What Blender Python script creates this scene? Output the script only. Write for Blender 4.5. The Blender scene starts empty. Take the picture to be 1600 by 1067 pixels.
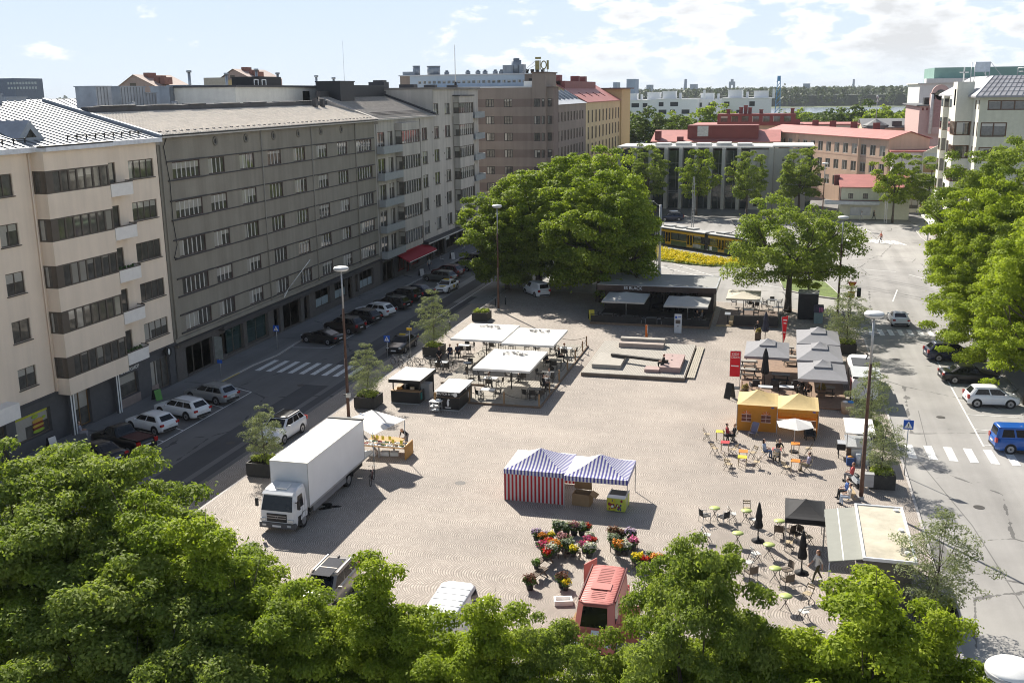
import bpy, math, random
import numpy as np
from mathutils import Vector, Matrix
random.seed(7); RNG=np.random.default_rng(7)
sc=bpy.context.scene; COL=sc.collection; PI=math.pi
rad=math.radians
# ------------------------------------------------------------------ camera
F_PX,PITCH,ROLL,YAW,CAMZ=1604.3,.2376,-.01225,.2582,24.5
def _basis():
    cp,sp,cr,sr,cy,sy=math.cos(PITCH),math.sin(PITCH),math.cos(ROLL),math.sin(ROLL),math.cos(YAW),math.sin(YAW)
    f=Vector((-sy*cp,cy*cp,-sp)); r0=Vector((cy,sy,0)); u0=r0.cross(f)
    return cr*r0+sr*u0, cr*u0-sr*r0, f
CR,CU,CF=_basis()
cam=bpy.data.cameras.new('camera'); camo=bpy.data.objects.new('camera',cam); COL.objects.link(camo)
cam.sensor_width=36; cam.lens=36*F_PX/1600; cam.clip_end=30000; cam.clip_start=.5
camo.matrix_world=Matrix(((CR.x,CU.x,-CF.x,0),(CR.y,CU.y,-CF.y,0),(CR.z,CU.z,-CF.z,CAMZ),(0,0,0,1)))
sc.camera=camo
def ray(px,py): return CR*((px-800)/F_PX)-CU*((py-533.5)/F_PX)+CF
def g(px,py,z=0.):
    """survey: where the sight line through a photo point meets height z"""
    d=ray(px,py); t=(z-CAMZ)/d.z; return Vector((d.x*t,d.y*t,z))
def atY(px,py,Y):
    d=ray(px,py); t=Y/d.y; return Vector((d.x*t,Y,CAMZ+d.z*t))
# ------------------------------------------------------------------ light
SUN_EL=38.; SDX,SDY=-.61,.79      # horizontal direction towards the sun
sun=bpy.data.lights.new('sun','SUN'); suno=bpy.data.objects.new('sun',sun); COL.objects.link(suno)
sun.energy=4.5; sun.angle=rad(.5); sun.color=(1,.94,.84)
sv=Vector((SDX*math.cos(rad(SUN_EL)),SDY*math.cos(rad(SUN_EL)),math.sin(rad(SUN_EL))))
suno.rotation_euler=sv.to_track_quat('Z','Y').to_euler()
w=bpy.data.worlds.new('World'); sc.world=w; w.use_nodes=True
nt=w.node_tree; nt.nodes.clear()
def N(nt,t,**k):
    n=nt.nodes.new(t)
    for a,b in k.items(): setattr(n,a,b)
    return n
def L(nt,a,b): nt.links.new(a,b)
def setin(n,**k):
    for a,b in k.items(): n.inputs[a.replace('_',' ')].default_value=b
def world():
    out=N(nt,'ShaderNodeOutputWorld'); bg=N(nt,'ShaderNodeBackground'); L(nt,bg.outputs[0],out.inputs[0])
    sky=N(nt,'ShaderNodeTexSky',sky_type='NISHITA'); sky.sun_disc=False
    sky.sun_elevation=rad(SUN_EL); sky.sun_rotation=math.atan2(SDX,SDY)
    sky.air_density=1.; sky.dust_density=1.5; sky.ozone_density=1.; sky.altitude=0
    # clouds: noise over a flat cloud layer seen along the sky direction
    tc=N(nt,'ShaderNodeTexCoord'); sep=N(nt,'ShaderNodeSeparateXYZ'); L(nt,tc.outputs['Generated'],sep.inputs[0])
    def mth(op,a,b=None,c=None):
        n=N(nt,'ShaderNodeMath',operation=op)
        for i,x in enumerate((a,b,c)):
            if x is None: continue
            if isinstance(x,(int,float)): n.inputs[i].default_value=x
            else: L(nt,x,n.inputs[i])
        return n.outputs[0]
    cb=N(nt,'ShaderNodeCombineXYZ'); L(nt,sep.outputs[0],cb.inputs[0]); L(nt,sep.outputs[1],cb.inputs[1]); L(nt,mth('MULTIPLY',sep.outputs[2],2.6),cb.inputs[2])
    n1=N(nt,'ShaderNodeTexNoise'); L(nt,cb.outputs[0],n1.inputs['Vector']); setin(n1,Scale=15.,Detail=10.,Roughness=.55,Distortion=.12)
    n2=N(nt,'ShaderNodeTexNoise'); L(nt,cb.outputs[0],n2.inputs['Vector']); setin(n2,Scale=5.5,Detail=2.,Roughness=.5)
    # more cloud towards the right of the view (azimuth), clear towards the sun
    az=mth('ARCTAN2',sep.outputs[0],sep.outputs[1])
    side=N(nt,'ShaderNodeMapRange'); L(nt,az,side.inputs[0]); setin(side,From_Min=-.42,From_Max=-.08,To_Min=-.12,To_Max=.07)
    s=mth('ADD',mth('ADD',mth('MULTIPLY',n1.outputs[0],.75),mth('MULTIPLY',n2.outputs[0],.25)),side.outputs[0])
    m=N(nt,'ShaderNodeMapRange',interpolation_type='SMOOTHSTEP'); L(nt,s,m.inputs[0]); setin(m,From_Min=.49,From_Max=.56)
    hz=N(nt,'ShaderNodeMapRange'); L(nt,sep.outputs[2],hz.inputs[0]); setin(hz,From_Min=.0,From_Max=.04,To_Min=.3,To_Max=1.)
    hi=N(nt,'ShaderNodeMapRange',interpolation_type='SMOOTHSTEP'); L(nt,sep.outputs[2],hi.inputs[0]); setin(hi,From_Min=.14,From_Max=.5,To_Min=1.,To_Max=0.)
    mk=mth('MULTIPLY',mth('MULTIPLY',m.outputs[0],hz.outputs[0]),hi.outputs[0])
    th=N(nt,'ShaderNodeMapRange'); L(nt,s,th.inputs[0]); setin(th,From_Min=.545,From_Max=.66,To_Min=1.,To_Max=.72)
    cc=N(nt,'ShaderNodeMix',data_type='RGBA',blend_type='MULTIPLY'); cc.inputs[0].default_value=1
    cc.inputs[6].default_value=(4.7,4.8,4.95,1); L(nt,th.outputs[0],cc.inputs[7])
    # summer haze whitens the low sky
    hf=N(nt,'ShaderNodeMapRange'); L(nt,sep.outputs[2],hf.inputs[0]); setin(hf,From_Min=.12,From_Max=.5,To_Min=1.,To_Max=.0)
    hcol=N(nt,'ShaderNodeMix',data_type='RGBA'); h2=N(nt,'ShaderNodeMapRange'); L(nt,sep.outputs[2],h2.inputs[0]); setin(h2,From_Min=0,From_Max=.12); L(nt,h2.outputs[0],hcol.inputs[0]); hcol.inputs[6].default_value=(3.6,4.0,4.4,1); hcol.inputs[7].default_value=(2.95,3.6,4.4,1)
    zd=N(nt,'ShaderNodeMapRange'); L(nt,sep.outputs[2],zd.inputs[0]); setin(zd,From_Min=.3,From_Max=.9,To_Min=.8,To_Max=.32)
    zm=N(nt,'ShaderNodeMix',data_type='RGBA',blend_type='MULTIPLY'); zm.inputs[0].default_value=1; L(nt,sky.outputs[0],zm.inputs[6]); L(nt,zd.outputs[0],zm.inputs[7])
    hzc=N(nt,'ShaderNodeMix',data_type='RGBA'); L(nt,hf.outputs[0],hzc.inputs[0]); L(nt,zm.outputs[2],hzc.inputs[6]); L(nt,hcol.outputs[2],hzc.inputs[7])
    mx=N(nt,'ShaderNodeMix',data_type='RGBA'); L(nt,mk,mx.inputs[0]); L(nt,hzc.outputs[2],mx.inputs[6]); L(nt,cc.outputs[2],mx.inputs[7])
    L(nt,mx.outputs[2],bg.inputs[0]); bg.inputs[1].default_value=.118
world()
sc.cycles.filter_width=1.05
sc.view_settings.view_transform='Standard'; sc.view_settings.look='None'; sc.view_settings.exposure=1.0; sc.view_settings.gamma=1
# ------------------------------------------------------------------ materials
def srgb(h):
    c=[int(h[i:i+2],16)/255 for i in (0,2,4)]
    return tuple(x/12.92 if x<=.04045 else ((x+.055)/1.055)**2.4 for x in c)
MATS={}
def mat(name,col,rough=.75,metal=0.,var=.14,scale=2.,bump=0.,bscale=60.,spec=.4,streak=0.,fine=0.,trans=0.,coat=0.):
    if name in MATS: return MATS[name]
    if isinstance(col,str): col=srgb(col)
    m=bpy.data.materials.new(name); m.use_nodes=True; t=m.node_tree; b=t.nodes['Principled BSDF']
    setin(b,Roughness=rough,Metallic=metal); b.inputs['Specular IOR Level'].default_value=spec
    b.inputs['Coat Weight'].default_value=coat
    tc=N(t,'ShaderNodeTexCoord'); last=None
    def mul(prev,fac_out,lo,hi,fmin=.3,fmax=.7):
        r=N(t,'ShaderNodeMapRange'); L(t,fac_out,r.inputs[0]); setin(r,From_Min=fmin,From_Max=fmax,To_Min=lo,To_Max=hi)
        x=N(t,'ShaderNodeMix',data_type='RGBA',blend_type='MULTIPLY'); x.inputs[0].default_value=1
        if prev is None: x.inputs[6].default_value=(*col,1)
        else: L(t,prev,x.inputs[6])
        L(t,r.outputs[0],x.inputs[7]); return x.outputs[2]
    if var:
        n=N(t,'ShaderNodeTexNoise'); L(t,tc.outputs['Object'],n.inputs['Vector']); setin(n,Scale=scale,Detail=5.,Roughness=.6)
        last=mul(last,n.outputs[0],1-var,1+var)
    if fine:
        n=N(t,'ShaderNodeTexNoise'); L(t,tc.outputs['Object'],n.inputs['Vector']); setin(n,Scale=bscale,Detail=2.)
        last=mul(last,n.outputs[0],1-fine,1+fine)
    if streak:
        mp=N(t,'ShaderNodeMapping'); mp.inputs['Scale'].default_value=(1.3,1.3,.07); L(t,tc.outputs['Object'],mp.inputs[0])
        n=N(t,'ShaderNodeTexNoise'); L(t,mp.outputs[0],n.inputs['Vector']); setin(n,Scale=.9,Detail=5.,Roughness=.55)
        last=mul(last,n.outputs[0],1-streak,1.04,.32,.6)
    if last is None: b.inputs['Base Color'].default_value=(*col,1)
    else: L(t,last,b.inputs['Base Color'])
    if bump:
        n=N(t,'ShaderNodeTexNoise'); L(t,tc.outputs['Object'],n.inputs['Vector']); setin(n,Scale=bscale,Detail=3.)
        bp=N(t,'ShaderNodeBump'); setin(bp,Strength=bump,Distance=.02); L(t,n.outputs[0],bp.inputs['Height']); L(t,bp.outputs[0],b.inputs['Normal'])
    if trans:
        o=t.nodes['Material Output']; tr=N(t,'ShaderNodeBsdfTranslucent'); ms=N(t,'ShaderNodeMixShader'); ms.inputs[0].default_value=trans
        if last is None: tr.inputs[0].default_value=(*col,1)
        else: L(t,last,tr.inputs[0])
        L(t,b.outputs[0],ms.inputs[1]); L(t,tr.outputs[0],ms.inputs[2]); L(t,ms.outputs[0],o.inputs[0])
    MATS[name]=m; return m
def flat(name,col,rough=.6,**k): return mat(name,col,rough,var=k.pop('var',.06),**k)
def leafmat(name,c1,c2,trans=.42):
    if name in MATS: return MATS[name]
    m=bpy.data.materials.new(name); m.use_nodes=True; t=m.node_tree; b=t.nodes['Principled BSDF']; o=t.nodes['Material Output']
    ge=N(t,'ShaderNodeNewGeometry'); at=N(t,'ShaderNodeAttribute',attribute_name='tone')
    ad=N(t,'ShaderNodeMath',operation='MULTIPLY_ADD'); L(t,ge.outputs['Random Per Island'],ad.inputs[0]); ad.inputs[1].default_value=.5; L(t,at.outputs['Fac'],ad.inputs[2])
    mx=N(t,'ShaderNodeMix',data_type='RGBA'); L(t,ad.outputs[0],mx.inputs[0]); mx.inputs[6].default_value=(*c1,1); mx.inputs[7].default_value=(*c2,1)
    L(t,mx.outputs[2],b.inputs['Base Color']); setin(b,Roughness=.6); b.inputs['Specular IOR Level'].default_value=.12
    tr=N(t,'ShaderNodeBsdfTranslucent'); hs=N(t,'ShaderNodeMix',data_type='RGBA',blend_type='MULTIPLY'); hs.inputs[0].default_value=1
    L(t,mx.outputs[2],hs.inputs[6]); hs.inputs[7].default_value=(1.25,1.3,.55,1); L(t,hs.outputs[2],tr.inputs[0])
    ms=N(t,'ShaderNodeMixShader'); ms.inputs[0].default_value=trans; L(t,b.outputs[0],ms.inputs[1]); L(t,tr.outputs[0],ms.inputs[2]); L(t,ms.outputs[0],o.inputs[0])
    MATS[name]=m; return m
def panemat():
    """window pane: dark glossy glass, some with a curtain or blind behind it"""
    if 'pane' in MATS: return MATS['pane']
    m=bpy.data.materials.new('window_pane'); m.use_nodes=True; t=m.node_tree; b=t.nodes['Principled BSDF']
    oi=N(t,'ShaderNodeObjectInfo'); tc=N(t,'ShaderNodeTexCoord'); sp=N(t,'ShaderNodeSeparateXYZ'); L(t,tc.outputs['Generated'],sp.inputs[0])
    # curtain covers a share of the width at one side, or a blind from the top
    def mth(op,a,b=None):
        n=N(t,'ShaderNodeMath',operation=op)
        for i,x in enumerate((a,b)):
            if x is None: continue
            if isinstance(x,(int,float)): n.inputs[i].default_value=x
            else: L(t,x,n.inputs[i])
        return n.outputs[0]
    r=oi.outputs['Random']; r2=mth('FRACT',mth('MULTIPLY',r,17.3)); r3=mth('FRACT',mth('MULTIPLY',r,41.7))
    side=mth('LESS_THAN',sp.outputs[0],mth('MULTIPLY',mth('SUBTRACT',r2,.38),.95))
    top=mth('GREATER_THAN',sp.outputs[2],mth('ADD',mth('MULTIPLY',r3,1.3),.4))
    cur=mth('MAXIMUM',side,top)
    wv=N(t,'ShaderNodeTexWave'); L(t,tc.outputs['Object'],wv.inputs['Vector']); setin(wv,Scale=4.,Distortion=1.2)
    cr=N(t,'ShaderNodeMix',data_type='RGBA'); L(t,wv.outputs['Fac'],cr.inputs[0]); cr.inputs[6].default_value=(.3,.28,.24,1); cr.inputs[7].default_value=(.5,.48,.43,1)
    no=N(t,'ShaderNodeTexNoise'); L(t,tc.outputs['Object'],no.inputs['Vector']); setin(no,Scale=2.2,Detail=4.)
    gl=N(t,'ShaderNodeMix',data_type='RGBA'); L(t,no.outputs[0],gl.inputs[0]); gl.inputs[6].default_value=(.02,.02,.02,1); gl.inputs[7].default_value=(.15,.14,.12,1)  # mottled lighter patches paint dull reflections into the glass colour
    mx=N(t,'ShaderNodeMix',data_type='RGBA'); L(t,cur,mx.inputs[0]); L(t,gl.outputs[2],mx.inputs[6]); L(t,cr.outputs[2],mx.inputs[7])
    L(t,mx.outputs[2],b.inputs['Base Color']); setin(b,Roughness=.04); b.inputs['Specular IOR Level'].default_value=.75; b.inputs['Coat Weight'].default_value=.35; b.inputs['Coat Roughness'].default_value=.02
    MATS['pane']=m; return m
def glass(name='dark_glass',col=(.012,.014,.016),rough=.05): return mat(name,col,rough,var=.3,scale=3.,spec=.8,coat=.3)
def stripes(name,c1,c2,axis,period,rough=.8,trans=.15):
    if name in MATS: return MATS[name]
    m=bpy.data.materials.new(name); m.use_nodes=True; t=m.node_tree; b=t.nodes['Principled BSDF']; o=t.nodes['Material Output']
    tc=N(t,'ShaderNodeTexCoord'); sp=N(t,'ShaderNodeSeparateXYZ'); L(t,tc.outputs['Object'],sp.inputs[0])
    d=N(t,'ShaderNodeMath',operation='MULTIPLY'); L(t,sp.outputs[axis],d.inputs[0]); d.inputs[1].default_value=1/period
    f=N(t,'ShaderNodeMath',operation='FRACT'); L(t,d.outputs[0],f.inputs[0])
    gt=N(t,'ShaderNodeMath',operation='GREATER_THAN'); L(t,f.outputs[0],gt.inputs[0]); gt.inputs[1].default_value=.5
    mx=N(t,'ShaderNodeMix',data_type='RGBA'); L(t,gt.outputs[0],mx.inputs[0]); mx.inputs[6].default_value=(*c1,1); mx.inputs[7].default_value=(*c2,1)
    L(t,mx.outputs[2],b.inputs['Base Color']); setin(b,Roughness=rough)
    tr=N(t,'ShaderNodeBsdfTranslucent'); L(t,mx.outputs[2],tr.inputs[0]); ms=N(t,'ShaderNodeMixShader'); ms.inputs[0].default_value=trans
    L(t,b.outputs[0],ms.inputs[1]); L(t,tr.outputs[0],ms.inputs[2]); L(t,ms.outputs[0],o.inputs[0])
    MATS[name]=m; return m
# ------------------------------------------------------------------ mesh builder
class MB:
    def __init__(s): s.v=[]; s.f=[]; s.m=[]; s.s=[]
    def add(s,vs,fs,mi=0,smooth=False):
        o=len(s.v); s.v+=[tuple(v) for v in vs]
        for f in fs: s.f.append([i+o for i in f]); s.m.append(mi); s.s.append(smooth)
        return s
    def box(s,x0,y0,z0,x1,y1,z1,mi=0):
        x0,x1=min(x0,x1),max(x0,x1); y0,y1=min(y0,y1),max(y0,y1); z0,z1=min(z0,z1),max(z0,z1)
        return s.add([(x0,y0,z0),(x1,y0,z0),(x1,y1,z0),(x0,y1,z0),(x0,y0,z1),(x1,y0,z1),(x1,y1,z1),(x0,y1,z1)],
            [(0,3,2,1),(4,5,6,7),(0,1,5,4),(1,2,6,5),(2,3,7,6),(3,0,4,7)],mi)
    def obox(s,c,size,rz=0,rx=0,ry=0,mi=0):
        R=Matrix.Rotation(rz,3,'Z')@Matrix.Rotation(ry,3,'Y')@Matrix.Rotation(rx,3,'X'); c=Vector(c); hx,hy,hz=[a/2 for a in size]
        vs=[c+R@Vector((x*hx,y*hy,z*hz)) for z in (-1,1) for x,y in ((-1,-1),(1,-1),(1,1),(-1,1))]
        return s.add(vs,[(0,3,2,1),(4,5,6,7),(0,1,5,4),(1,2,6,5),(2,3,7,6),(3,0,4,7)],mi)
    def beam(s,p0,p1,w,h=None,mi=0):
        p0,p1=Vector(p0),Vector(p1); h=h or w; d=(p1-p0); 
        if d.length<1e-6: return s
        d.normalize(); a=Vector((0,0,1)) if abs(d.z)<.95 else Vector((0,1,0)); x=d.cross(a).normalized(); y=x.cross(d)
        vs=[p+x*(i*w/2)+y*(j*h/2) for p in (p0,p1) for i,j in ((-1,-1),(1,-1),(1,1),(-1,1))]
        return s.add(vs,[(0,1,2,3),(7,6,5,4),(0,4,5,1),(1,5,6,2),(2,6,7,3),(3,7,4,0)],mi)
    def cyl(s,p0,p1,r0,r1=None,n=10,mi=0,caps=True,smooth=True):
        r1=r0 if r1 is None else r1; p0,p1=Vector(p0),Vector(p1); d=(p1-p0).normalized(); a=Vector((0,0,1)) if abs(d.z)<.95 else Vector((0,1,0))
        x=d.cross(a).normalized(); y=x.cross(d); vs=[]
        for p,r in ((p0,r0),(p1,r1)):
            for i in range(n):
                t=2*PI*i/n; vs.append(p+x*(r*math.cos(t))+y*(r*math.sin(t)))
        s.add(vs,[(i,i+n,(i+1)%n+n,(i+1)%n) for i in range(n)],mi,smooth)
        if caps:
            o=len(s.v)-2*n; s.f.append([o+i for i in range(n)]); s.m.append(mi); s.s.append(False)
            s.f.append([o+n+i for i in reversed(range(n))]); s.m.append(mi); s.s.append(False)
        return s
    def tube(s,pts,r,n=6,mi=0):
        for i in range(len(pts)-1):
            ra=r[i] if isinstance(r,(list,tuple)) else r; rb=r[i+1] if isinstance(r,(list,tuple)) else r
            s.cyl(pts[i],pts[i+1],ra,rb,n,mi,caps=(i in (0,len(pts)-2)))
        return s
    def prism(s,poly,z0,z1,mi=0):
        n=len(poly); vs=[(x,y,z0) for x,y in poly]+[(x,y,z1) for x,y in poly]
        ar=sum(poly[i][0]*poly[(i+1)%n][1]-poly[(i+1)%n][0]*poly[i][1] for i in range(n))
        fs=[list(range(n,2*n)),list(reversed(range(n)))]+[(i,(i+1)%n,(i+1)%n+n,i+n) for i in range(n)]
        if ar<0: fs=[list(reversed(f)) for f in fs]
        return s.add(vs,fs,mi)
    def poly(s,pts,mi=0): return s.add(pts,[list(range(len(pts)))],mi)
    def ell(s,c,r,nu=10,nv=7,mi=0,smooth=True):
        if not isinstance(r,(tuple,list)): r=(r,r,r)
        vs=[(c[0],c[1],c[2]-r[2])]
        for j in range(1,nv):
            ph=-PI/2+PI*j/nv
            for i in range(nu):
                t=2*PI*i/nu; vs.append((c[0]+r[0]*math.cos(ph)*math.cos(t),c[1]+r[1]*math.cos(ph)*math.sin(t),c[2]+r[2]*math.sin(ph)))
        vs.append((c[0],c[1],c[2]+r[2])); fs=[]
        for i in range(nu): fs.append((0,1+(i+1)%nu,1+i))
        for j in range(nv-2):
            for i in range(nu): a=1+j*nu; fs.append((a+i,a+(i+1)%nu,a+nu+(i+1)%nu,a+nu+i))
        a=1+(nv-2)*nu; e=len(vs)-1
        for i in range(nu): fs.append((a+i,a+(i+1)%nu,e))
        return s.add(vs,fs,mi,smooth)
    def lathe(s,prof,c=(0,0,0),n=16,mi=0,smooth=True,ring=False):
        if ring: prof=list(prof)+[prof[0]]
        vs=[]; m=len(prof)
        for r,z in prof:
            for i in range(n):
                t=2*PI*i/n; vs.append((c[0]+r*math.cos(t),c[1]+r*math.sin(t),c[2]+z))
        fs=[(j*n+i,j*n+(i+1)%n,(j+1)*n+(i+1)%n,(j+1)*n+i) for j in range(m-1) for i in range(n)]
        if not ring: fs.append(list(reversed(range(n)))); fs.append([(m-1)*n+i for i in range(n)])
        return s.add(vs,fs,mi,smooth)
    def loft(s,rings,closed=True,caps=True,mi=0,smooth=True):
        n=len(rings[0]); vs=[p for r in rings for p in r]; k=n if closed else n-1
        s.add(vs,[(j*n+i,j*n+(i+1)%n,(j+1)*n+(i+1)%n,(j+1)*n+i) for j in range(len(rings)-1) for i in range(k)],mi,smooth)
        if caps and closed:
            o=len(s.v)-len(vs); s.f.append([o+i for i in reversed(range(n))]); s.m.append(mi); s.s.append(False)
            s.f.append([o+len(vs)-n+i for i in range(n)]); s.m.append(mi); s.s.append(False)
        return s
    def move(s,M):
        s.v=[tuple(M@Vector(v)) for v in s.v]; return s
    def join(s,o,M=None):
        s.add([M@Vector(v) for v in o.v] if M else o.v,[],0); k=len(s.v)-len(o.v)
        for f,m,q in zip(o.f,o.m,o.s): s.f.append([i+k for i in f]); s.m.append(m); s.s.append(q)
        return s
    def mesh(s,name,mats):
        me=bpy.data.meshes.new(name); me.from_pydata(s.v,[],s.f)
        for m in (mats if isinstance(mats,(list,tuple)) else [mats]): me.materials.append(m)
        me.polygons.foreach_set('material_index',s.m); me.polygons.foreach_set('use_smooth',s.s); me.update(); return me
def link(name,me,parent=None,loc=(0,0,0),rz=0):
    o=bpy.data.objects.new(name,me); COL.objects.link(o); o.location=loc; o.rotation_euler=(0,0,rz)
    if parent: o.parent=parent
    return o
def obj(name,mb,mats,parent=None,loc=(0,0,0),rz=0): return link(name,mb.mesh(name,mats),parent,loc,rz)
def tag(o,label,cat,group=None,kind=None):
    if label: o['label']=label
    if cat: o['category']=cat
    if group: o['group']=group
    if kind: o['kind']=kind
    return o
def thing(name,label,cat,loc=(0,0,0),rz=0,group=None):
    o=bpy.data.objects.new(name,None); COL.objects.link(o); o.empty_display_size=.3; o.location=loc; o.rotation_euler=(0,0,rz)
    return tag(o,label,cat,group)
def dup(root,loc,rz,label,group=None,colors=None):
    def cp(o,par):
        c=o.copy(); COL.objects.link(c); c.parent=par
        for ch in list(o.children): cp(ch,c)
        return c
    kids=list(root.children); r=root.copy(); COL.objects.link(r); r.location=loc; r.rotation_euler=(0,0,rz)
    for ch in kids: cp(ch,r)
    r['label']=label
    if group: r['group']=group
    return r
def setmat(o,i,m):
    o.material_slots[i].link='OBJECT'; o.material_slots[i].material=m
def text_mb(txt,size,depth=.02):
    cu=bpy.data.curves.new('lettering','FONT'); cu.body=txt; cu.size=size; cu.extrude=depth; cu.align_x='CENTER'; cu.align_y='CENTER'
    o=bpy.data.objects.new('lettering',cu); COL.objects.link(o); dg=bpy.context.evaluated_depsgraph_get(); me=o.evaluated_get(dg).to_mesh()
    b=MB(); b.add([tuple(v.co) for v in me.vertices],[list(p.vertices) for p in me.polygons]); o.evaluated_get(dg).to_mesh_clear()
    bpy.data.objects.remove(o); bpy.data.curves.remove(cu); return b
def place_text(txt,size,origin,u,up,depth=.02):
    """lettering mesh standing on the plane spanned by u and up"""
    u=Vector(u).normalized(); up=Vector(up).normalized(); n=u.cross(up)
    M=Matrix((( u.x,up.x,n.x,origin[0]),(u.y,up.y,n.y,origin[1]),(u.z,up.z,n.z,origin[2]),(0,0,0,1)))
    return text_mb(txt,size,depth).move(M)
# common materials
STEEL=mat('galvanised_steel',(.42,.43,.44),.45,.6,var=.15,scale=8); WHITE=mat('white_paint',(.8,.8,.78),.5,var=.05)
BLACKM=mat('black_metal',(.02,.02,.022),.45,.2,var=.2,scale=5); BLACK=mat('black_paint',(.018,.018,.019),.55,var=.25,scale=2)
RUBBER=mat('tyre_rubber',(.016,.016,.017),.85,var=.2); WOOD=mat('weathered_timber',(.33,.29,.24),.8,var=.2,scale=6,bump=.3,bscale=30)
CANVASW=mat('white_canvas',(.76,.75,.72),.85,var=.07,scale=1.5,trans=.18,bump=.6,bscale=3.); DARKWOOD=mat('dark_timber',(.11,.075,.05),.7,var=.25,scale=5)
TRUNKM=mat('bark',(.085,.07,.055),.9,var=.3,scale=6,bump=.6,bscale=25)
# ------------------------------------------------------------------ ground
def nodes_mat(name):
    m=bpy.data.materials.new(name); m.use_nodes=True; MATS[name]=m; t=m.node_tree; return m,t,t.nodes['Principled BSDF']
def mth(t,op,a,b=None,c=None):
    n=N(t,'ShaderNodeMath',operation=op)
    for i,x in enumerate((a,b,c)):
        if x is None: continue
        if isinstance(x,(int,float)): n.inputs[i].default_value=x
        else: L(t,x,n.inputs[i])
    return n.outputs[0]
def mr(t,x,a,b,c,d,smooth=False):
    n=N(t,'ShaderNodeMapRange'); 
    if smooth: n.interpolation_type='SMOOTHSTEP'
    L(t,x,n.inputs[0]); setin(n,From_Min=a,From_Max=b,To_Min=c,To_Max=d); return n.outputs[0]
def mixc(t,f,a,b,blend='MIX'):
    n=N(t,'ShaderNodeMix',data_type='RGBA',blend_type=blend)
    for i,x in ((0,f),(6,a),(7,b)):
        if isinstance(x,(int,float)): n.inputs[i].default_value=x
        elif isinstance(x,tuple): n.inputs[i].default_value=(*x,1)
        else: L(t,x,n.inputs[i])
    return n.outputs[2]
def noise(t,co,scale,detail=4.,rough=.6):
    n=N(t,'ShaderNodeTexNoise'); L(t,co,n.inputs['Vector']); setin(n,Scale=scale,Detail=detail,Roughness=rough); return n.outputs[0]
def cobble():
    m,t,b=nodes_mat('fan_cobbles'); tc=N(t,'ShaderNodeTexCoord').outputs['Object']
    # slight wobble so that the rows are not perfect
    nz=N(t,'ShaderNodeTexNoise'); L(t,tc,nz.inputs['Vector']); setin(nz,Scale=.5,Detail=2.)
    va=N(t,'ShaderNodeVectorMath',operation='MULTIPLY_ADD'); L(t,nz.outputs['Color'],va.inputs[0]); va.inputs[1].default_value=(.35,.35,0); nz2=N(t,'ShaderNodeTexNoise'); L(t,tc,nz2.inputs['Vector']); setin(nz2,Scale=.09,Detail=1.); vb=N(t,'ShaderNodeVectorMath',operation='MULTIPLY_ADD'); L(t,nz2.outputs['Color'],vb.inputs[0]); vb.inputs[1].default_value=(1.5,3.2,0); L(t,tc,vb.inputs[2]); L(t,vb.outputs[0],va.inputs[2])
    sp=N(t,'ShaderNodeSeparateXYZ'); L(t,va.outputs[0],sp.inputs[0]); X,Y=sp.outputs[0],sp.outputs[1]
    W,R=1.62,.96; v=mth(t,'DIVIDE',Y,W); k=mth(t,'FLOOR',v); fv=mth(t,'MULTIPLY',mth(t,'SUBTRACT',mth(t,'FRACT',v),.5),W)
    wn=N(t,'ShaderNodeTexWhiteNoise',noise_dimensions='1D'); L(t,k,wn.inputs['W'])
    arc=mth(t,'SUBTRACT',R,mth(t,'SQRT',mth(t,'SUBTRACT',R*R,mth(t,'MULTIPLY',fv,fv))))
    tt=mth(t,'DIVIDE',mth(t,'SUBTRACT',mth(t,'ADD',X,wn.outputs[0]),arc),.135)
    row=mth(t,'FLOOR',tt); fr=mth(t,'FRACT',tt)
    wr=N(t,'ShaderNodeTexWhiteNoise',noise_dimensions='2D'); cb=N(t,'ShaderNodeCombineXYZ'); L(t,row,cb.inputs[0]); L(t,k,cb.inputs[1]); L(t,cb.outputs[0],wr.inputs['Vector'])
    s=mth(t,'ADD',mth(t,'DIVIDE',mth(t,'MULTIPLY',mth(t,'ARCSINE',mth(t,'DIVIDE',fv,R)),R),.115),mth(t,'MULTIPLY',wr.outputs[0],7.))
    fs=mth(t,'FRACT',s)
    ds=mth(t,'MINIMUM',mth(t,'MINIMUM',fr,mth(t,'SUBTRACT',1.,fr)),mth(t,'MULTIPLY',mth(t,'MINIMUM',fs,mth(t,'SUBTRACT',1.,fs)),.9))
    st=mr(t,ds,.09,.27,0.,1.,True)
    c3=N(t,'ShaderNodeCombineXYZ'); L(t,row,c3.inputs[0]); L(t,mth(t,'FLOOR',s),c3.inputs[1]); L(t,k,c3.inputs[2])
    ws=N(t,'ShaderNodeTexWhiteNoise',noise_dimensions='3D'); L(t,c3.outputs[0],ws.inputs['Vector'])
    stone=mixc(t,ws.outputs['Value'],(.41,.35,.305),(.585,.515,.45))
    big=noise(t,tc,.16,5.); stone=mixc(t,1.,stone,mr(t,big,.3,.7,.84,1.14),'MULTIPLY')
    mid=noise(t,tc,1.4,4.); stone=mixc(t,1.,stone,mr(t,mid,.3,.7,.92,1.08),'MULTIPLY')
    sp2=noise(t,tc,5.,2.); spot=mr(t,sp2,.71,.75,0.,.55,True); stone=mixc(t,spot,stone,(.16,.14,.12))
    jn=mixc(t,mr(t,big,.35,.65,0.,1.),(.17,.15,.13),(.23,.2,.17))
    # worn yellowish sand / grass in joints
    L(t,mixc(t,st,jn,stone),b.inputs['Base Color']); setin(b,Roughness=.78); b.inputs['Specular IOR Level'].default_value=.3
    bp=N(t,'ShaderNodeBump'); setin(bp,Strength=.25,Distance=.02); L(t,mr(t,ds,.0,.3,0.,1.),bp.inputs['Height']); L(t,bp.outputs[0],b.inputs['Normal']); return m
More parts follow.
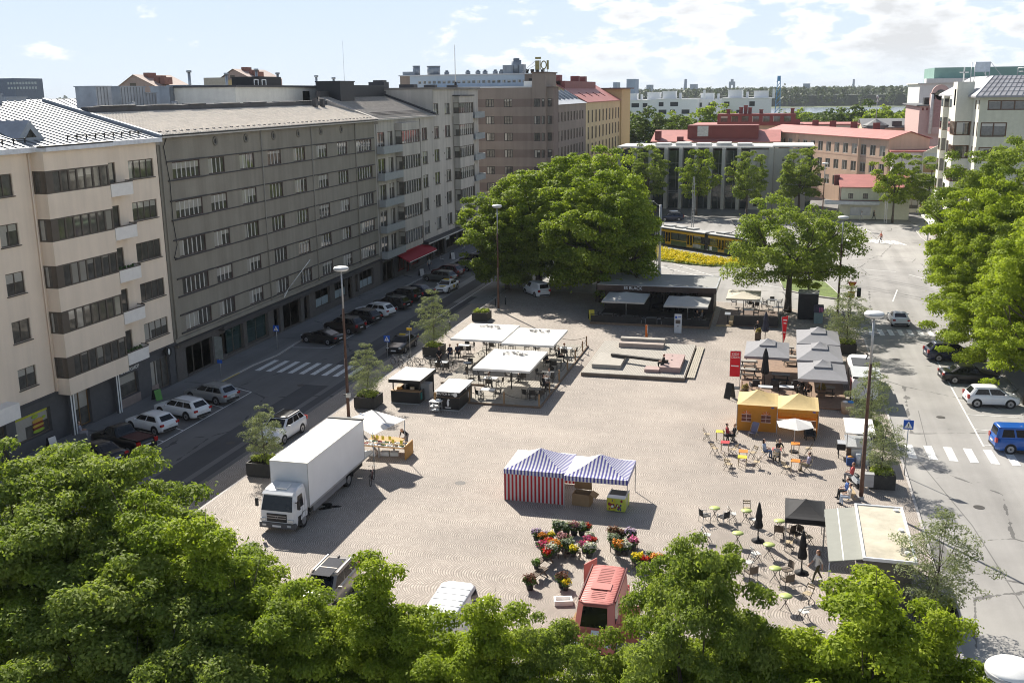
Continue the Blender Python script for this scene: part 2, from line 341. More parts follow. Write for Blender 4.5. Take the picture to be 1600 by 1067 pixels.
COBBLE=cobble()
def asphalt(name,c,patch=True):
    m,t,b=nodes_mat(name); tc=N(t,'ShaderNodeTexCoord').outputs['Object']
    a=mixc(t,1.,c,mr(t,noise(t,tc,.12,5.),.3,.7,.82,1.16),'MULTIPLY'); a=mixc(t,1.,a,mr(t,noise(t,tc,60.,2.),.25,.75,.86,1.14),'MULTIPLY')
    # wheel-polished stretches along the carriageway
    mp=N(t,'ShaderNodeMapping'); mp.inputs['Scale'].default_value=(.55,.02,1); L(t,tc,mp.inputs[0]); a=mixc(t,1.,a,mr(t,noise(t,mp.outputs[0],1.,3.),.35,.65,.88,1.1),'MULTIPLY')
    if patch:
        vo=N(t,'ShaderNodeTexVoronoi',feature='DISTANCE_TO_EDGE'); L(t,tc,vo.inputs['Vector']); setin(vo,Scale=.09)
        wv=noise(t,tc,.8,3.); crack=mth(t,'LESS_THAN',mth(t,'ADD',vo.outputs['Distance'],mth(t,'MULTIPLY',mth(t,'SUBTRACT',wv,.5),.06)),.0035)
        a=mixc(t,mth(t,'MULTIPLY',crack,.6),a,(.03,.03,.03))
        oil=mr(t,noise(t,tc,.9,3.),.68,.78,0.,.35,True); a=mixc(t,oil,a,(.05,.05,.05))
    L(t,a,b.inputs['Base Color']); setin(b,Roughness=.85); b.inputs['Specular IOR Level'].default_value=.25
    bp=N(t,'ShaderNodeBump'); setin(bp,Strength=.25,Distance=.01); L(t,noise(t,tc,90.,2.),bp.inputs['Height']); L(t,bp.outputs[0],b.inputs['Normal']); return m
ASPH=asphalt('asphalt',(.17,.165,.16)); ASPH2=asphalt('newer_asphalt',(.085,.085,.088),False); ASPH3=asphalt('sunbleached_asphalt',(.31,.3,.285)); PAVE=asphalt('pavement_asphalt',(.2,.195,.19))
PAINT=mat('road_paint',(.68,.68,.66),.7,var=.22,scale=4,fine=.12); YPAINT=mat('yellow_road_paint',(.6,.46,.06),.7,var=.25,scale=4)
GRAN=mat('granite_kerb',(.42,.40,.385),.8,var=.15,scale=3,bump=.2)
GRASS=mat('lawn',(.12,.165,.035),.9,var=.35,scale=1.2,bump=.6,bscale=12,fine=.35); SOIL=mat('far_land',(.10,.13,.06),.95,var=.35,scale=.01)
WATER=mat('sea_water',(.16,.2,.24),.18,var=.05)
def struct(name,mb,m): return tag(obj(name,mb,m),None,None,kind='structure')
struct('ground',MB().poly([(-9000,-300,-.6),(9000,-300,-.6),(9000,14000,-.6),(-9000,14000,-.6)]),SOIL)
struct('water',MB().poly([(-250,1150,-.3),(1500,1150,-.3),(1700,1560,-.3),(-250,1480,-.3)]),WATER)
struct('courtyard_ground',MB().poly([(-140,-40,-.2),(110,-40,-.2),(110,330,-.2),(-140,330,-.2)]),PAVE)
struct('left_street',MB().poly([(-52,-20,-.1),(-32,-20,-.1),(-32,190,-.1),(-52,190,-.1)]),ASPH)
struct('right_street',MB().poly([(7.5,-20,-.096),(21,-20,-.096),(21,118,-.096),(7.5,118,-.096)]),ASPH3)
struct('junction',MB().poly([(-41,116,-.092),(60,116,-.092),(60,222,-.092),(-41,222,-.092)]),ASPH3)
sq=[(-33.5,-10),(8.6,-10),(8.6,106),(7.6,112),(4.5,118),(-1,121.5),(-20,124.5),(-33.5,126)]
struct('square_paving',MB().prism(sq,-.5,0),COBBLE)
kb=MB()
for a,b in zip(sq[1:],sq[2:]+sq[:1]):
    a,b=Vector((*a,0)),Vector((*b,0)); d=(b-a).normalized(); n=Vector((d.y,-d.x,0))*.16
    kb.add([(a.x,a.y,-.3),(b.x,b.y,-.3),(b.x+n.x,b.y+n.y,-.3),(a.x+n.x,a.y+n.y,-.3),(a.x,a.y,.004),(b.x,b.y,.004),(b.x+n.x,b.y+n.y,.004),(a.x+n.x,a.y+n.y,.004)],[(4,5,6,7),(2,3,7,6),(3,0,4,7),(1,2,6,5)])
struct('square_kerb',kb,GRAN)
struct('cobbled_gutter',MB().poly([(-35.7,-10,-.094),(-33.66,-10,-.094),(-33.66,126,-.094),(-35.7,126,-.094)]),COBBLE)
swl=[(-50.9,-10),(-47.35,-10),(-47.35,84),(-46.9,88),(-47.35,93),(-47.35,150),(-46,165),(-44,186),(-50.9,186)]
struct('left_pavement',MB().prism(swl,-.5,-.004),PAVE)
kb=MB()
for a,b in zip(swl[1:7],swl[2:8]): kb.beam((a[0]+.06,a[1],-.06),(b[0]+.06,b[1],-.06),.16,.14)
struct('left_kerb',kb,GRAN)
swr=[(19.6,-10),(70,-10),(70,112),(26,114),(21.5,110),(19.6,104)]
struct('right_pavement',MB().prism(swr,-.5,.0),PAVE)
swc=[tuple(g(*p).xy) for p in ((1500,405),(1462,388),(1440,372),(1428,357),(1450,352),(1475,352))]
swc=swc+[(60,196),(60,132),(26,132)]
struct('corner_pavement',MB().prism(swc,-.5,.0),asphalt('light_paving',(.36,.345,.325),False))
swb=[(-45,199),(-23,203.5),(-14,206.3),(0,208.6),(8.5,207.5),(17,210.5),(29,215),(45,215),(45,260),(-45,260)]
struct('library_pavement',MB().prism(swb,-.5,.0),PAVE)
struct('corner_kerb',MB().tube([(*p,.0) for p in swc[:5]],.09,5),GRAN)
# road patches and markings (thin sheets)
struct('road_patch',MB().poly([(-39.6,20,-.088),(-37.4,20,-.088),(-37.4,79,-.088),(-39.6,79,-.088)]).poly([(-39.9,86,-.088),(-38.0,86,-.088),(-38.0,150,-.088),(-39.9,150,-.088)]).poly([(-36.9,40,-.088),(-36.1,40,-.088),(-36.1,120,-.088),(-36.9,120,-.088)]),ASPH2)
def strip(p,q,w,z=-.08,mb=None):
    mb=mb or MB(); p,q=Vector((*p,0)),Vector((*q,0)); d=(q-p).normalized(); n=Vector((-d.y,d.x,0))*w/2
    return mb.poly([(*(p-n).xy,z),(*(q-n).xy,z),(*(q+n).xy,z),(*(p+n).xy,z)])
mk=MB()
strip((-43.1,20),(-43.1,75.8),.12,mb=mk); strip((-43.1,75.8),(-47.2,77.6),.12,mb=mk)
strip((-43.1,91.8),(-43.1,118.5),.12,mb=mk); strip((-43.1,91.8),(-46.9,91.2),.12,mb=mk); strip((-43.1,125),(-43.1,160),.12,mb=mk)
for y in (57.2,60.,62.7,65.3,68.2,71.2): strip((-43.1,y),(-44.7,y+.7),.1,mb=mk)
for y in (95,98,101.2,104.4,107.6,111,114.2,117.5): strip((-43.1,y),(-44.4,y+.6),.1,mb=mk)
strip((-37.1,102),(-37.1,160),.12,mb=mk)
struct('left_street_marking',mk,PAINT)
zb=MB()
for i in range(9): strip((-46.05+i*1.13,82.3-.05*i),(-46.05+i*1.13,86.2-.05*i),.52,mb=zb)
struct('left_zebra_crossing',zb,PAINT)
zb=MB()
for i in range(7): strip((9.5+i*1.3,71.+.0*i),(9.45+i*1.3,73.9+.0*i),.55,mb=zb)
struct('right_zebra_crossing',zb,PAINT)
zb=MB()
for i in range(11): strip((9.6+i*.98,108.4+i*.1),(9.5+i*.98,111.2+i*.1),.5,mb=zb)
struct('junction_zebra_crossing',zb,PAINT)
zb=MB(); a,b=g(1328,376).xy,g(1415,382).xy
for i in range(9):
    p=Vector(a).lerp(Vector(b),i/8); strip(p,(p.x-1.6,p.y+4.6),.6,mb=zb)
struct('far_zebra_crossing',zb,PAINT)
mk=MB(); strip((14.5,40),(14.5,60),.12,mb=mk); strip((14.55,74.6),(14.55,104.5),.12,mb=mk)
for y in (75,78.5,82.2,86,90,94.5,99,104.4): strip((14.5,y),(19.4,y-.3 if y<80 else y),.1,mb=mk)
for p,q in (((1130,433),(1240,452)),((1030,415),(1120,437)),((1080,425),(1130,428)),((1350,420),(1400,424)),((1420,428),(1450,436)),((1395,470),(1402,452)),((1340,352),(1362,363)),((1000,395),(1120,432))):
    strip(g(*p).xy,g(*q).xy,.14,mb=mk)
struct('right_street_marking',mk,PAINT)
sm_=MB(); strip(g(1435,717).xy,g(1519,818).xy,.07,-.085,sm_); strip(g(1519,818).xy,g(1640,1010).xy,.07,-.085,sm_); strip(g(1435,640).xy,g(1450,700).xy,.05,-.085,sm_); sm_.poly([(*g(*q).xy,-.087) for q in ((1430,850),(1470,842),(1500,880),(1455,890))]); sm_.poly([(*g(*q).xy,-.087) for q in ((1500,415),(1560,425),(1540,440),(1490,430))])
struct('asphalt_repair',sm_,asphalt('repair_asphalt',(.17,.165,.16),False)); mh=MB()
for q in ((1470,650),(1530,790),(1400,560),(1450,470),(1240,425),(1040,414),(1125,352)): c_=g(*q); mh.cyl((c_.x,c_.y,-.1),(c_.x,c_.y,-.083),.33,n=16)
for q in ((470,600),(360,690),(650,510),(560,622)): c_=g(*q); mh.cyl((c_.x,c_.y,-.1),(c_.x,c_.y,-.083),.33,n=16)
struct('street_manhole',mh,mat('cast_iron',(.07,.065,.06),.6,.3))
struct('yellow_kerb_line',strip((-47.2,77.5),(-47.15,81.),.22,.003).add(*(lambda s:(s.v,s.f))(strip((-47.3,118.5),(-47.3,121.5),.22,.003))),YPAINT)
# tram rails
rl=MB()
trk=[g(*p) for p in ((985,375),(1060,392),(1130,407),(1200,418),(1290,424),(1400,441),(1520,464),(1640,490))]
for off in (-.5,.5):
    pts=[]
    for i,p in enumerate(trk):
        a=trk[max(0,i-1)]; b=trk[min(len(trk)-1,i+1)]; d=(b-a).normalized(); pts.append(p+Vector((-d.y,d.x,0))*off)
    for a,b in zip(pts,pts[1:]): strip(a.xy,b.xy,.09,-.085,rl)
trk2=[g(*p) for p in ((1250,434),(1360,449),(1480,475),(1620,515))]
for off in (-.5,.5):
    for a,b in zip(trk2,trk2[1:]): d=(b-a).normalized(); n=Vector((-d.y,d.x,0))*off; strip((a+n).xy,(b+n).xy,.09,-.085,rl)
struct('tram_rail',rl,mat('rail_steel',(.13,.12,.11),.45,.5,var=.2))
# traffic islands
fl=[g(*p).xy for p in ((940,372),(1000,403),(1060,411),(1100,415),(1142,416.5),(1185,416),(1200,409),(1120,405),(1050,392),(985,377))]
struct('flower_island',MB().prism([tuple(p) for p in fl],-.4,.06),GRASS)
gi=[tuple(g(*p).xy) for p in ((1215,432),(1255,436),(1290,441),(1300,450),(1318,467),(1300,466),(1262,461),(1225,452))]
struct('grass_island',MB().prism(gi,-.4,.05),GRASS)
struct('grass_island_kerb',MB().tube([(*p,.0) for p in gi+gi[:1]],.1,5),GRAN)
gv=[tuple(g(*p).xy) for p in ((1190,404),(1215,398),(1250,405),(1260,416),(1215,415))]
struct('tram_lawn',MB().prism(gv,-.4,.04),GRASS)
# joints and manholes on the square, a weed strip round the platform
jm=MB(); strip(g(1075,556).xy,g(1140,563).xy,.08,.004,jm); strip(g(700,520).xy,g(935,545).xy,.05,.004,jm)
struct('drain_channel',jm,mat('drain_iron',(.1,.1,.1),.7))
mh=MB().cyl((-19.3,59.5,-.02),(-19.3,59.5,.006),.35,n=18).cyl((-28,48,-.02),(-28,48,.006),.3,n=18); struct('manhole_cover',mh,mat('cast_iron',(.07,.065,.06),.6,.3))
pd=MB(); c=g(514,791); pp=[]
for i in range(22):
    t=2*PI*i/22; r=.5+.22*math.sin(3*t+1)+.12*math.sin(5*t); pp.append((c.x+r*1.0*math.cos(t),c.y+r*.95*math.sin(t),.004))
struct('puddle',pd.poly(pp),mat('wet_stain',(.03,.028,.026),.12,var=.2))
# ------------------------------------------------------------------ buildings
WCACHE={}
def rot_u(u): return math.atan2(u[1],u[0])
class Bld:
    def __init__(s,name,label,base,cat='building',group=None):
        s.base=Vector((*base,0)) if len(base)==2 else Vector(base); s.root=thing(name,label,cat,s.base,0,group); s.nwin=0
    def part(s,name,mb,mats,parent=None):
        if parent is None: return obj(name,mb,mats,s.root,-s.base)
        return obj(name,mb,mats,parent,-(s.base+Vector(parent.location)) if parent.parent else (0,0,0))
    def facade(s,mb,p0,u,w,z0,z1,holes=(),depth=.18,mi=0,mih=None):
        """wall sheet from p0 along unit u, outward normal to the right of u; holes (u0,z0,u1,z1) get reveals"""
        us=sorted({0,w}|{h[0] for h in holes}|{h[2] for h in holes}); zs=sorted({z0,z1}|{h[1] for h in holes}|{h[3] for h in holes})
        us=[x for x in us if -1e-6<=x<=w+1e-6]; zs=[z for z in zs if z0-1e-6<=z<=z1+1e-6]
        P=lambda a,z,d=0: (p0[0]+u[0]*a-u[1]*d,p0[1]+u[1]*a+u[0]*d,z)
        for i in range(len(us)-1):
            for j in range(len(zs)-1):
                cu,cz=(us[i]+us[i+1])/2,(zs[j]+zs[j+1])/2
                if any(h[0]<cu<h[2] and h[1]<cz<h[3] for h in holes): continue
                mb.add([P(us[i],zs[j]),P(us[i+1],zs[j]),P(us[i+1],zs[j+1]),P(us[i],zs[j+1])],[(0,1,2,3)],mih(cu,cz) if mih else mi)
        for a,b,c,d in holes:
            mb.add([P(a,b),P(c,b),P(c,b,depth),P(a,b,depth)],[(0,1,2,3)],mi); mb.add([P(a,d),P(c,d),P(c,d,depth),P(a,d,depth)],[(3,2,1,0)],mi)
            mb.add([P(a,b),P(a,d),P(a,d,depth),P(a,b,depth)],[(3,2,1,0)],mi); mb.add([P(c,b),P(c,d),P(c,d,depth),P(c,b,depth)],[(0,1,2,3)],mi)
    def window(s,p0,u,hole,n,frame,mull=None,depth=.14,sill=None,t=.07,sub=True,tr=0,parent=None,name='window',fr2=None):
        a,b,c,d=hole; w,h=round(c-a,2),round(d-b,2); key=(w,h,n,frame.name,(mull or frame).name,depth,sill.name if sill else 0,t,tr,sub,name)
        if key not in WCACHE:
            m=MB(); m.box(0,depth-.05,0,w,depth+.03,t); m.box(0,depth-.05,h-t,w,depth+.03,h); m.box(0,depth-.05,t,t,depth+.03,h-t); m.box(w-t,depth-.05,t,w,depth+.03,h-t)
            for i in range(1,n):
                x=w*i/n; m.box(x-t*.5,depth-.052,t,x+t*.5,depth+.028,h-t,1)
            if tr: m.box(t,depth-.048,h*tr-t*.4,w-t,depth+.026,h*tr+t*.4,1)
            if sill: m.box(-.08,-.09,-.07,w+.08,depth,-.005,2)
            ms=[frame,mull or frame,sill or frame]
            pm=MB().poly([(t,depth,t),(w-t,depth,t),(w-t,depth,h-t),(t,depth,h-t)],0 if sub else 3)
            if sub: WCACHE[key]=(m.mesh(name,ms),pm.mesh('pane',panemat()))
            else: m.join(pm); WCACHE[key]=(m.mesh(name,ms+[panemat()]),None)
        me,pme=WCACHE[key]; loc=Vector((p0[0]+u[0]*a,p0[1]+u[1]*a,b))-s.base
        o=link(name,me,s.root,loc,rot_u(u))
        if pme: link('pane',pme,o)
        return o
def ribs(mb,a0,a1,b0,b1,n,r=.03,mi=0):
    """thin standing seams on the roof quad a0->a1 (eave) b0->b1 (ridge)"""
    a0,a1,b0,b1=map(Vector,(a0,a1,b0,b1))
    for i in range(n+1): t=i/n; mb.beam(a0.lerp(a1,t),b0.lerp(b1,t),r*1.2,r*2,mi)
FX=-50.9; UY=(0,1); P0=(FX,0)
BROWNF=mat('brown_window_frame',(.105,.085,.066),.6,var=.1); WHITEF=mat('white_window_frame',(.62,.6,.56),.6,var=.08); REDF=mat('redbrown_window_frame',(.075,.045,.038),.6,var=.1)
METALROOF=mat('pale_metal_roof',(.50,.51,.525),.4,.2,var=.08,scale=.6); SEAM=mat('roof_seam',(.2,.21,.225),.5,.3); GREYMETAL=mat('grey_sheet_metal',(.26,.29,.33),.5,.3,var=.12,scale=1.2,streak=.15)  # SEAM is darker than the roof: each seam's side shadow put into its colour
DARKROOF=mat('dark_roof_sheet',(.06,.06,.065),.6,.1,var=.2,scale=1); TILE=mat('beige_roof_tile',(.74,.68,.6),.75,var=.12,scale=1.5); TILED=mat('grey_roof_tile',(.4,.37,.34),.75,var=.15,scale=1.5)
REDROOF=mat('red_sheet_roof',(.40,.145,.125),.6,.05,var=.12,scale=.5); DREDROOF=mat('dark_red_sheet',(.19,.05,.047),.6,var=.12,scale=.5)
SHOPG=glass('shop_glass',(.014,.016,.018)); GREENG=glass('greenish_shop_glass',(.02,.045,.042))
# ---- tan building with the glazed bay
def tan():
    b=Bld('tan_apartment_building','tan rendered apartment block at the far left with a wide glazed bay and white balconies','' or (-57,60))
    TAN=mat('tan_render',(.80,.67,.535),.85,var=.04,scale=.5,bump=.12,bscale=40,streak=.05,fine=.04); BASE=mat('dark_grey_shopfront',(.085,.085,.09),.7,var=.12); WB=mat('white_render',(.82,.78,.73),.8,var=.05)
    rows=[(18.05,19.55),(14.68,16.2),(11.33,12.87),(8.0,9.52),(4.65,6.13)]
    holes=[]
    for z0,z1 in rows:
        holes+=[(57.95,z0,59.75,z1),(72.85,z0,76.3,z1),(69.15,z0-.75,71.15,z1),(50.5,z0,54.5,z1)]
    wm=MB(); b.facade(wm,(FX,30),UY,47.,3.55,20.85,[(h[0]-30,h[1],h[2]-30,h[3]) for h in holes])
    wm.box(FX-13,30,0,FX-.3,76.9,20.6); b.part('wall',wm,TAN)
    for h in holes: b.window(P0,UY,h,2 if h[2]-h[0]<2.3 else 4,BROWNF,sill=BROWNF)
    # ground floor
    gh=[(57.1,.9,60.7,2.75),(54.6,.05,56.2,2.7),(63.0,.1,65.2,2.9),(68.3,.75,71.4,2.6),(73.2,.05,76.0,2.75),(47,.8,53,2.7)]
    gm=MB(); b.facade(gm,(FX,30),UY,47.,0,3.55,[(h[0]-30,h[1],h[2]-30,h[3]) for h in gh],.3); b.part('shopfront_wall',gm,BASE)
    for h,n in zip(gh,(1,2,2,1,3,3)): b.window(P0,UY,h,n,BROWNF if h[0]!=63. else mat('oiled_oak',(.16,.09,.035),.5),depth=.28,t=.09)
    st=MB(); st.box(FX+.003,68.2,0,FX+.03,71.5,.74); st.box(FX+.003,73.1,0,FX+.03,74.1,.7); b.part('stone_plinth',st,mat('pinkish_plinth',(.25,.2,.18),.7))
    co=MB(); co.box(FX+.002,30,3.42,FX+.2,61.5,3.62); co.box(FX+.002,71.5,3.42,FX+.2,77,3.62); b.part('dark_cornice',co,DARKROOF)
    # glazed bay
    bx=FX+1.05; bm=MB(); y0,y1=61.75,68.85
    spans=[3.3]+[z for r in reversed(rows) for z in (r[0]-.1,r[1])]+[20.95]
    for i in range(0,len(spans),2): bm.box(FX-.2,y0,spans[i],bx,y1,spans[i+1])
    b.part('bay',bm,TAN)
    for z0,z1 in rows:
        h=(y0+.28,z0-.1,y1-.02,z1); fm=MB()
        n=7; t=.1
        for zz in (h[1],h[3]-t): fm.box(bx-.1,y0,zz,bx-.0,y1,zz+t)
        for zz in (h[1],h[3]-t): fm.box(FX,y0,zz,bx-.1,y0+.1,zz+t)
        fm.box(bx-.1,y0,h[1]+t,bx+.02,y0+.75,h[3]-t); fm.box(FX,y0+.002,h[1]+t,FX+.12,y0+.1,h[3]-t); fm.box(bx-.4,y0-.02,h[1]+t,bx-.1,y0+.1,h[3]-t)
        for i in range(1,n+1):
            y=y0+.75+(y1-y0-.75)*i/n; fm.box(bx-.1,y-.17,h[1]+t,bx-.0,y,h[3]-t)
        o=b.part('bay_window',fm,BROWNF)
        for i in range(n):
            ya=y0+.75+(y1-y0-.75)*i/n; yb=y0+.75+(y1-y0-.75)*(i+1)/n-.17
            q=MB().poly([(0,0,0),(0,yb-ya,0),(0,yb-ya,z1-z0-.1),(0,0,z1-z0-.1)]).mesh('pane',panemat()); link('pane',q,o,(bx-.06,ya,h[1]+t))
        q=MB().poly([(0,0,0),(.7,0,0),(.7,0,z1-z0-.1),(0,0,z1-z0-.1)]).mesh('pane',panemat()); link('pane',q,o,(FX+.1,y0+.06,h[1]+t))
    # balconies
    b.part('downpipe',MB().cyl((FX+.1,61.45,3.5),(FX+.1,61.45,20.8),.055,n=8),TAN)
    for k,(z0,z1) in enumerate(rows):
        m=MB(); zb=z0-1.0; rnd=[(FX,69.0)]+[(FX+1.0,69.0)]
        for i in range(7): t=PI/2*i/6; rnd.append((FX+.35+.65*math.cos(t),71.55+.65*math.sin(t)*1.1))
        rnd.append((FX,72.25)) ; m.prism(rnd,zb,zb+.14)
        inner=[(x-.1 if x>FX+.2 else x,y-.08 if y>71 else y+.08) for x,y in rnd]
        for i in range(len(rnd)-1):
            a,c=rnd[i],rnd[i+1]; ai,ci=inner[i],inner[i+1]
            m.add([(*a,zb+.14),(*c,zb+.14),(*ci,zb+.14),(*ai,zb+.14),(*a,zb+.98),(*c,zb+.98),(*ci,zb+.98),(*ai,zb+.98)],[(0,1,5,4),(2,3,7,6),(4,5,6,7)])
        o=b.part('balcony',m,WB)
        r=MB().tube([(*p,zb+1.02) for p in rnd],.05,6); obj('balcony_rail',r,BROWNF,o)
        if k in (2,4):
            pl=MB(); 
            for i in range(14): pl.ell((FX+.6+random.uniform(-.25,.2),69.4+i*.16,zb+.95+random.uniform(0,.12)),.13,6,4)
            obj('balcony_plants',pl,mat('balcony_leaves',(.06,.1,.03),.8,var=.4,scale=8),o)
    m=MB().box(FX-.1,54.2,3.2,FX+1.0,56.6,4.3); b.part('balcony',m,WB)
    # eaves and roof
    ev=MB().box(FX-.4,30,20.86,FX+.6,77.0,21.02).box(FX+.38,30,21.02,FX+.6,77,21.22).box(FX+.3,61.6,20.9,bx+.45,69.0,21.18); b.part('eaves',ev,mat('white_eaves',(.7,.71,.73),.5))
    rid=(-61.5,24.25); rm=MB(); rm.add([(FX+.4,30,21.2),(FX+.4,76.9,21.2),(rid[0],76.9,rid[1]),(rid[0],30,rid[1])],[(0,1,2,3)]); rm.add([(rid[0],30,rid[1]),(rid[0],76.9,rid[1]),(-72,76.9,21),(-72,30,21)],[(0,1,2,3)])
    rm.add([(FX+.4,76.9,21.2),(FX+.4,76.9,20.6),(-72,76.9,20.6),(-72,76.9,21),(rid[0],76.9,rid[1])],[(0,1,2,3,4)])
    o=b.part('roof',rm,METALROOF); sm=MB(); ribs(sm,(FX+.4,30,21.22),(FX+.4,76.9,21.22),(rid[0],30,rid[1]+.02),(rid[0],76.9,rid[1]+.02),56,.06); obj('roof_seams',sm,SEAM,o)
    vg=MB().beam((FX+.5,77.05,21.3),(rid[0],77.05,rid[1]+.12),.35,.3); obj('verge',vg,GREYMETAL,o)
    zr=lambda x:21.2+(FX+.4-x)/(FX+.4-rid[0])*(rid[1]-21.2)
    for ya,yb in ((44,55.5),(56.5,62.2),(66.5,76)):
        gd=MB()
        for zz in (.22,.34): gd.cyl((FX-.5,ya,zr(FX-.5)+zz),(FX-.5,yb,zr(FX-.5)+zz),.03,n=5)
        for i in range(int((yb-ya)/1.1)+1): gd.beam((FX-.5,ya+i*1.1,zr(FX-.5)),(FX-.45,ya+i*1.1,zr(FX-.5)+.4),.08)
        obj('snow_guard',gd,BLACKM,o)
    dm=MB(); x0,x1=FX-.9,FX-4.2; yc=63.2; hw=1.5; za=zr(x0); zt=za+1.45
    dm.add([(x0,yc-hw,za),(x0,yc+hw,za),(x0,yc,zt),(x1-.9,yc,zt-.02)],[(0,1,2),(1,3,2),(0,2,3)]); od=obj('dormer',dm,GREYMETAL,o); obj('dormer_window',MB().add([(x0+.02,yc-.55,za+.25),(x0+.02,yc+.55,za+.25),(x0+.02,yc,za+.85)],[(0,1,2)]),SHOPG,od)
    # snow on eave gutter grille + vents and hatches
    obj('roof_vent',MB().cyl((-60.6,60,24),(-60.6,60,25.),.16,n=10).cyl((-60.6,60,25.),(-60.6,60,25.25),.26,.1,n=10),METALROOF,o)
    for x,y,sx,sy,h in ((-62.5,69.5,3.,4.2,2.0),(-63.5,75,2.,2.4,1.6)): obj('metal_roof_box',MB().box(x-sx/2,y-sy/2,22.5,x+sx/2,y+sy/2,23.6+h*.6).box(x-sx/2-.1,y-sy/2-.1,23.6+h*.6,x+sx/2+.1,y+sy/2+.1,23.7+h*.6),GREYMETAL,o)
    gu=MB().box(bx+.0,61.2,21.18,bx+.42,69.2,21.3); obj('gutter_grille',gu,BLACKM,o)
    # striped columns at the entrance, awning lettering strip
    for y in (62.5,68.0):
        m=MB().box(FX+.32,y-.22,0,FX+.52,y+.22,3.3); m.box(FX+.522,y-.2,.0,FX+.54,y-.08,3.3,1).box(FX+.522,y+.08,0,FX+.54,y+.2,3.3,1); b.part('entrance_pillar',m,[BASE,WHITE])
    t=place_text('BARBERSHOP',.42,(FX+.06,70.3,2.95),(0,1,0),(0,0,1)); t2=MB().box(FX+.004,68.7,2.66,FX+.05,72.,3.2); b.part('sign_board',t2,BASE); b.part('sign_lettering',t,WHITE)
    m=MB().cyl((FX+.35,75.3,3.2),(FX+.5,75.3,3.2),.42,n=20); sg=b.part('round_sign',m,BLACK); obj('sign_emblem',MB().ell((FX+.51,75.3,3.2),(.02,.15,.26),8,6).ell((FX+.51,75.3,3.42),(.02,.08,.09),8,5),WHITE,sg)
    # burger picture on the shop window
    pm=MB(); xx=FX-.24
    for (y,z,ry,rz_,mi) in ((59.55,1.25,.62,.14,1),(59.55,1.45,.6,.12,0),(59.55,1.62,.63,.13,2),(59.55,1.8,.58,.12,0),(59.55,1.98,.6,.18,2),(59.3,2.35,.35,.14,1),(60.2,2.1,.2,.1,1)): pm.ell((xx+.02,y,z),(.012,ry,rz_),12,6,mi)
    pm.box(xx,57.2,2.5,xx+.012,60.6,2.7,3); b.part('window_picture',pm,[mat('picture_red',(.2,.03,.02)),mat('picture_green',(.3,.42,.04)),mat('picture_yellow',(.5,.33,.05)),mat('picture_band',(.48,.5,.05))])
tan()
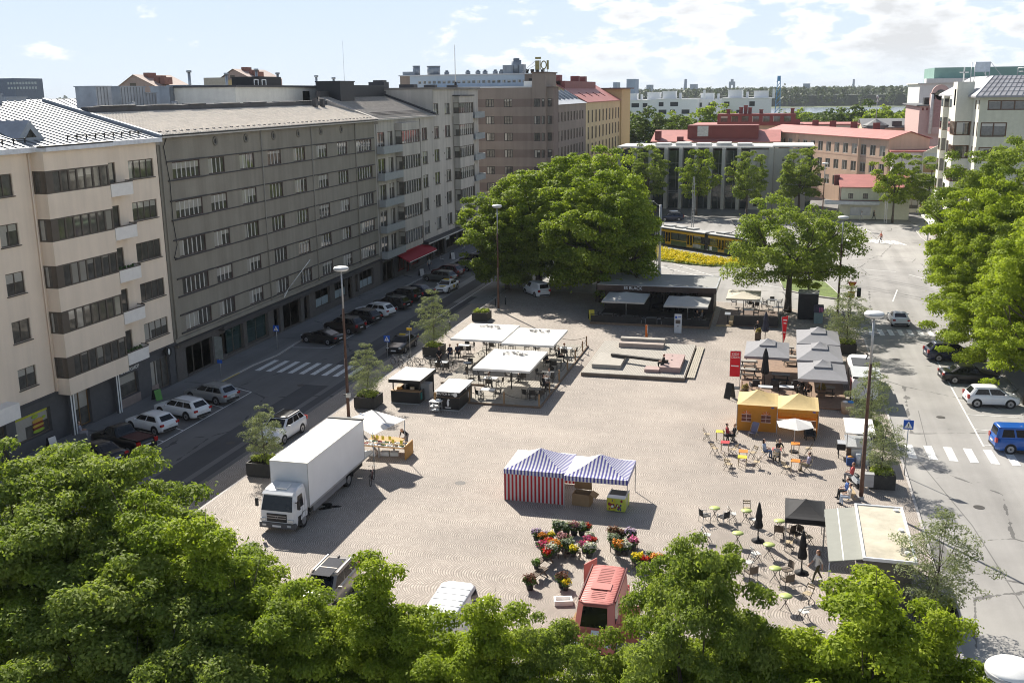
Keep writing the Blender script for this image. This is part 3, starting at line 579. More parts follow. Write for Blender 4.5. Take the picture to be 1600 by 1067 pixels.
# ---- grey banded building
def grey():
    b=Bld('grey_apartment_building','grey-brown rendered block with dark ledges and five rows of white-barred windows','' or (-57,100))
    G_=mat('grey_brown_render',(.275,.25,.205),.9,var=.08,scale=.4,bump=.25,bscale=25,streak=.12,fine=.07); LG=mat('dark_ledge',(.06,.055,.055),.7,var=.15); BASE=mat('granite_shopfront',(.105,.095,.088),.7,var=.15,scale=3)
    cols=[(79.05,83.4,6)]+[(84.85+5.71*i,87.75+5.71*i,4) for i in range(6)]+[(119.1,123.95,6)]
    rows=[(17.55,19.03),(14.16,15.68),(10.8,12.3),(7.45,8.9),(4.2,5.68)]
    holes=[(a,z0,c,z1) for z0,z1 in rows for a,c,_ in cols]
    wm=MB(); b.facade(wm,(FX,76.9),UY,48.15,3.3,21.15,[(h[0]-76.9,h[1],h[2]-76.9,h[3]) for h in holes]); wm.box(FX-12,77,0,FX-.3,125,21); b.part('wall',wm,G_)
    for i,h in enumerate(holes): b.window(P0,UY,h,cols[i%8][2],REDF,WHITEF,depth=.1,t=.085)
    for z0,z1 in rows:
        m=MB(); m.box(FX+.002,78.2,z0-.12,FX+.13,84.2,z0-.02); m.box(FX+.002,84.2,z0-.1,FX+.1,118.6,z0-.015); m.box(FX+.002,118.6,z0-.12,FX+.13,124.6,z0-.02); b.part('window_ledge',m,LG)
        m=MB(); m.box(FX+.002,78.2,z1+.02,FX+.13,84.2,z1+.13); m.box(FX+.002,84.2,z1+.03,FX+.1,118.6,z1+.11); m.box(FX+.002,118.6,z1+.02,FX+.13,124.6,z1+.13); b.part('window_ledge',m,LG)
    for i in range(6):
        y=86.32+5.69*i; m=MB().lathe([(.22,0),(.42,0),(.42,.08),(.3,.1),(.22,.03)],n=18,ring=True).move(Matrix.Translation((FX,y,20.48))@Matrix.Rotation(PI/2,4,'Y')); o=b.part('roundel',m,mat('roundel_stone',(.2,.185,.155),.85)); obj('roundel_pane',MB().cyl((FX+.0,y,20.48),(FX+.02,y,20.48),.24,n=16),BLACK,o)
    gh=[(78.6,.1,83.1,2.75),(84.4,.5,85.5,2.6),(85.5,.25,88.9,2.75),(89.6,.3,94,2.75),(95.3,.1,96.6,2.7),(97.4,.05,101.6,2.9),(102.4,.05,103.7,2.7),(105.4,.75,109.3,2.75),(110.6,.75,114.2,2.75),(114.5,.05,115.9,2.75),(116.8,.5,117.7,2.7),(118.2,.6,122.8,2.75)]
    gm=MB(); b.facade(gm,(FX,76.9),UY,48.15,0,3.3,[(h[0]-76.9,h[1],h[2]-76.9,h[3]) for h in gh],.35); b.part('shopfront_wall',gm,BASE)
    for h in gh: b.window(P0,UY,h,max(1,int((h[2]-h[0])/1.5)),BROWNF,depth=.3,t=.08)
    for h in (gh[2],gh[3]): b.part('shop_pane',MB().box(FX-.32,h[0]+.1,h[1]+.1,FX-.29,h[2]-.1,h[3]-.1),GREENG)
    for h in (gh[7],gh[8],gh[11]): b.part('frosted_panel',MB().box(FX-.32,h[0]+.1,h[1]+.08,FX-.28,h[2]-.1,h[1]+1.0),mat('frosted_glass',(.3,.36,.38),.5))
    co=MB().box(FX+.002,76.95,3.3,FX+.35,84.3,3.42).box(FX+.002,84.3,3.02,FX+.62,117.8,3.42).box(FX+.002,117.8,3.3,FX+.35,125,3.42); b.part('canopy',co,LG)
    b.part('string_course',MB().box(FX+.002,77,3.5,FX+.16,125,3.85),G_)
    ev=MB().box(FX-.3,77.15,21.15,FX+.55,125.1,21.28); ev.box(FX+.44,77.15,21.28,FX+.6,125.1,21.42,1); b.part('eaves',ev,[mat('pale_soffit',(.55,.52,.48),.7),BLACKM])
    rid=(-57.6,23.35); rm=MB().add([(FX+.5,77.1,21.4),(FX+.5,125.1,21.4),(rid[0],125.1,rid[1]),(rid[0],77.1,rid[1])],[(0,1,2,3)]).add([(rid[0],77.1,rid[1]),(rid[0],125.1,rid[1]),(-64,125.1,21),(-64,77.1,21)],[(0,1,2,3)])
    o=b.part('roof',rm,TILE); tl=MB(); ribs(tl,(FX+.5,77.3,21.42),(FX+.5,125,21.42),(rid[0]+.5,77.3,rid[1]-.15),(rid[0]+.5,125,rid[1]-.15),120,.06)
    for i in range(1,8):
        t=i/8; x=FX+.5+(rid[0]-FX-.5)*t; z=21.41+(rid[1]-21.4)*t; tl.beam((x,77.2,z),(x,125,z),.03,.04)
    obj('tile_ribs',tl,TILE,o); obj('ridge_flashing',MB().beam((rid[0],77.2,rid[1]+.12),(rid[0],125.1,rid[1]+.12),.7,.5),DARKROOF,o)
    sh=MB()
    hk=MB().obox((0,0,0),(.16,.32,.12)).mesh('snow_hook',DARKROOF)
    for i in range(44): link('snow_hook',hk,o,(FX-.1,77.8+i*1.08,21.63))
    sh=None
    for i in range(7): obj('roof_plank',MB().box(rid[0]-.5,79+i*6.3+random.uniform(0,1.5),rid[1]+.37,rid[0]+.5,82.5+i*6.3+random.uniform(0,2),rid[1]+.47),mat('walkway_board',(.3,.29,.28),.8) if i%2 else DARKROOF,o)
    for y in (119.4,121.5): obj('roof_vent',MB().box(rid[0]+1.,y,22.9,rid[0]+1.5,y+.5,24.0),DARKROOF,o)
    cb=[(FX+.06,78.5,21.2),(FX+.08,77.9,20.4),(FX+.1,78.35,17.4),(FX+.1,78.3,14),(FX+.1,78.6,12),(FX+.1,78.0,10.9),(FX+.1,78.9,10.7)]; b.part('loose_cable',MB().tube(cb,.035,5),BLACKM)
    for y,h in ((77.35,3.),(118.65,3.)): b.part('downpipe',MB().cyl((FX+.1,y,h),(FX+.1,y,21.2),.06,n=8),G_)
    for y in (94.9,106.4): b.part('downpipe',MB().cyl((FX+.12,y,3.5),(FX+.12,y,21.1),.05,n=8),mat('pale_downpipe',(.3,.28,.24),.7))
    # flag pole over the entrance
    p=MB().cyl((FX+.1,97.6,3.9),(FX+2.9,98.6,7.6),.05,.035,8); p.beam((FX+.1,97.6,3.6),(FX+.5,97.75,4.35),.1); b.part('flag_pole',p,WHITE)
grey()
# ---- white-grey building with bays and balconies
def pale():
    b=Bld('pale_apartment_building','pale grey weathered block with grey balconies, stacked bays and a red shop awning','' or (-57,148))
    C_=mat('pale_weathered_render',(.47,.44,.40),.88,var=.1,scale=.35,bump=.15,bscale=30,streak=.2,fine=.05); GB=mat('grey_balcony',(.29,.31,.315),.7,var=.1); BASE=mat('black_shopfront',(.035,.035,.037),.6,var=.2)
    rows=[(17.92,19.7),(14.5,16.3),(11.1,12.9),(7.7,9.5),(4.3,6.1)]; top=(21.4,23.05)
    sc_=[(143.2,145.4),(148.6,150.9),(153.9,156.4)]
    holes=[(a,z0,c,z1) for z0,z1 in rows for a,c in sc_]+[(a,*[top[0]],c,top[1]) for a,c in sc_[1:]]
    bal=[(125.9,128.4)]; holes+=[(126.,z0-.9,128.5,z1) for z0,z1 in rows]+[(129.6,z0-.9,131.5,z1) for z0,z1 in rows]+[(167.5,z0-.9,169.3,z1) for z0,z1 in rows+[top]]+[(139.9,z0+.05,141.3,z1) for z0,z1 in rows]
    wm=MB(); low=[h for h in holes if h[3]<21]; b.facade(wm,(FX,125.05),UY,46.95,3.35,21.2,[(h[0]-125.05,h[1],h[2]-125.05,h[3]) for h in low])
    up=[h for h in holes if h[3]>21]; b.facade(wm,(FX,148.4),UY,23.6,21.2,25.1,[(h[0]-148.4,h[1],h[2]-148.4,h[3]) for h in up])
    wm.box(FX-13,125.1,0,FX-.3,171.9,20.8).box(FX-13,148.4,20.8,FX-.02,148.7,25.1).box(FX-13,148.7,20.8,FX-.3,171.9,24.9); wm.box(FX-13,171.9,0,FX-.001,172.,25.1); b.part('wall',wm,C_)
    for h in holes: b.window(P0,UY,h,2,BROWNF,WHITEF,depth=.12,sill=BROWNF,t=.08)
    for y0,y1,rr in ((132.4,139.4,rows),(158.2,165.6,rows+[top])):
        bm=MB(); bx=FX+1.0; zs=[3.5]+[z for r in sorted(rr) for z in (r[0],r[1])]+[max(r[1] for r in rr)+1.0]
        for i in range(0,len(zs),2): bm.box(FX-.1,y0,zs[i],bx,y1,zs[i+1])
        b.part('bay',bm,C_)
        if len(rr)>5: b.part('bay_cap',MB().box(FX,y0-.25,zs[-1],bx+.25,y1+.25,zs[-1]+.18),DARKROOF)
        for z0,z1 in rr:
            fm=MB(); h=z1-z0; fm.box(bx-.1,y0,z0,bx-.005,y1,z0+.09).box(bx-.1,y0,z1-.09,bx-.005,y1,z1).box(FX,y0+.005,z0,bx-.1,y0+.1,z0+.09).box(FX,y0+.005,z1-.09,bx-.1,y0+.1,z1)
            for i in range(8): yy=y0+(y1-y0-.1)*i/7; fm.box(bx-.1,yy,z0+.09,bx-.01,yy+.1,z1-.09,1 if 0<i<7 else 0)
            o=b.part('bay_window',fm,[BROWNF,WHITEF])
            link('pane',MB().poly([(0,0,0),(0,y1-y0-.1,0),(0,y1-y0-.1,h),(0,0,h)]).mesh('pane',panemat()),o,(bx-.06,y0+.05,z0)); link('pane',MB().poly([(0,0,0),(.9,0,0),(.9,0,h),(0,0,h)]).mesh('pane',panemat()),o,(FX+.05,y0+.06,z0))
            if y0<140:
                pass
    for z0,z1 in rows:
        m=MB(); zb=z0-.95; m.box(FX,125.4,zb,FX+1.05,132.3,zb+.14).box(FX+.97,125.4,zb+.14,FX+1.05,132.3,zb+.98).box(FX,125.4,zb+.14,FX+.97,125.48,zb+.98); b.part('balcony',m,GB)
    for z0,z1 in rows+[top]:
        m=MB(); zb=z0-.95; m.box(FX,166.2,zb,FX+1.2,171.9,zb+.14).box(FX+1.1,166.2,zb+.14,FX+1.2,171.9,zb+1.0).box(FX,171.8,zb+.14,FX+1.1,171.9,zb+1.); b.part('balcony',m,GB)
    gh=[(126,.05,130,2.7),(131.6,.6,134.6,2.5),(135.0,.05,136.4,2.5),(136.8,.6,140.4,2.5),(143.5,.1,146.5,2.7),(147.5,.1,152,2.6),(153,.6,158,2.6),(159,.5,165,2.6),(166,.5,171,2.6)]
    gm=MB(); b.facade(gm,(FX,125.05),UY,46.95,0,3.35,[(h[0]-125.05,h[1],h[2]-125.05,h[3]) for h in gh],.35); b.part('shopfront_wall',gm,BASE)
    for h in gh: b.window(P0,UY,h,2,BROWNF if h[0]<131 or h[0]>141 else mat('red_shop_frame',(.24,.03,.03)),depth=.3,t=.1)
    b.part('canopy',MB().box(FX+.002,125.1,3.15,FX+.5,133,3.4).box(FX+.002,141.5,3.0,FX+1.1,172,3.42).box(FX+1.1,141.5,3.02,FX+1.13,172,3.2,1),[DARKROOF,mat('canopy_edge',(.5,.5,.48))])
    aw=MB().add([(FX+.05,131.2,3.0),(FX+.05,142.8,3.0),(FX+1.9,142.8,2.25),(FX+1.9,131.2,2.25),(FX+.05,131.2,2.95),(FX+.05,142.8,2.95),(FX+1.9,142.8,2.0),(FX+1.9,131.2,2.0)],[(0,3,2,1),(4,5,6,7),(3,7,6,2),(0,4,7,3),(1,2,6,5)]).box(FX+.02,134.2,3.0,FX+.25,139.6,3.6)
    o=b.part('awning',aw,mat('red_awning',(.42,.012,.03),.7,trans=.2,var=.06)); obj('awning_stripe',MB().box(FX+1.905,131.2,2.02,FX+1.93,142.8,2.12),WHITE,o)
    b.part('sign_lettering',place_text('BAKERY',.5,(FX+1.15,150.2,2.75),(0,1,0),(0,0,1)),WHITE)
    for y in (125.35,142.1,157.7): b.part('downpipe',MB().cyl((FX+.12,y,3.4),(FX+.12,y,21.),.055,n=8),mat('pale_downpipe',(.3,.28,.24),.7))
    for i in range(15): b.part('wall_vent',MB().box(FX+.002,142.4+5.35*(i%3),5.2+3.4*(i//3),FX+.03,142.65+5.35*(i%3),5.45+3.4*(i//3)),BROWNF)
    ev=MB().box(FX-.3,125.2,21.2,FX+.5,148.3,21.38); b.part('eaves',ev,mat('pale_soffit',(.55,.52,.48),.7))
    rid=(-58.5,24.3); rm=MB().add([(FX+.5,125.2,21.42),(FX+.5,149.6,21.42),(rid[0],148.3,rid[1]),(rid[0],125.2,rid[1])],[(0,1,2,3)]).add([(FX+.5,125.2,21.42),(rid[0],125.2,rid[1]),(rid[0],125.2,20.8),(FX+.5,125.2,20.8)],[(0,1,2,3)])
    o=b.part('roof',rm,TILED); tl=MB(); ribs(tl,(FX+.4,126.,21.44),(FX+.4,148.2,21.44),(rid[0],126.,rid[1]),(rid[0],147.5,rid[1]),70,.05); obj('tile_ribs',tl,TILED,o)
    for i in range(1,13): 
        pass
    obj('ridge_flashing',MB().beam((rid[0],125.2,rid[1]+.3),(rid[0],148.3,rid[1]+.3),.5,.7),DARKROOF,o); obj('verge',MB().beam((FX+.5,148.1,21.6),(rid[0],148.1,rid[1]+.2),.9,.2),DARKROOF,o)
    obj('roof_stack',MB().box(-60,128.0,22.,-56.6,132.6,26.1).box(-60.1,127.9,26.1,-56.5,132.7,26.25),mat('black_sheet_stack',(.025,.027,.032),.5,.2),o); obj('roof_stack',MB().box(-62.5,132.6,22.5,-58.0,147.,25.75),mat('black_sheet_stack',(.025,.027,.032)),o)
    for i in range(3):
        t=.06+.05*i; x=FX+.5+(rid[0]-FX-.5)*t; z=21.55+(rid[1]-21.4)*t; obj('snow_guard',MB().cyl((x,126,z+.15),(x,148,z+.15),.035,n=5),BLACKM,o)
    fr=MB().box(FX-13.2,148.3,25.1,FX+.35,172.2,25.38); o=b.part('flat_roof',fr,mat('bitumen_roof',(.22,.2,.18),.85,var=.2,scale=.4)); 
    for x,y,sx,sy,h in ((-56,152,2.4,1.6,.5),(-54.5,158,1.8,1.2,.45),(-60,150,2.5,2,.9),(-61,153,1.6,1.6,1.2),(-53.5,166,1.6,1,.4)): obj('roof_hatch',MB().box(x-sx/2,y-sy/2,25.38,x+sx/2,y+sy/2,25.38+h),DARKROOF,o)
    m=MB().cyl((-53.2,166.9,25.4),(-53.2,166.9,32.2),.09,.05,8).cyl((-53.2,166.9,25.4),(-53.2,166.9,26.3),.22,n=8,mi=1); obj('flag_mast',m,[WHITE,BLACKM],o)
    obj('aerial',MB().cyl((-57,130.4,24.5),(-57,130.4,31.3),.025,.012,6),STEEL,o)
pale()
# ------------------------------------------------------------------ farther buildings
def brown():
    b=Bld('brown_corner_building','brown banded corner block with a steel-blue penthouse and a rooftop sign','' or (-52,196)); Y=188.
    BR=mat('brown_render',(.25,.205,.175),.88,var=.07,scale=.4,streak=.1,fine=.04); BR2=mat('brown_render_band',(.185,.142,.123),.88,var=.08,scale=.4,streak=.1)
    rows=[(21.9,23.35),(18.8,20.26),(15.75,17.22),(12.7,14.16),(9.6,11.06),(6.5,8.0)]
    u=(1,0); x0=-66.
    cols=[(-61.5,-59.9),(-57.8,-56.2),(-54.15,-52.55),(-50.65,-49.05)]
    holes=[(a-x0,z0,c-x0,z1) for a,c in cols for z0,z1 in rows]
    wm=MB(); mih=lambda cu,cz:1 if any(z0-.05<cz<z1+.05 for z0,z1 in rows) else 0
    b.facade(wm,(x0,Y),u,20.8,0,25.35,holes,mih=mih)
    for h in holes: b.window((x0,Y),u,h,3,BLACK,BLACK,depth=.1,t=.1)
    cx=[(-45.75,-44.2),(-43.65,-43.05)]; h2=[(a+45.2,z0,c+45.2,z1) for a,c in ((-44.9,-43.75),(-43.4,-42.9)) for z0,z1 in rows]
    b.facade(wm,(-45.2,Y-.25),u,2.5,0,27.9,h2,mih=mih); wm.box(-45.2,Y-.25,25.3,-45.19,Y+8,27.9)
    for h in h2: b.window((-45.2,Y-.25),u,h,2 if h[2]-h[0]>1 else 1,BLACK,depth=.1,t=.08)
    wm.add([(-42.7,Y-.25,0),(-42.7,Y+9,0),(-42.7,Y+9,27.9),(-42.7,Y-.25,27.9)],[(0,1,2,3)]); wm.add([(-45.2,Y-.25,27.9),(-42.7,Y-.25,27.9),(-42.7,Y+9,27.9),(-45.2,Y+9,27.9)],[(0,1,2,3)])
    h3=[(.25,z0,.95,z1) for z0,z1 in rows[:5]]
    b.facade(wm,(-42.7,Y+.6),u,1.3,0,25.3,h3,mih=mih)
    for h in h3: b.window((-42.7,Y+.6),u,h,1,BLACK,depth=.1,t=.08)
    SX=-43.2; SXu=(0,1)
    wm.add([(-41.4,Y+.6,0),(-41.4,Y+5,0),(-41.4,Y+5,25.3),(-41.4,Y+.6,25.3)],[(0,1,2,3)],1); wm.add([(-42.7,Y+.6,25.3),(-41.4,Y+.6,25.3),(-41.4,Y+5,25.3),(-42.7,Y+5,25.3)],[(0,1,2,3)]); wm.add([(-41.4,Y+5,0),(-44,Y+5,0),(-44,Y+5,25.3),(-41.4,Y+5,25.3)],[(0,1,2,3)])
    # street side wing
    sh=[(200.7+3.15*i-193,z0,202.1+3.15*i-193,z1) for i in range(9) for z0,z1 in ((17.9,20.6),(14.9,17.0),(11.6,13.8),(8.4,10.5))]
    sh=[(a,z0 if z1<20 else 18.7,c,z1) for a,z0,c,z1 in sh]
    b.facade(wm,(SX,193),SXu,37.2,0,22.1,sh)
    for h in sh: b.window((SX,193),SXu,h,2,BROWNF,depth=.14,t=.1,sub=False)
    wm.box(x0,Y+.5,0,SX-.4,Y+12,24.8); wm.box(-58,Y+10,0,SX-.4,230.1,21.6)
    b.part('wall',wm,[BR,BR2])
    o=b.part('flat_roof',MB().box(x0-.2,Y-.15,25.35,-45.3,Y+12,25.62),METALROOF)
    b.part('dark_cornice',MB().box(-45.4,Y-.45,27.9,-42.5,Y+9.2,28.1).box(-42.65,Y+.45,25.3,-41.2,Y+5.1,25.45),mat('cornice_brown',(.13,.09,.07),.8))
    rm=MB().add([(SX+.4,193,22.1),(SX+.4,230.2,22.1),(SX-8,230.2,25.8),(SX-8,193,25.8)],[(0,1,2,3)]); r=b.part('roof',rm,METALROOF)
    for i in range(8): obj('metal_roof_box',MB().beam((SX-.5-1.,197+i*4.4,22.9),(SX-4.4,197+i*4.4,24.7),.5,.7),GREYMETAL,r)
    ch=MB().box(SX-6,196,22,SX-2.6,202.5,27.0).box(SX-6.05,195.9,26.95,SX-2.5,202.6,27.15); 
    cp=obj('chimney_block',ch,mat('blue_grey_sheet',(.38,.43,.48),.5,.2,streak=.1),r)
    for i in range(4): obj('chimney_pot',MB().cyl((SX-5.2+i*.7,197+i*1.4,27.1),(SX-5.2+i*.7,197+i*1.4,28.4),.3,n=8).cyl((SX-5.2+i*.7,197+i*1.4,28.4),(SX-5.2+i*.7,197+i*1.4,28.8),.38,n=8),BLACK,cp)
    # penthouse
    BL=mat('steel_blue_cladding',(.40,.47,.55),.5,.15,var=.06,scale=.5); PY_=191.; ph=[]
    for i in range(22): a=1.6+i*.98; ph.append((a,26.25,a+.7,26.85))
    pm=MB(); b.facade(pm,(-70,PY_),u,22.6,25.5,27.75,ph); pm.box(-47.4,PY_,25.5,-45.2,PY_+.1,27.75,1).box(-72.,PY_,25.5,-70,PY_+.1,27.75,1).box(-72,PY_+.1,25.5,-45.2,PY_+6,27.7)
    sm=MB()
    for i in range(46): pm.box(-69.9+i*.48,PY_-.03,25.5,-69.86+i*.48,PY_,26.1)
    po=b.part('penthouse',pm,[BL,BR])
    for h in ph: b.window((-70,PY_),u,h,1,BL,depth=.08,t=.05,sub=False,name='penthouse_window')
    b.part('penthouse_roof',MB().box(-72.2,PY_-.25,27.75,-45.2,PY_+6.2,27.95),METALROOF); obj('door',MB().box(-46.6,PY_-.04,25.55,-45.8,PY_,27.0),BLACKM,po)
    for x,z,r_ in ((-69.5,29.6,.7),(-66.,29.5,1.25)): b.part('roof_tank',MB().cyl((x,PY_+2.5,27.95),(x,PY_+2.5,z),r_,n=16).cyl((x,PY_+2.5,z),(x,PY_+2.5,z+.12),r_*1.06,n=16),GREYMETAL)
    b.part('roof_duct',MB().box(-71.8,PY_+1,27.9,-69.4,PY_+3,28.6),GREYMETAL)
    b.part('machine_house',MB().cyl((-49.6,PY_+2.5,27.9),(-49.6,PY_+2.5,30.4),.95,n=14).box(-52.,PY_+1.5,27.9,-50.,PY_+3.5,29.5).box(-48.8,PY_+1.5,27.9,-48.,PY_+3.5,29.6).cyl((-49.6,PY_+2.5,30.4),(-49.6,PY_+2.5,30.75),.6,n=14),GREYMETAL)
    for x in (-63.2,-59,-57,-55.6,-53.6,-52.4): b.part('roof_fan',MB().cyl((x,PY_+2,27.95),(x,PY_+2,28.5),.5,n=10).cyl((x,PY_+2,28.5),(x,PY_+2,28.75),.3,n=10),GREYMETAL)
    b.part('vent_unit',MB().box(-46.9,Y+.3,25.62,-45.3,Y+1.3,26.5),WHITE)
    # rooftop letters on their frame
    GO=mat('brass_letters',(.29,.25,.1),.5,.3,var=.15); m=MB()
    sx=-44.9; sy=Y+1.; 
    m.box(sx,sy,29.4,sx+.75,sy+.25,32.0).box(sx+.85,sy,29.4,sx+.98,sy+.25,32.0).box(sx+2.15,sy,29.4,sx+2.5,sy+.25,32.0).box(sx,sy,32.4,sx+1.05,sy+.25,33.0)
    ring=MB().lathe([(.42,-.12),(.56,-.12),(.56,.12),(.42,.12)],n=20,ring=True).move(Matrix.Translation((sx+1.58,sy+.12,30.7))@Matrix.Diagonal((.95,1,2.25,1))@Matrix.Rotation(PI/2,4,'X')); m.join(ring)
    m.v=[(x,y,28.5+(z-29.4)*.62) for x,y,z in m.v]
    so=b.part('rooftop_sign',m,GO); fr=MB()
    for x in (0,.7,1.5,2.3): fr.beam((sx+x,sy+.1,28.1),(sx+x,sy+.1,28.6),.07)
    fr.beam((sx,sy+.1,30.),(sx-3.2,sy+2,28),.05).beam((sx,sy+.1,29.3),(sx-3.,sy+2,28),.05); obj('sign_frame',fr,STEEL,so)
brown()
def block(name,label,p0,u,w,d,z1,wall,cols,rows,roofm,roof='flat',ridge=3.,overhang=.4,frame=None,side=None,z0=0,n=2,cat='building',group=None,depth=.15):
    """building: front along u from p0, depth d behind it; window holes from cols x rows; side(+u end) windows optional"""
    b=Bld(name,label,(p0[0]+u[0]*w/2,p0[1]+u[1]*w/2),cat,group); nrm=(-u[1],u[0]); frame=frame or BROWNF
    P=lambda a,q,z:(p0[0]+u[0]*a+nrm[0]*q,p0[1]+u[1]*a+nrm[1]*q,z)
    holes=[(a,r0,c,r1) for a,c in cols for r0,r1 in rows]; wm=MB(); b.facade(wm,p0,u,w,z0,z1,holes,depth)
    for h in holes: b.window(p0,u,h,n,frame,depth=depth*.75,sub=False,t=.09)
    ps=P(w,0,0)[:2]; us=nrm; sh=[(a,r0,c,r1) for a,c in (side or []) for r0,r1 in rows]; b.facade(wm,ps,us,d,z0,z1,sh,depth)
    for h in sh: b.window(ps,us,h,n,frame,depth=depth*.75,sub=False,t=.09)
    wm.add([P(0,0,z0),P(0,d,z0),P(0,d,z1),P(0,0,z1)],[(3,2,1,0)]); wm.add([P(0,d,z0),P(w,d,z0),P(w,d,z1),P(0,d,z1)],[(0,1,2,3)][::-1])
    wm.add([P(.4,.4,z0),P(w-.4,.4,z0),P(w-.4,d-.4,z0),P(.4,d-.4,z0),P(.4,.4,z1-.1),P(w-.4,.4,z1-.1),P(w-.4,d-.4,z1-.1),P(.4,d-.4,z1-.1)],[(4,5,6,7),(0,1,5,4),(1,2,6,5),(2,3,7,6),(3,0,4,7)])
    o_=overhang; rm=MB()
    if roof=='flat': rm.add([P(-o_,-o_,z1),P(w+o_,-o_,z1),P(w+o_,d+o_,z1),P(-o_,d+o_,z1),P(-o_,-o_,z1+.3),P(w+o_,-o_,z1+.3),P(w+o_,d+o_,z1+.3),P(-o_,d+o_,z1+.3)],[(4,5,6,7),(0,1,5,4),(1,2,6,5),(2,3,7,6),(3,0,4,7),(3,2,1,0)])
    elif roof=='gable':
        h=ridge; A=[P(-o_,-o_,z1),P(w+o_,-o_,z1),P(w+o_,d/2,z1+h),P(-o_,d/2,z1+h),P(w+o_,d+o_,z1),P(-o_,d+o_,z1)]; B=[(x,y,z+.15) for x,y,z in A]
        rm.add(A+B,[(6,7,8,9),(9,8,10,11),(0,1,7,6),(1,2,8,7),(2,4,10,8),(3,0,6,9),(5,3,9,11),(0,3,2,1),(3,5,4,2)]); wm.add([P(0,0,z1),P(0,d,z1),P(0,d/2,z1+h)],[(0,1,2)]); wm.add([P(w,0,z1),P(w,d,z1),P(w,d/2,z1+h)],[(0,1,2)])
    elif roof=='shed':
        A=[P(-o_,-o_,z1),P(w+o_,-o_,z1),P(w+o_,d,z1+ridge),P(-o_,d,z1+ridge)]; B=[(x,y,z+.15) for x,y,z in A]; rm.add(A+B,[(4,5,6,7),(0,1,5,4),(1,2,6,5),(3,0,4,7),(2,3,7,6)]); wm.add([P(w,0,z1),P(w,d,z1),P(w,d,z1+ridge)],[(0,1,2)]); wm.add([P(0,0,z1),P(0,d,z1),P(0,d,z1+ridge)],[(0,1,2)])
    b.wall=b.part('wall',wm,wall); b.roof=b.part('roof',rm,roofm); b.P=P
    return b
def grid(a,step,w,n): return [(a+step*i,a+step*i+w) for i in range(n)]
YEL=mat('yellow_render',(.56,.45,.26),.85,var=.06,scale=.3,streak=.06); CREAM=mat('cream_render',(.58,.54,.44),.85,var=.06,scale=.3,streak=.06); PINK=mat('peach_render',(.60,.42,.31),.85,var=.05,scale=.3,streak=.05)
y=block('yellow_apartment_building','yellow rendered apartment block with a dark red sheet roof beyond the brown block',(-43.2,230.4),(0,1),49,14,22.1,YEL,grid(2.2,4.9,1.9,9)+[(46.,47.6)],[(17.6,20.4),(13.9,16.7),(10.2,13.),(6.5,9.3),(2.8,5.6)],REDROOF,'gable',4.1)
for i in range(4): y.part('roof_vent',MB().beam(y.P(8+i*9,1.8,23.1),y.P(8+i*9,3.4,24.0),.6,.9),DREDROOF)
y.part('ridge_wall',MB().add([y.P(1,5,24),y.P(40,5,24),y.P(40,8,24),y.P(1,8,24),y.P(1,5,26.9),y.P(40,5,26.9),y.P(40,8,26.9),y.P(1,8,26.9)],[(0,1,5,4),(1,2,6,5),(2,3,7,6),(3,0,4,7),(4,5,6,7)]),DREDROOF)
for a in (0,21,30): y.part('chimney',MB().box(*y.P(a+1,8,26),*y.P(a+3,6,28.2)),DREDROOF)
block('ochre_gable_building','ochre gabled end house behind the yellow apartment block',(-50.5,279.6),(1,0),7.7,16,25.1,mat('ochre_render',(.5,.37,.19),.85,var=.06),[(5.8,7.0)],[(18,20),(14,16),(10,12),(6,8)],mat('brown_eaves',(.12,.07,.06),.7),'flat',overhang=1.)
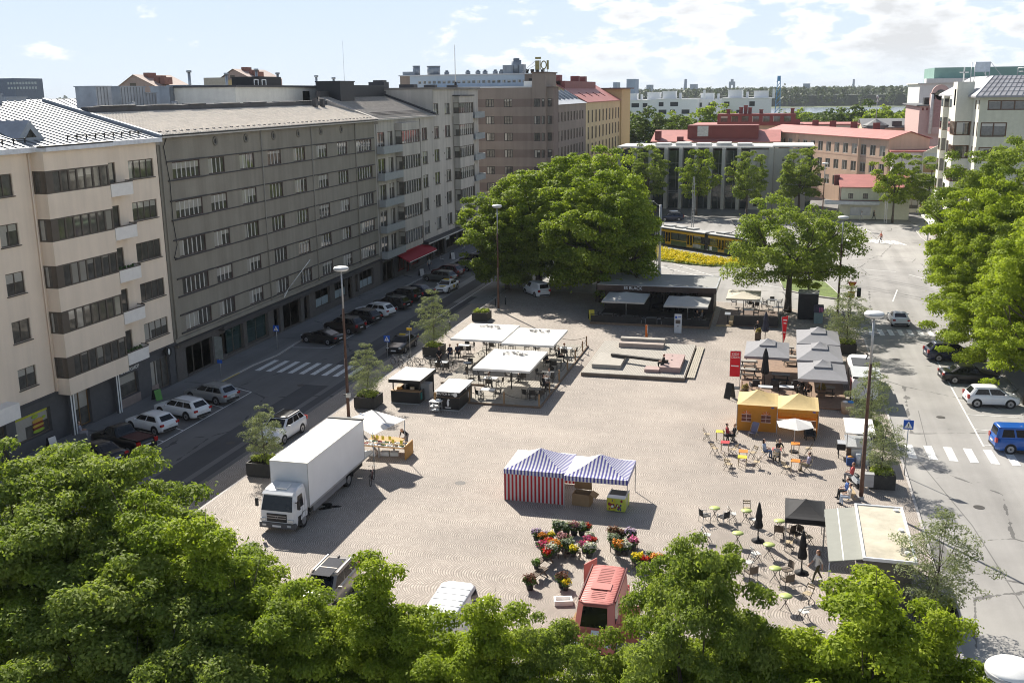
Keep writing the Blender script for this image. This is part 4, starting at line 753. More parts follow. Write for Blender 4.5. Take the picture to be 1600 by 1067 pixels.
# ---- library with glass front and concrete fins
def library():
    b=Bld('library_building','pale concrete and glass library with tall fins behind the street trees','' or (-14,230)); Y=222.; FIN=mat('pale_concrete_fin',(.50,.485,.46),.85,var=.06,scale=.6,streak=.06); GL=glass('green_tinted_glass',(.03,.05,.05)); MU=mat('glazing_bar',(.28,.31,.32),.4,.4)
    m=MB(); fins=[-34.3,-30.9,-27.6,-24.3,-21.2,-18.,-15.,-12.3,-9.2]
    for i,x in enumerate(fins): m.prism([(x-.35,Y-.9),(x+.35,Y-1.),(x+.45,Y+2.4),(x-.25,Y+2.4)],0,12.7); 
    b.part('concrete_fins',m,FIN)
    g_=MB().box(-34.5,Y+1.6,0,-7.,Y+1.7,12.1); b.part('glass_front',g_,GL); mu=MB()
    for i in range(19): mu.box(-34.4+i*1.5,Y+1.53,0,-34.33+i*1.5,Y+1.6,12.1)
    for z in (3.1,3.5,6.2,6.6,9.4): mu.box(-34.5,Y+1.5,z,-7,Y+1.6,z+.1)
    b.part('glazing_bars',mu,MU)
    wm=MB(); hs=[(1.4,z,2.8,z+2.2) for z in (8.2,4.2)]+[(1.,.6,2.9,3.)]; b.facade(wm,(-7.,Y-.2),(1,0),3.9,0,12.4,hs,.3); 
    for h in hs: b.window((-7.,Y-.2),(1,0),h,2,MU,depth=.2,sub=False)
    wm.prism([(-3.2,Y-.5),(-2.2,Y-.6),(-2.0,Y+2),(-3.1,Y+2)],0,12.9); hs=[(1.6+k*.95,z,2.2+k*.95,z+.75) for k in range(2) for z in (4,5.2,6.4,7.6,8.8,10)]
    b.facade(wm,(-2.1,Y+.2),(1,0),6.6,0,12.7,hs,.3); wm.prism([(.9,Y-.4),(1.7,Y-.5),(1.7,Y+.19),(.9,Y+.19)],0,12.8); wm.box(-34.4,Y+2.3,0,4.5,Y+13,12.); b.part('wall',wm,mat('pale_concrete_wall',(.47,.45,.415),.85,var=.07,scale=.5,streak=.07))
    for h in hs: b.window((-2.1,Y+.2),(1,0),h,1,MU,depth=.2,sub=False)
    b.part('green_glass_corner',MB().box(4.5,Y+.6,0,5.6,Y+12,12.9),glass('bottle_green_glass',(.02,.06,.035)))
    b.part('flat_roof',MB().box(-34.9,Y+.4,12.7,-2.5,Y+14,13.0).box(-2.5,Y+.1,12.9,5.9,Y+14,13.2),mat('light_roof',(.5,.5,.48),.8,var=.2,scale=.3))
    for i in range(5): b.part('roof_upstand',MB().box(-27+i*4.3,Y+3,13.,-24+i*4.3,Y+8,13.5+.15*(i%2)),mat('light_roof',(.5,.5,.48)))
library()
# ---- red hall behind the library, peach office range, low house, cream house
u=(1,0)
h=block('red_roofed_hall','low house with a red roof and a tall dark red clad loft behind the library',(-31.5,256),u,30,20,12.3,CREAM,[],[],REDROOF,'gable',2.4)
h.part('clad_loft',MB().box(-23.2,258,11,-6.4,266,16.2),mat('red_ribbed_cladding',(.2,.05,.043),.7,var=.08,scale=.4)); ribm=MB()
for i in range(42): ribm.box(-23.1+i*.4,257.95,12.3,-23.04+i*.4,258,16.1)
h.part('cladding_ribs',ribm,mat('red_ribbed_cladding',(.2,.05,.043)))
h.part('loft_window',MB().box(-20.8,257.9,13.6,-18.2,257.96,16.05),mat('milky_glazing',(.5,.52,.48),.3,var=.2))
h.part('roof_vent',MB().box(-25.5,255.8,12.6,-24,257,13.6),DREDROOF); h.part('chimney',MB().box(-31,257,12.6,-29.6,259,14.9),DREDROOF)
h2=block('dark_red_attic_building','red roofed building with a long dark red attic of windows behind the hall',(-24,285),u,42,16,15.3,CREAM,[],[],REDROOF,'flat')
aw=[(.8+i*2.7,16.2,2.7+i*2.7,17.8) for i in range(7)]; am=MB(); h2.facade(am,(-17.7,283),u,20,15.3,18.3,aw,.2); am.box(-17.7,283.3,15.3,2.3,290,18.3); h2.part('attic',am,DREDROOF)
for q in aw: h2.window((-17.7,283),u,q,1,DREDROOF,depth=.1,sub=False)
for x,hh in ((-15.5,1.0),(-12.2,1.5),(-11,2.0),(-9.9,1.4),(-7,.9),(1.0,1.2)): h2.part('chimney',MB().box(x,285,18.3,x+.9,286.5,18.3+hh).box(x-.1,284.9,18.3+hh,x+1.,286.6,18.5+hh),DREDROOF)
pu=(math.sin(rad(28)),-math.cos(rad(28))); pe=atY(1383,300,226); w_=54.
pp=(pe.x-pu[0]*w_,pe.y-pu[1]*w_)
p=block('peach_office_building','long peach rendered range with three rows of windows under a red sheet roof',pp,pu,w_,9.5,14.2,PINK,grid(1.2,3.55,2.1,15),[(10.7,12.9),(7.1,9.2),(3.5,5.6)],REDROOF,'gable',1.5,frame=mat('grey_white_frame',(.5,.49,.47),.6))
for a in (16.5,43.5): p.part('pilaster',MB().beam((*p.P(a,-.15,0)[:2],0),(*p.P(a,-.15,0)[:2],14.1),.5,.3),PINK)
for a in (5,14,22,31,40): p.part('chimney',MB().box(*p.P(a,5,15.5),*p.P(a+.9,6.2,17.2)),DREDROOF)
p.part('upper_band',MB().add([p.P(.01,-.02,10.2),p.P(w_,-.02,10.2),p.P(w_,-.02,10.35),p.P(.01,-.02,10.35)],[(0,1,2,3)]),mat('peach_band',(.5,.33,.25),.85))
a=atY(1388,330,222); c=block('cream_gable_house','cream house with brown panels and a red roof right of the peach range',(pe.x+.6,222.5),u,14,16,11.9,mat('lilac_white_render',(.62,.58,.58),.85,var=.05),[],[],REDROOF,'flat')
fz=MB(); xw=pe.x+6.2; 
for k in range(2):
    x0=xw+k*4.4; fz.box(x0,221.9,0,x0+4.1,222.4,11.9,0).add([(x0,221.9,11.9),(x0+4.1,221.9,11.9),(x0+4.1 if k==0 else x0,221.9,13.9),(x0,222.4,11.9),(x0+4.1,222.4,11.9),(x0+4.1 if k==0 else x0,222.4,13.9)],[(0,1,2),(3,5,4),(0,2,5,3),(1,4,5,2)])
    fz.box(x0+.3,221.86,8.0,x0+3.8,221.9,9.6,1); fz.box(x0+.3,221.86,10.,x0+3.6,221.9,11.8,2)
c.part('gable_front',fz,[CREAM,mat('tan_panel',(.34,.22,.1),.7,var=.15,scale=3),mat('pane_strip',(.35,.38,.4),.1,spec=.8)])
lo=g(1312,342); l=block('small_pale_house','small pale house with a red sloping roof on the far corner',(lo.x,lo.y),u,12.5,8,6.0,mat('pale_green_render',(.55,.55,.44),.85,var=.06,streak=.06),[(1.3,2.2),(4.,4.9),(10,11)],[(3.9,4.9)],REDROOF,'shed',1.8,frame=BLACK)
l.part('canopy',MB().box(lo.x-3.,lo.y-1.6,2.9,lo.x+7,lo.y+.1,3.5),mat('pale_blue_canopy',(.5,.53,.55),.7)); l.part('ground_window',MB().box(lo.x+1.8,lo.y-.04,.7,lo.x+5.6,lo.y-.005,2.3),mat('pane_strip',(.35,.38,.4)))
l.part('side_wall',MB().box(lo.x-.06,lo.y+.1,3,lo.x-.005,lo.y+7.9,6.0),mat('brown_brick',(.2,.13,.11),.85,var=.2,scale=6)); l.part('chimney',MB().box(lo.x+9.5,lo.y+3,6.3,lo.x+11.,lo.y+4.4,8.2),DREDROOF); l.part('chimney',MB().box(lo.x-1.2,lo.y+5,6.,lo.x-.2,lo.y+6,8.),DREDROOF)
l.part('dark_red_band',MB().box(lo.x+.01,lo.y-.05,3.5,lo.x+8,lo.y-.004,3.65),DREDROOF)
q=g(1375,337); wl=block('low_corner_shop','low pale shop with tan panels under the trees on the far corner',(q.x+4.2,q.y+6.),u,13,6,3.6,CREAM,[(1,3.4),(7.5,10)],[(.8,2.6)],mat('light_roof',(.5,.5,.48)),'flat',overhang=.3); wl.part('tan_panel',MB().box(q.x+8.,q.y+5.94,.7,q.x+11.3,q.y+5.99,2.8),mat('tan_panel',(.34,.22,.1)))
dk=block('slate_roofed_building','peach walled building with a wide dark slate roof and a roof mast',(20,292),u,40,22,14.3,PINK,[],[],mat('slate_roof',(.15,.155,.16),.7,var=.12,scale=.5),'gable',2.0,overhang=.6)
dk.part('roof_mast',MB().cyl((23.,294,14),(23.,294,22.6),.12,.06,6).box(22.6,293.8,21.,23.4,294.2,21.2).ell((23.,294,22.2),(.3,.3,.5),8,5),STEEL); dk.part('roof_turret',MB().lathe([(3.,0),(3,1.2),(3.4,1.3),(.2,2.9)],(23.,294,13.6),8,smooth=False),mat('slate_roof',(.15,.155,.16)))
dk.part('roof_hatch',MB().box(27.,292.5,14.6,29.4,294.5,16.),DARKROOF)
# ---- pale green building on the right
def green():
    XR=24.9; Y0=152.; b=Bld('pale_green_apartment_building','pale green block with stacked corner bays and brown windows on the right','' or (30,165))
    PG=mat('pale_green_render',(.44,.475,.42),.85,var=.06,scale=.4,streak=.07); CR_=mat('cream_white_render',(.66,.645,.56),.85,var=.05,streak=.06); BF=mat('brown_oak_frame',(.11,.06,.035),.6)
    rows=[(21.55,22.75),(17.95,19.85),(14.75,16.6),(11.55,13.4),(8.35,10.2),(5.1,6.95)]
    fh=[(1.0,rows[0][0]-.1,7.6,rows[0][1]),(8.4,rows[0][0]-.1,10.2,rows[0][1])]+[(.35,z0,3.6,z1) for z0,z1 in rows[1:]]+[(11,z0,14,z1) for z0,z1 in rows[1:]]
    wm=MB(); b.facade(wm,(XR,Y0),(1,0),22,3.6,23.3,fh)
    for i,h in enumerate(fh): b.window((XR,Y0),(1,0),h,4 if i==0 else 2,BF,depth=.1,t=.14)
    wm.box(XR+.4,Y0+.4,0,XR+22,186,23); b.part('wall',wm,PG); b.part('downpipe',MB().cyl((XR+7.9,Y0-.1,3.6),(XR+7.9,Y0-.1,23.2),.16,n=8),BLACKM)
    # left facade, facing the junction
    u=(0,-1); P=(XR,187.); D=35.
    lh=[(D-.9,z0,D-.12,z1) for z0,z1 in rows]+[(D-3.6,z0,D-2.4,z1) for z0,z1 in rows]+[(5,z0,7,z1) for z0,z1 in rows]+[(14,z0,16,z1) for z0,z1 in rows]+[(20.5,z0,22.,z1) for z0,z1 in rows]
    lm=MB(); b.facade(lm,P,u,D,3.6,23.3,lh)
    for h in lh: b.window(P,u,h,1 if h[2]-h[0]<1.4 else 2,BF,depth=.1,t=.1)
    b.part('side_wall',lm,CR_)
    # square corner bay tower
    bm=MB(); x0,x1,ya,yb=22.7,XR-.003,157.2,161.
    zs=[3.4]+[z for z0,z1 in reversed(rows[1:]) for z in (z0,z1)]+[25.2]
    for i in range(0,len(zs),2): bm.box(x0,ya,zs[i],x1,yb,zs[i+1])
    bw=MB()
    b.part('bay_tower',bm,CR_)
    for z0,z1 in rows[1:]:
        fm=MB(); t=.13
        for (xa,xb) in ((x0+.12,x1-.1),):
            fm.box(xa,ya+.02,z0,xb,ya+.12,z0+t).box(xa,ya+.02,z1-t,xb,ya+.12,z1).box(xa,ya+.02,z0+t,xa+.2,ya+.12,z1-t).box(xb-.2,ya+.02,z0+t,xb,ya+.12,z1-t)
        fm.box(x0+.02,ya+.12,z0,x0+.12,yb,z0+t).box(x0+.02,ya+.12,z1-t,x0+.12,yb,z1)
        for k in range(4): yy=ya+.2+k*1.15; fm.box(x0+.02,yy,z0+t,x0+.12,yy+.3,z1-t)
        o=b.part('bay_window',fm,BF); link('pane',MB().poly([(0,0,0),(x1-x0-.5,0,0),(x1-x0-.5,0,z1-z0),(0,0,z1-z0)]).mesh('pane',panemat()),o,(x0+.3,ya+.08,z0)); link('pane',MB().poly([(0,0,0),(0,yb-ya,0),(0,yb-ya,z1-z0),(0,0,z1-z0)]).mesh('pane',panemat()),o,(x0+.08,ya,z0))
    b.part('tower_window',MB().box(x0-.02,158.,22.,x0+.01,159.3,24.2).box(x0-.02,158.,22.,x0+.01,159.3,24.2),SHOPG); b.part('cross',MB().box(23.6,159.,25.2,23.75,159.15,27.2).box(23.1,159.,26.4,24.25,159.15,26.55),WHITE)
    for yb_,n_ in ((152.9,0),(170,1),(179,2)):
        if n_:
            b.part('bay',MB().box(XR-.9,yb_,3.6,XR-.002,yb_+2.6,23.2),CR_)
            for z0,z1 in rows: b.part('bay_window',MB().box(XR-.75,yb_-.03,z0,XR-.15,yb_-.003,z1,0).box(XR-.93,yb_+.3,z0,XR-.903,yb_+2.3,z1,0).box(XR-.8,yb_-.02,z0-.08,XR-.1,yb_-.002,z0,1),[SHOPG,BF])
    b.part('canopy',MB().box(XR-1.9,158,3.2,XR,187,3.5).box(XR-1.9,150.5,3.2,XR+22,152-.003,3.5),mat('canopy_pale',(.5,.5,.47),.7)); sw=MB(); hs=[(1+i*4.2,.4,4.4+i*4.2,2.8) for i in range(8)]; b.facade(sw,P,u,D,0,3.2,hs,.3); hs2=[(1+i*4.2,.4,4.4+i*4.2,2.8) for i in range(5)]; b.facade(sw,(XR,Y0),(1,0),22,0,3.2,hs2,.3); b.part('shopfront_wall',sw,mat('shopfront_grey',(.3,.29,.27),.8)); gl=MB()
    for h in hs: b.window(P,u,h,2,BF,depth=.2,sub=False)
    # roof with seams and railings
    SL=mat('grey_seamed_roof',(.30,.30,.32),.55,.2,var=.12,scale=.8); rm=MB().add([(XR-.7,Y0-.7,23.35),(XR+23,Y0-.7,23.35),(XR+23,Y0+9,26.0),(XR+3,Y0+9,26.0),(XR-.7,187,23.35),(XR+3,180,26.),(XR+23,187,26),(XR-.7,Y0-.7,23.1),(XR+23,Y0-.7,23.1),(XR-.7,187,23.1)],[(0,1,2,3),(0,3,5,4),(3,2,6,5),(7,8,1,0),(9,7,0,4)]); r=b.part('roof',rm,SL); sm=MB(); ribs(sm,(XR-.6,Y0-.68,23.38),(XR+23,Y0-.68,23.38),(XR+3,Y0+9,26.03),(XR+23,Y0+9,26.03),34,.04)
    for i in range(1,5): t=i/5; sm.beam((XR-.6+3.6*t,Y0-.68+9.68*t,23.38+2.65*t),(XR+23,Y0-.68+9.68*t,23.38+2.65*t),.05,.06)
    obj('roof_seams',sm,SEAM,r); ra=MB()
    for z in (.5,1.):
        ra.cyl((XR+6,Y0+9,26+z),(XR+23,Y0+9,26+z),.05,n=5)
    for i in range(18): ra.cyl((XR+6+i,Y0+9,26),(XR+6+i,Y0+9,27.),.04,n=5)
    obj('roof_railing',ra,STEEL,r); fr=MB()
    for x in (XR+1.2,XR+3.2): fr.cyl((x,166,24),(x,166,28),.06,n=5); fr.cyl((x,169,24),(x,169,28),.06,n=5); fr.beam((x,166,28),(x+2.5,166,25),.06)
    sf=obj('sign_frame',fr,STEEL,r); obj('sign_board',MB().box(XR+1.2,165.9,26.6,XR+3.2,166.,28.),mat('pale_board',(.55,.6,.66),.5),sf); obj('roof_hump',MB().ell((XR+10,Y0+8,25.9),(3,2,.9),12,6),METALROOF,r)
    aw=MB().add([(XR,158,3.1),(XR,164,3.1),(XR-2.2,164,2.3),(XR-2.2,158,2.3)],[(0,3,2,1)]); b.part('green_awning',aw,mat('pale_green_awning',(.45,.6,.42),.8,trans=.3)); aw=MB().add([(XR,166,3.1),(XR,176,3.1),(XR-2,176,2.4),(XR-2,166,2.4)],[(0,3,2,1)]); b.part('brown_awning',aw,mat('brown_awning',(.22,.15,.12),.8))
green()
# pink palace-like house and the copper roofed block behind it
u=(1,0); pk=block('pink_ornate_building','pink stuccoed building with an arched gable window far right',(30,262),u,36,30,20.3,mat('pink_stucco',(.52,.36,.33),.85,var=.05),[],[],mat('slate_roof',(.15,.155,.16)),'flat',overhang=.8)
am=MB().box(32.,260.9,14,36.5,262,23.2,0).cyl((34.2,260.9,23.2),(34.2,262,23.2),1.9,n=20,mi=0).box(33.,260.8,15.5,35.4,260.9,22.8,1).cyl((34.2,260.8,22.8),(34.2,260.95,22.8),1.2,n=18,mi=2)
for x in (32.4,36.1): am.cyl((x,260.5,14),(x,260.5,23.),.35,n=10,mi=3)
pk.part('arched_gable',am,[mat('pink_stucco',(.52,.36,.33)),mat('rose_niche',(.35,.2,.19),.8),SHOPG,mat('pale_column',(.6,.56,.53),.8)])
for i in range(4): pk.part('frieze_window',MB().box(30.5+i*.9,261.9,19.3,30.9+i*.9,262.0,19.9),DREDROOF)
pk.part('roof_box',MB().box(31.,263,20.6,33.,266,22.2),BLACK); pk.part('grey_dome_roof',MB().ell((40,266,20.6),(5,4,3.6),12,7),mat('slate_roof',(.15,.155,.16)))
cb_=block('copper_roofed_building','pale tiled block with a green copper upper storey at the far right',(36,318),u,74,30,25.4,mat('white_tile_cladding',(.6,.6,.58),.6,var=.06),[],[],mat('light_roof',(.5,.5,.48)),'flat',overhang=.6)
cb_.part('copper_storey',MB().box(40,322,25.7,110,345,29.9),mat('green_copper',(.19,.32,.28),.6,var=.1,scale=.2)); cb_.part('ledge',MB().box(37.5,317,25.7,52,322,26.9),mat('white_tile_cladding',(.6,.6,.58)))
# ---- roofs behind the left-hand row
rb=Bld('courtyard_roof_building','grey sheet-roofed block behind the street front with many metal roof boxes','' or (-75,100)); rb.part('wall',MB().box(-86,40,0,-66,150,19),CREAM)
rb.part('roof',MB().add([(-66,40,20.5),(-66,150,20.5),(-75,150,24.4),(-75,40,24.4)],[(0,1,2,3)]).add([(-75,40,24.4),(-75,150,24.4),(-86,150,21),(-86,40,21)],[(0,1,2,3)]),METALROOF)
sm=MB(); ribs(sm,(-66,40,20.53),(-66,150,20.53),(-75,40,24.43),(-75,150,24.43),110,.035); rb.part('roof_seams',sm,SEAM)
for px,wd,zt,h in ((150,2.6,25.6,3.2),(196,4.6,25.6,3.4),(224,2.2,24.9,2.5),(264,2.8,25.6,3.2),(293,3.6,25.75,3.3),(323,3.8,25.75,3.2),(350,2.0,25.2,2.)):
    q=g(px,150,21.5); d=ray(px,150); t=-71/d.x; yy=d.y*t
    o=rb.part('metal_roof_box',MB().box(-72.5,yy-wd/2,20.5,-70,yy+wd/2,zt).box(-72.6,yy-wd/2-.1,zt,-69.9,yy+wd/2+.1,zt+.1),GREYMETAL); cr=MB()
    for k in range(int(wd/.55)): cr.box(-69.98,yy-wd/2+.2+k*.55,20.6,-69.94,yy-wd/2+.23+k*.55,zt)
    obj('sheet_seam',cr,SEAM,o)
for px in (278,286): pass
ld=MB(); d=ray(300,140); yy=d.y*(-70/d.x)
for z in (24.7,25.3): ld.beam((-69.9,yy-1.6,z),(-69.9,yy+1.6,z),.06)
for k in range(5): ld.beam((-69.9,yy-1.6+k*.8,24.2),(-69.9,yy-1.6+k*.8,25.4),.06)
rb.part('roof_ladder',ld,BLACKM)
for px in (205,272,318,400,424): d=ray(px,150); yy=d.y*(-68.5/d.x); rb.part('roof_vent',MB().cyl((-68.5,yy,21),(-68.5,yy,23.6),.22,n=8).cyl((-68.5,yy,23.5),(-68.5,yy,24.),.34,n=8),STEEL)
wb=Bld('white_lift_house','flat white rendered roof house with a small window above the tiled roof','' or (-66,125)); wb.part('wall',MB().box(-72,110.5,15,-62,134.2,25.5),mat('chalk_render',(.62,.62,.58),.85,var=.05,streak=.05)); wb.part('roof',MB().box(-72.3,110.2,25.5,-61.7,134.5,25.72),DARKROOF); wb.part('window',MB().box(-61.99,128,23.7,-61.95,130,25.),SHOPG); wb.part('roof_rail',MB().tube([(-63,117,25.7),(-63,117,26.4),(-63,118,26.4),(-63,118,25.7)],.06,5).tube([(-63,119,25.7),(-63,119,26.4),(-63,120,26.4),(-63,120,25.7)],.06,5),WHITE)
wb.part('sheet_annex',MB().box(-72,134.6,15,-62,140,25.3),mat('pale_blue_sheet',(.5,.55,.6),.5,.2)); wb.part('dark_box',MB().box(-70,124,25.7,-66,130,26.9),BLACK)
for i,(x,y,h) in enumerate(((-70,114,2.2),(-69,121,2.0),(-68,127,2.6),(-68,133,2.2),(-66,141,1.9),(-66,147,1.7))): wb.part('vent_pipe',MB().cyl((x,y,24.5),(x,y,25.1+h),.18,n=8).cyl((x,y,25.1+h),(x,y,25.35+h),.32,n=8),STEEL)
def gable_far(name,label,pxa,pxb,pyt,Y,wall,roofm,extra=0,base=0):
    a,b_=atY(pxa,pyt,Y),atY(pxb,pyt,Y); zt=a.z
    b=Bld(name,label,((a.x+b_.x)/2,Y)); w=b_.x-a.x
    m=MB().add([(a.x,Y,0),(b_.x,Y,0),(b_.x,Y,zt-w*.28),(a.x+w*.42,Y,zt),(a.x,Y,zt-w*.26),(a.x,Y+14,0),(b_.x,Y+14,0),(b_.x,Y+14,zt-w*.28),(a.x+w*.42,Y+14,zt),(a.x,Y+14,zt-w*.26)],[(0,1,2,3,4),(0,4,9,5),(1,6,7,2)]); b.part('wall',m,wall)
    b.part('roof',MB().add([(a.x-.3,Y-.4,zt-w*.26),(a.x+w*.42,Y-.4,zt+.1),(a.x+w*.42,Y+14,zt+.1),(a.x-.3,Y+14,zt-w*.26),(b_.x+.3,Y-.4,zt-w*.28),(b_.x+.3,Y+14,zt-w*.28)],[(0,1,2,3),(1,4,5,2)]),roofm)
    for t in (.45,.7,.85): b.part('chimney',MB().box(a.x+w*t,Y+3,zt-2,a.x+w*t+w*.12,Y+6,zt+.5-(t-.45)*2.5),mat('chimney_brick',(.22,.11,.09),.85,var=.15)); 
    b.part('attic_window',MB().box(a.x+w*.3,Y-.06,zt-w*.26,a.x+w*.45,Y-.01,zt-w*.17),BROWNF); return b
RB=mat('pinkbrown_roof',(.42,.33,.29),.8,var=.12,scale=.3)  # roof colour greyed and paled, distance haze painted in
gable_far('pinkish_gabled_house','pinkish brown gabled house with brick chimneys poking above the roofs at far left',183,246,118,200,mat('pinkish_wall',(.36,.27,.24),.85,var=.1),RB)
yb=gable_far('ochre_walled_house','house with brick chimneys and ochre walls poking above the roofs left of centre',345,392,109,205,mat('pinkish_wall',(.36,.27,.24)),RB)
a=atY(318,122,204); c=atY(352,122,204); yb.part('lower_wing',MB().box(a.x,204,5,c.x,212,a.z).box(c.x,204.3,5,c.x+9,212,a.z-.5,1),[mat('drab_wall',(.4,.36,.3),.85),mat('ochre_render',(.5,.37,.19))])
wn=MB()
for i in range(3): wn.box(c.x+1.4+i*2.4,204.24,a.z-3.,c.x+2.3+i*2.4,204.29,a.z-1.3)
yb.part('wing_window',wn,WHITEF)
a=atY(0,123,330); c=atY(57,123,330)-Vector((9.5,0,0)); dkb=Bld('slate_blue_block','long slate-blue apartment slab on the skyline at the far left',((a.x+c.x)/2-10,330)); dkb.part('wall',MB().box(a.x-30,330,0,c.x,345,a.z),mat('slate_blue_cladding',(.15,.17,.24),.7)); wn=MB()
for r in range(2):
    for i in range(10): wn.box(a.x+3+i*1.3,329.9,a.z-2.2-r*1.7,a.x+3.8+i*1.3,329.98,a.z-1.4-r*1.7)
dkb.part('window_band',wn,mat('pane_strip',(.35,.38,.4)))
# ---- white terraced flats, skyline towers, mast
WH=mat('white_flats_render',(.72,.73,.74),.8,var=.04)
def flats(i,px0,px1,pyt,Y,step):
    a,c=atY(px0,pyt,Y),atY(px1,pyt,Y); w=c.x-a.x; zt=a.z; b=Bld('white_apartment_block',['white terraced flats, leftmost of the white blocks beyond the tree tops','white terraced flats with roof huts, second white block from the left beyond the trees','white terraced flats with roof huts, third white block from the left beyond the trees','white flats with a curved glazed front at the right end of the white row'][i],((a.x+c.x)/2,Y),group='white flats beyond the trees')
    m=MB(); hs=[]
    for r in range(4):
        z=zt-2.7-r*3.; k=int(w/4.6)
        for q in range(k):
            if (q*7+r*3+i)%5!=0: hs.append((.8+q*4.6,z,.8+q*4.6+(3.2 if (q+r)%2 else 2.),z+1.7))
    hs=[h for h in hs if h[2]<w-.2]; b.facade(m,(a.x,Y),(1,0),w,0,zt,hs,.7); m.box(a.x+.5,Y+.8,0,c.x-.5,Y+14,zt-.1); m.add([(a.x,Y,0),(a.x,Y+14,0),(a.x,Y+14,zt),(a.x,Y,zt)],[(0,1,2,3)]); m.add([(c.x,Y,0),(c.x,Y+14,0),(c.x,Y+14,zt),(c.x,Y,zt)],[(0,1,2,3)]); b.part('wall',m,WH)
    b.part('window',MB().box(a.x+.3,Y+.66,0,c.x-.3,Y+.7,zt-.2),mat('flat_window_dark',(.045,.05,.058),.35,var=.5,scale=.4,spec=.2)); b.part('roof',MB().box(a.x-.2,Y-.2,zt,c.x+.2,Y+14,zt+.3),WH)
    for q in range(int(w/9)+1):
        x=a.x+2+q*9.5
        if x+5<c.x: b.part('roof_hut',MB().box(x,Y+3,zt+.3,x+5.2,Y+8,zt+2.6+.5*((q+i)%2)).box(x-.2,Y+2.8,zt+2.6+.5*((q+i)%2),x+5.4,Y+8.2,zt+2.8+.5*((q+i)%2)),WH)
        b.part('chimney',MB().box(x+6.6,Y+4,zt,x+7.5,Y+5,zt+2.5+(q%3)),WH)
    for q in range(int(w/14)): b.part('balcony_stack',MB().box(a.x+6+q*14,Y-1.2,zt-9,a.x+9.5+q*14,Y-.05,zt-8).box(a.x+6+q*14,Y-1.2,zt-6,a.x+9.5+q*14,Y-.05,zt-5),WH)
    return b
flats(0,966,1030,158,430,0); flats(1,1026,1090,156,425,0); flats(2,1086,1136,157,435,0); b=flats(3,1128,1205,155,400,0)
lower=flats
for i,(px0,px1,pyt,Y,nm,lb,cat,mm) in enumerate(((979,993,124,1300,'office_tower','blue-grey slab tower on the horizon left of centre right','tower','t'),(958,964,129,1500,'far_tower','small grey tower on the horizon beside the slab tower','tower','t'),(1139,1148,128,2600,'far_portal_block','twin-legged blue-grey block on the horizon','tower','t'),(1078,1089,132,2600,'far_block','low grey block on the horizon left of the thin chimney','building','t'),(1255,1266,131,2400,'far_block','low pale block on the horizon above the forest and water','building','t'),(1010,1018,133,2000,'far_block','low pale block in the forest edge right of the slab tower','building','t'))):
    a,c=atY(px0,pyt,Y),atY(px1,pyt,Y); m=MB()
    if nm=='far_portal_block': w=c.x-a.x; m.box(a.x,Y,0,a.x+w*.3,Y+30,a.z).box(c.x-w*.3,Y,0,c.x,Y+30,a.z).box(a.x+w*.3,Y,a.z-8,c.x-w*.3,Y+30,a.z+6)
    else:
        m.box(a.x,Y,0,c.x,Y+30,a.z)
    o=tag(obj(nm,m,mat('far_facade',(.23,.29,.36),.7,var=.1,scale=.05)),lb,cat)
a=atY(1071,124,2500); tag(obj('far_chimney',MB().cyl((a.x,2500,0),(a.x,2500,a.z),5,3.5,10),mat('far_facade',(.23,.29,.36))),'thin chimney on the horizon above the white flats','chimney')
a=atY(1334,124,3000); tag(obj('far_chimney',MB().cyl((a.x,3000,0),(a.x,3000,a.z),4,3,10),mat('far_facade',(.23,.29,.36))),'thin chimney on the horizon right of the blue mast','chimney')
a=atY(1217.5,119,650); m=MB(); BLU=mat('blue_mast_paint',(.1,.3,.55),.5)
for dx in (-1.2,1.2): m.beam((a.x+dx*1.5,650,0),(a.x+dx*.6,650,a.z),.45,mi=1)
for k in range(9): z=a.z*(k/9); m.beam((a.x-2+.1*k,650,z),(a.x+1.6-.1*k,650,z+a.z/9),.35)
m.box(a.x-.8,649.5,a.z-3,a.x+.8,650.5,a.z); tag(obj('lattice_mast',m,[BLU,BLU]),'tall blue lattice mast standing before the far forest','mast')
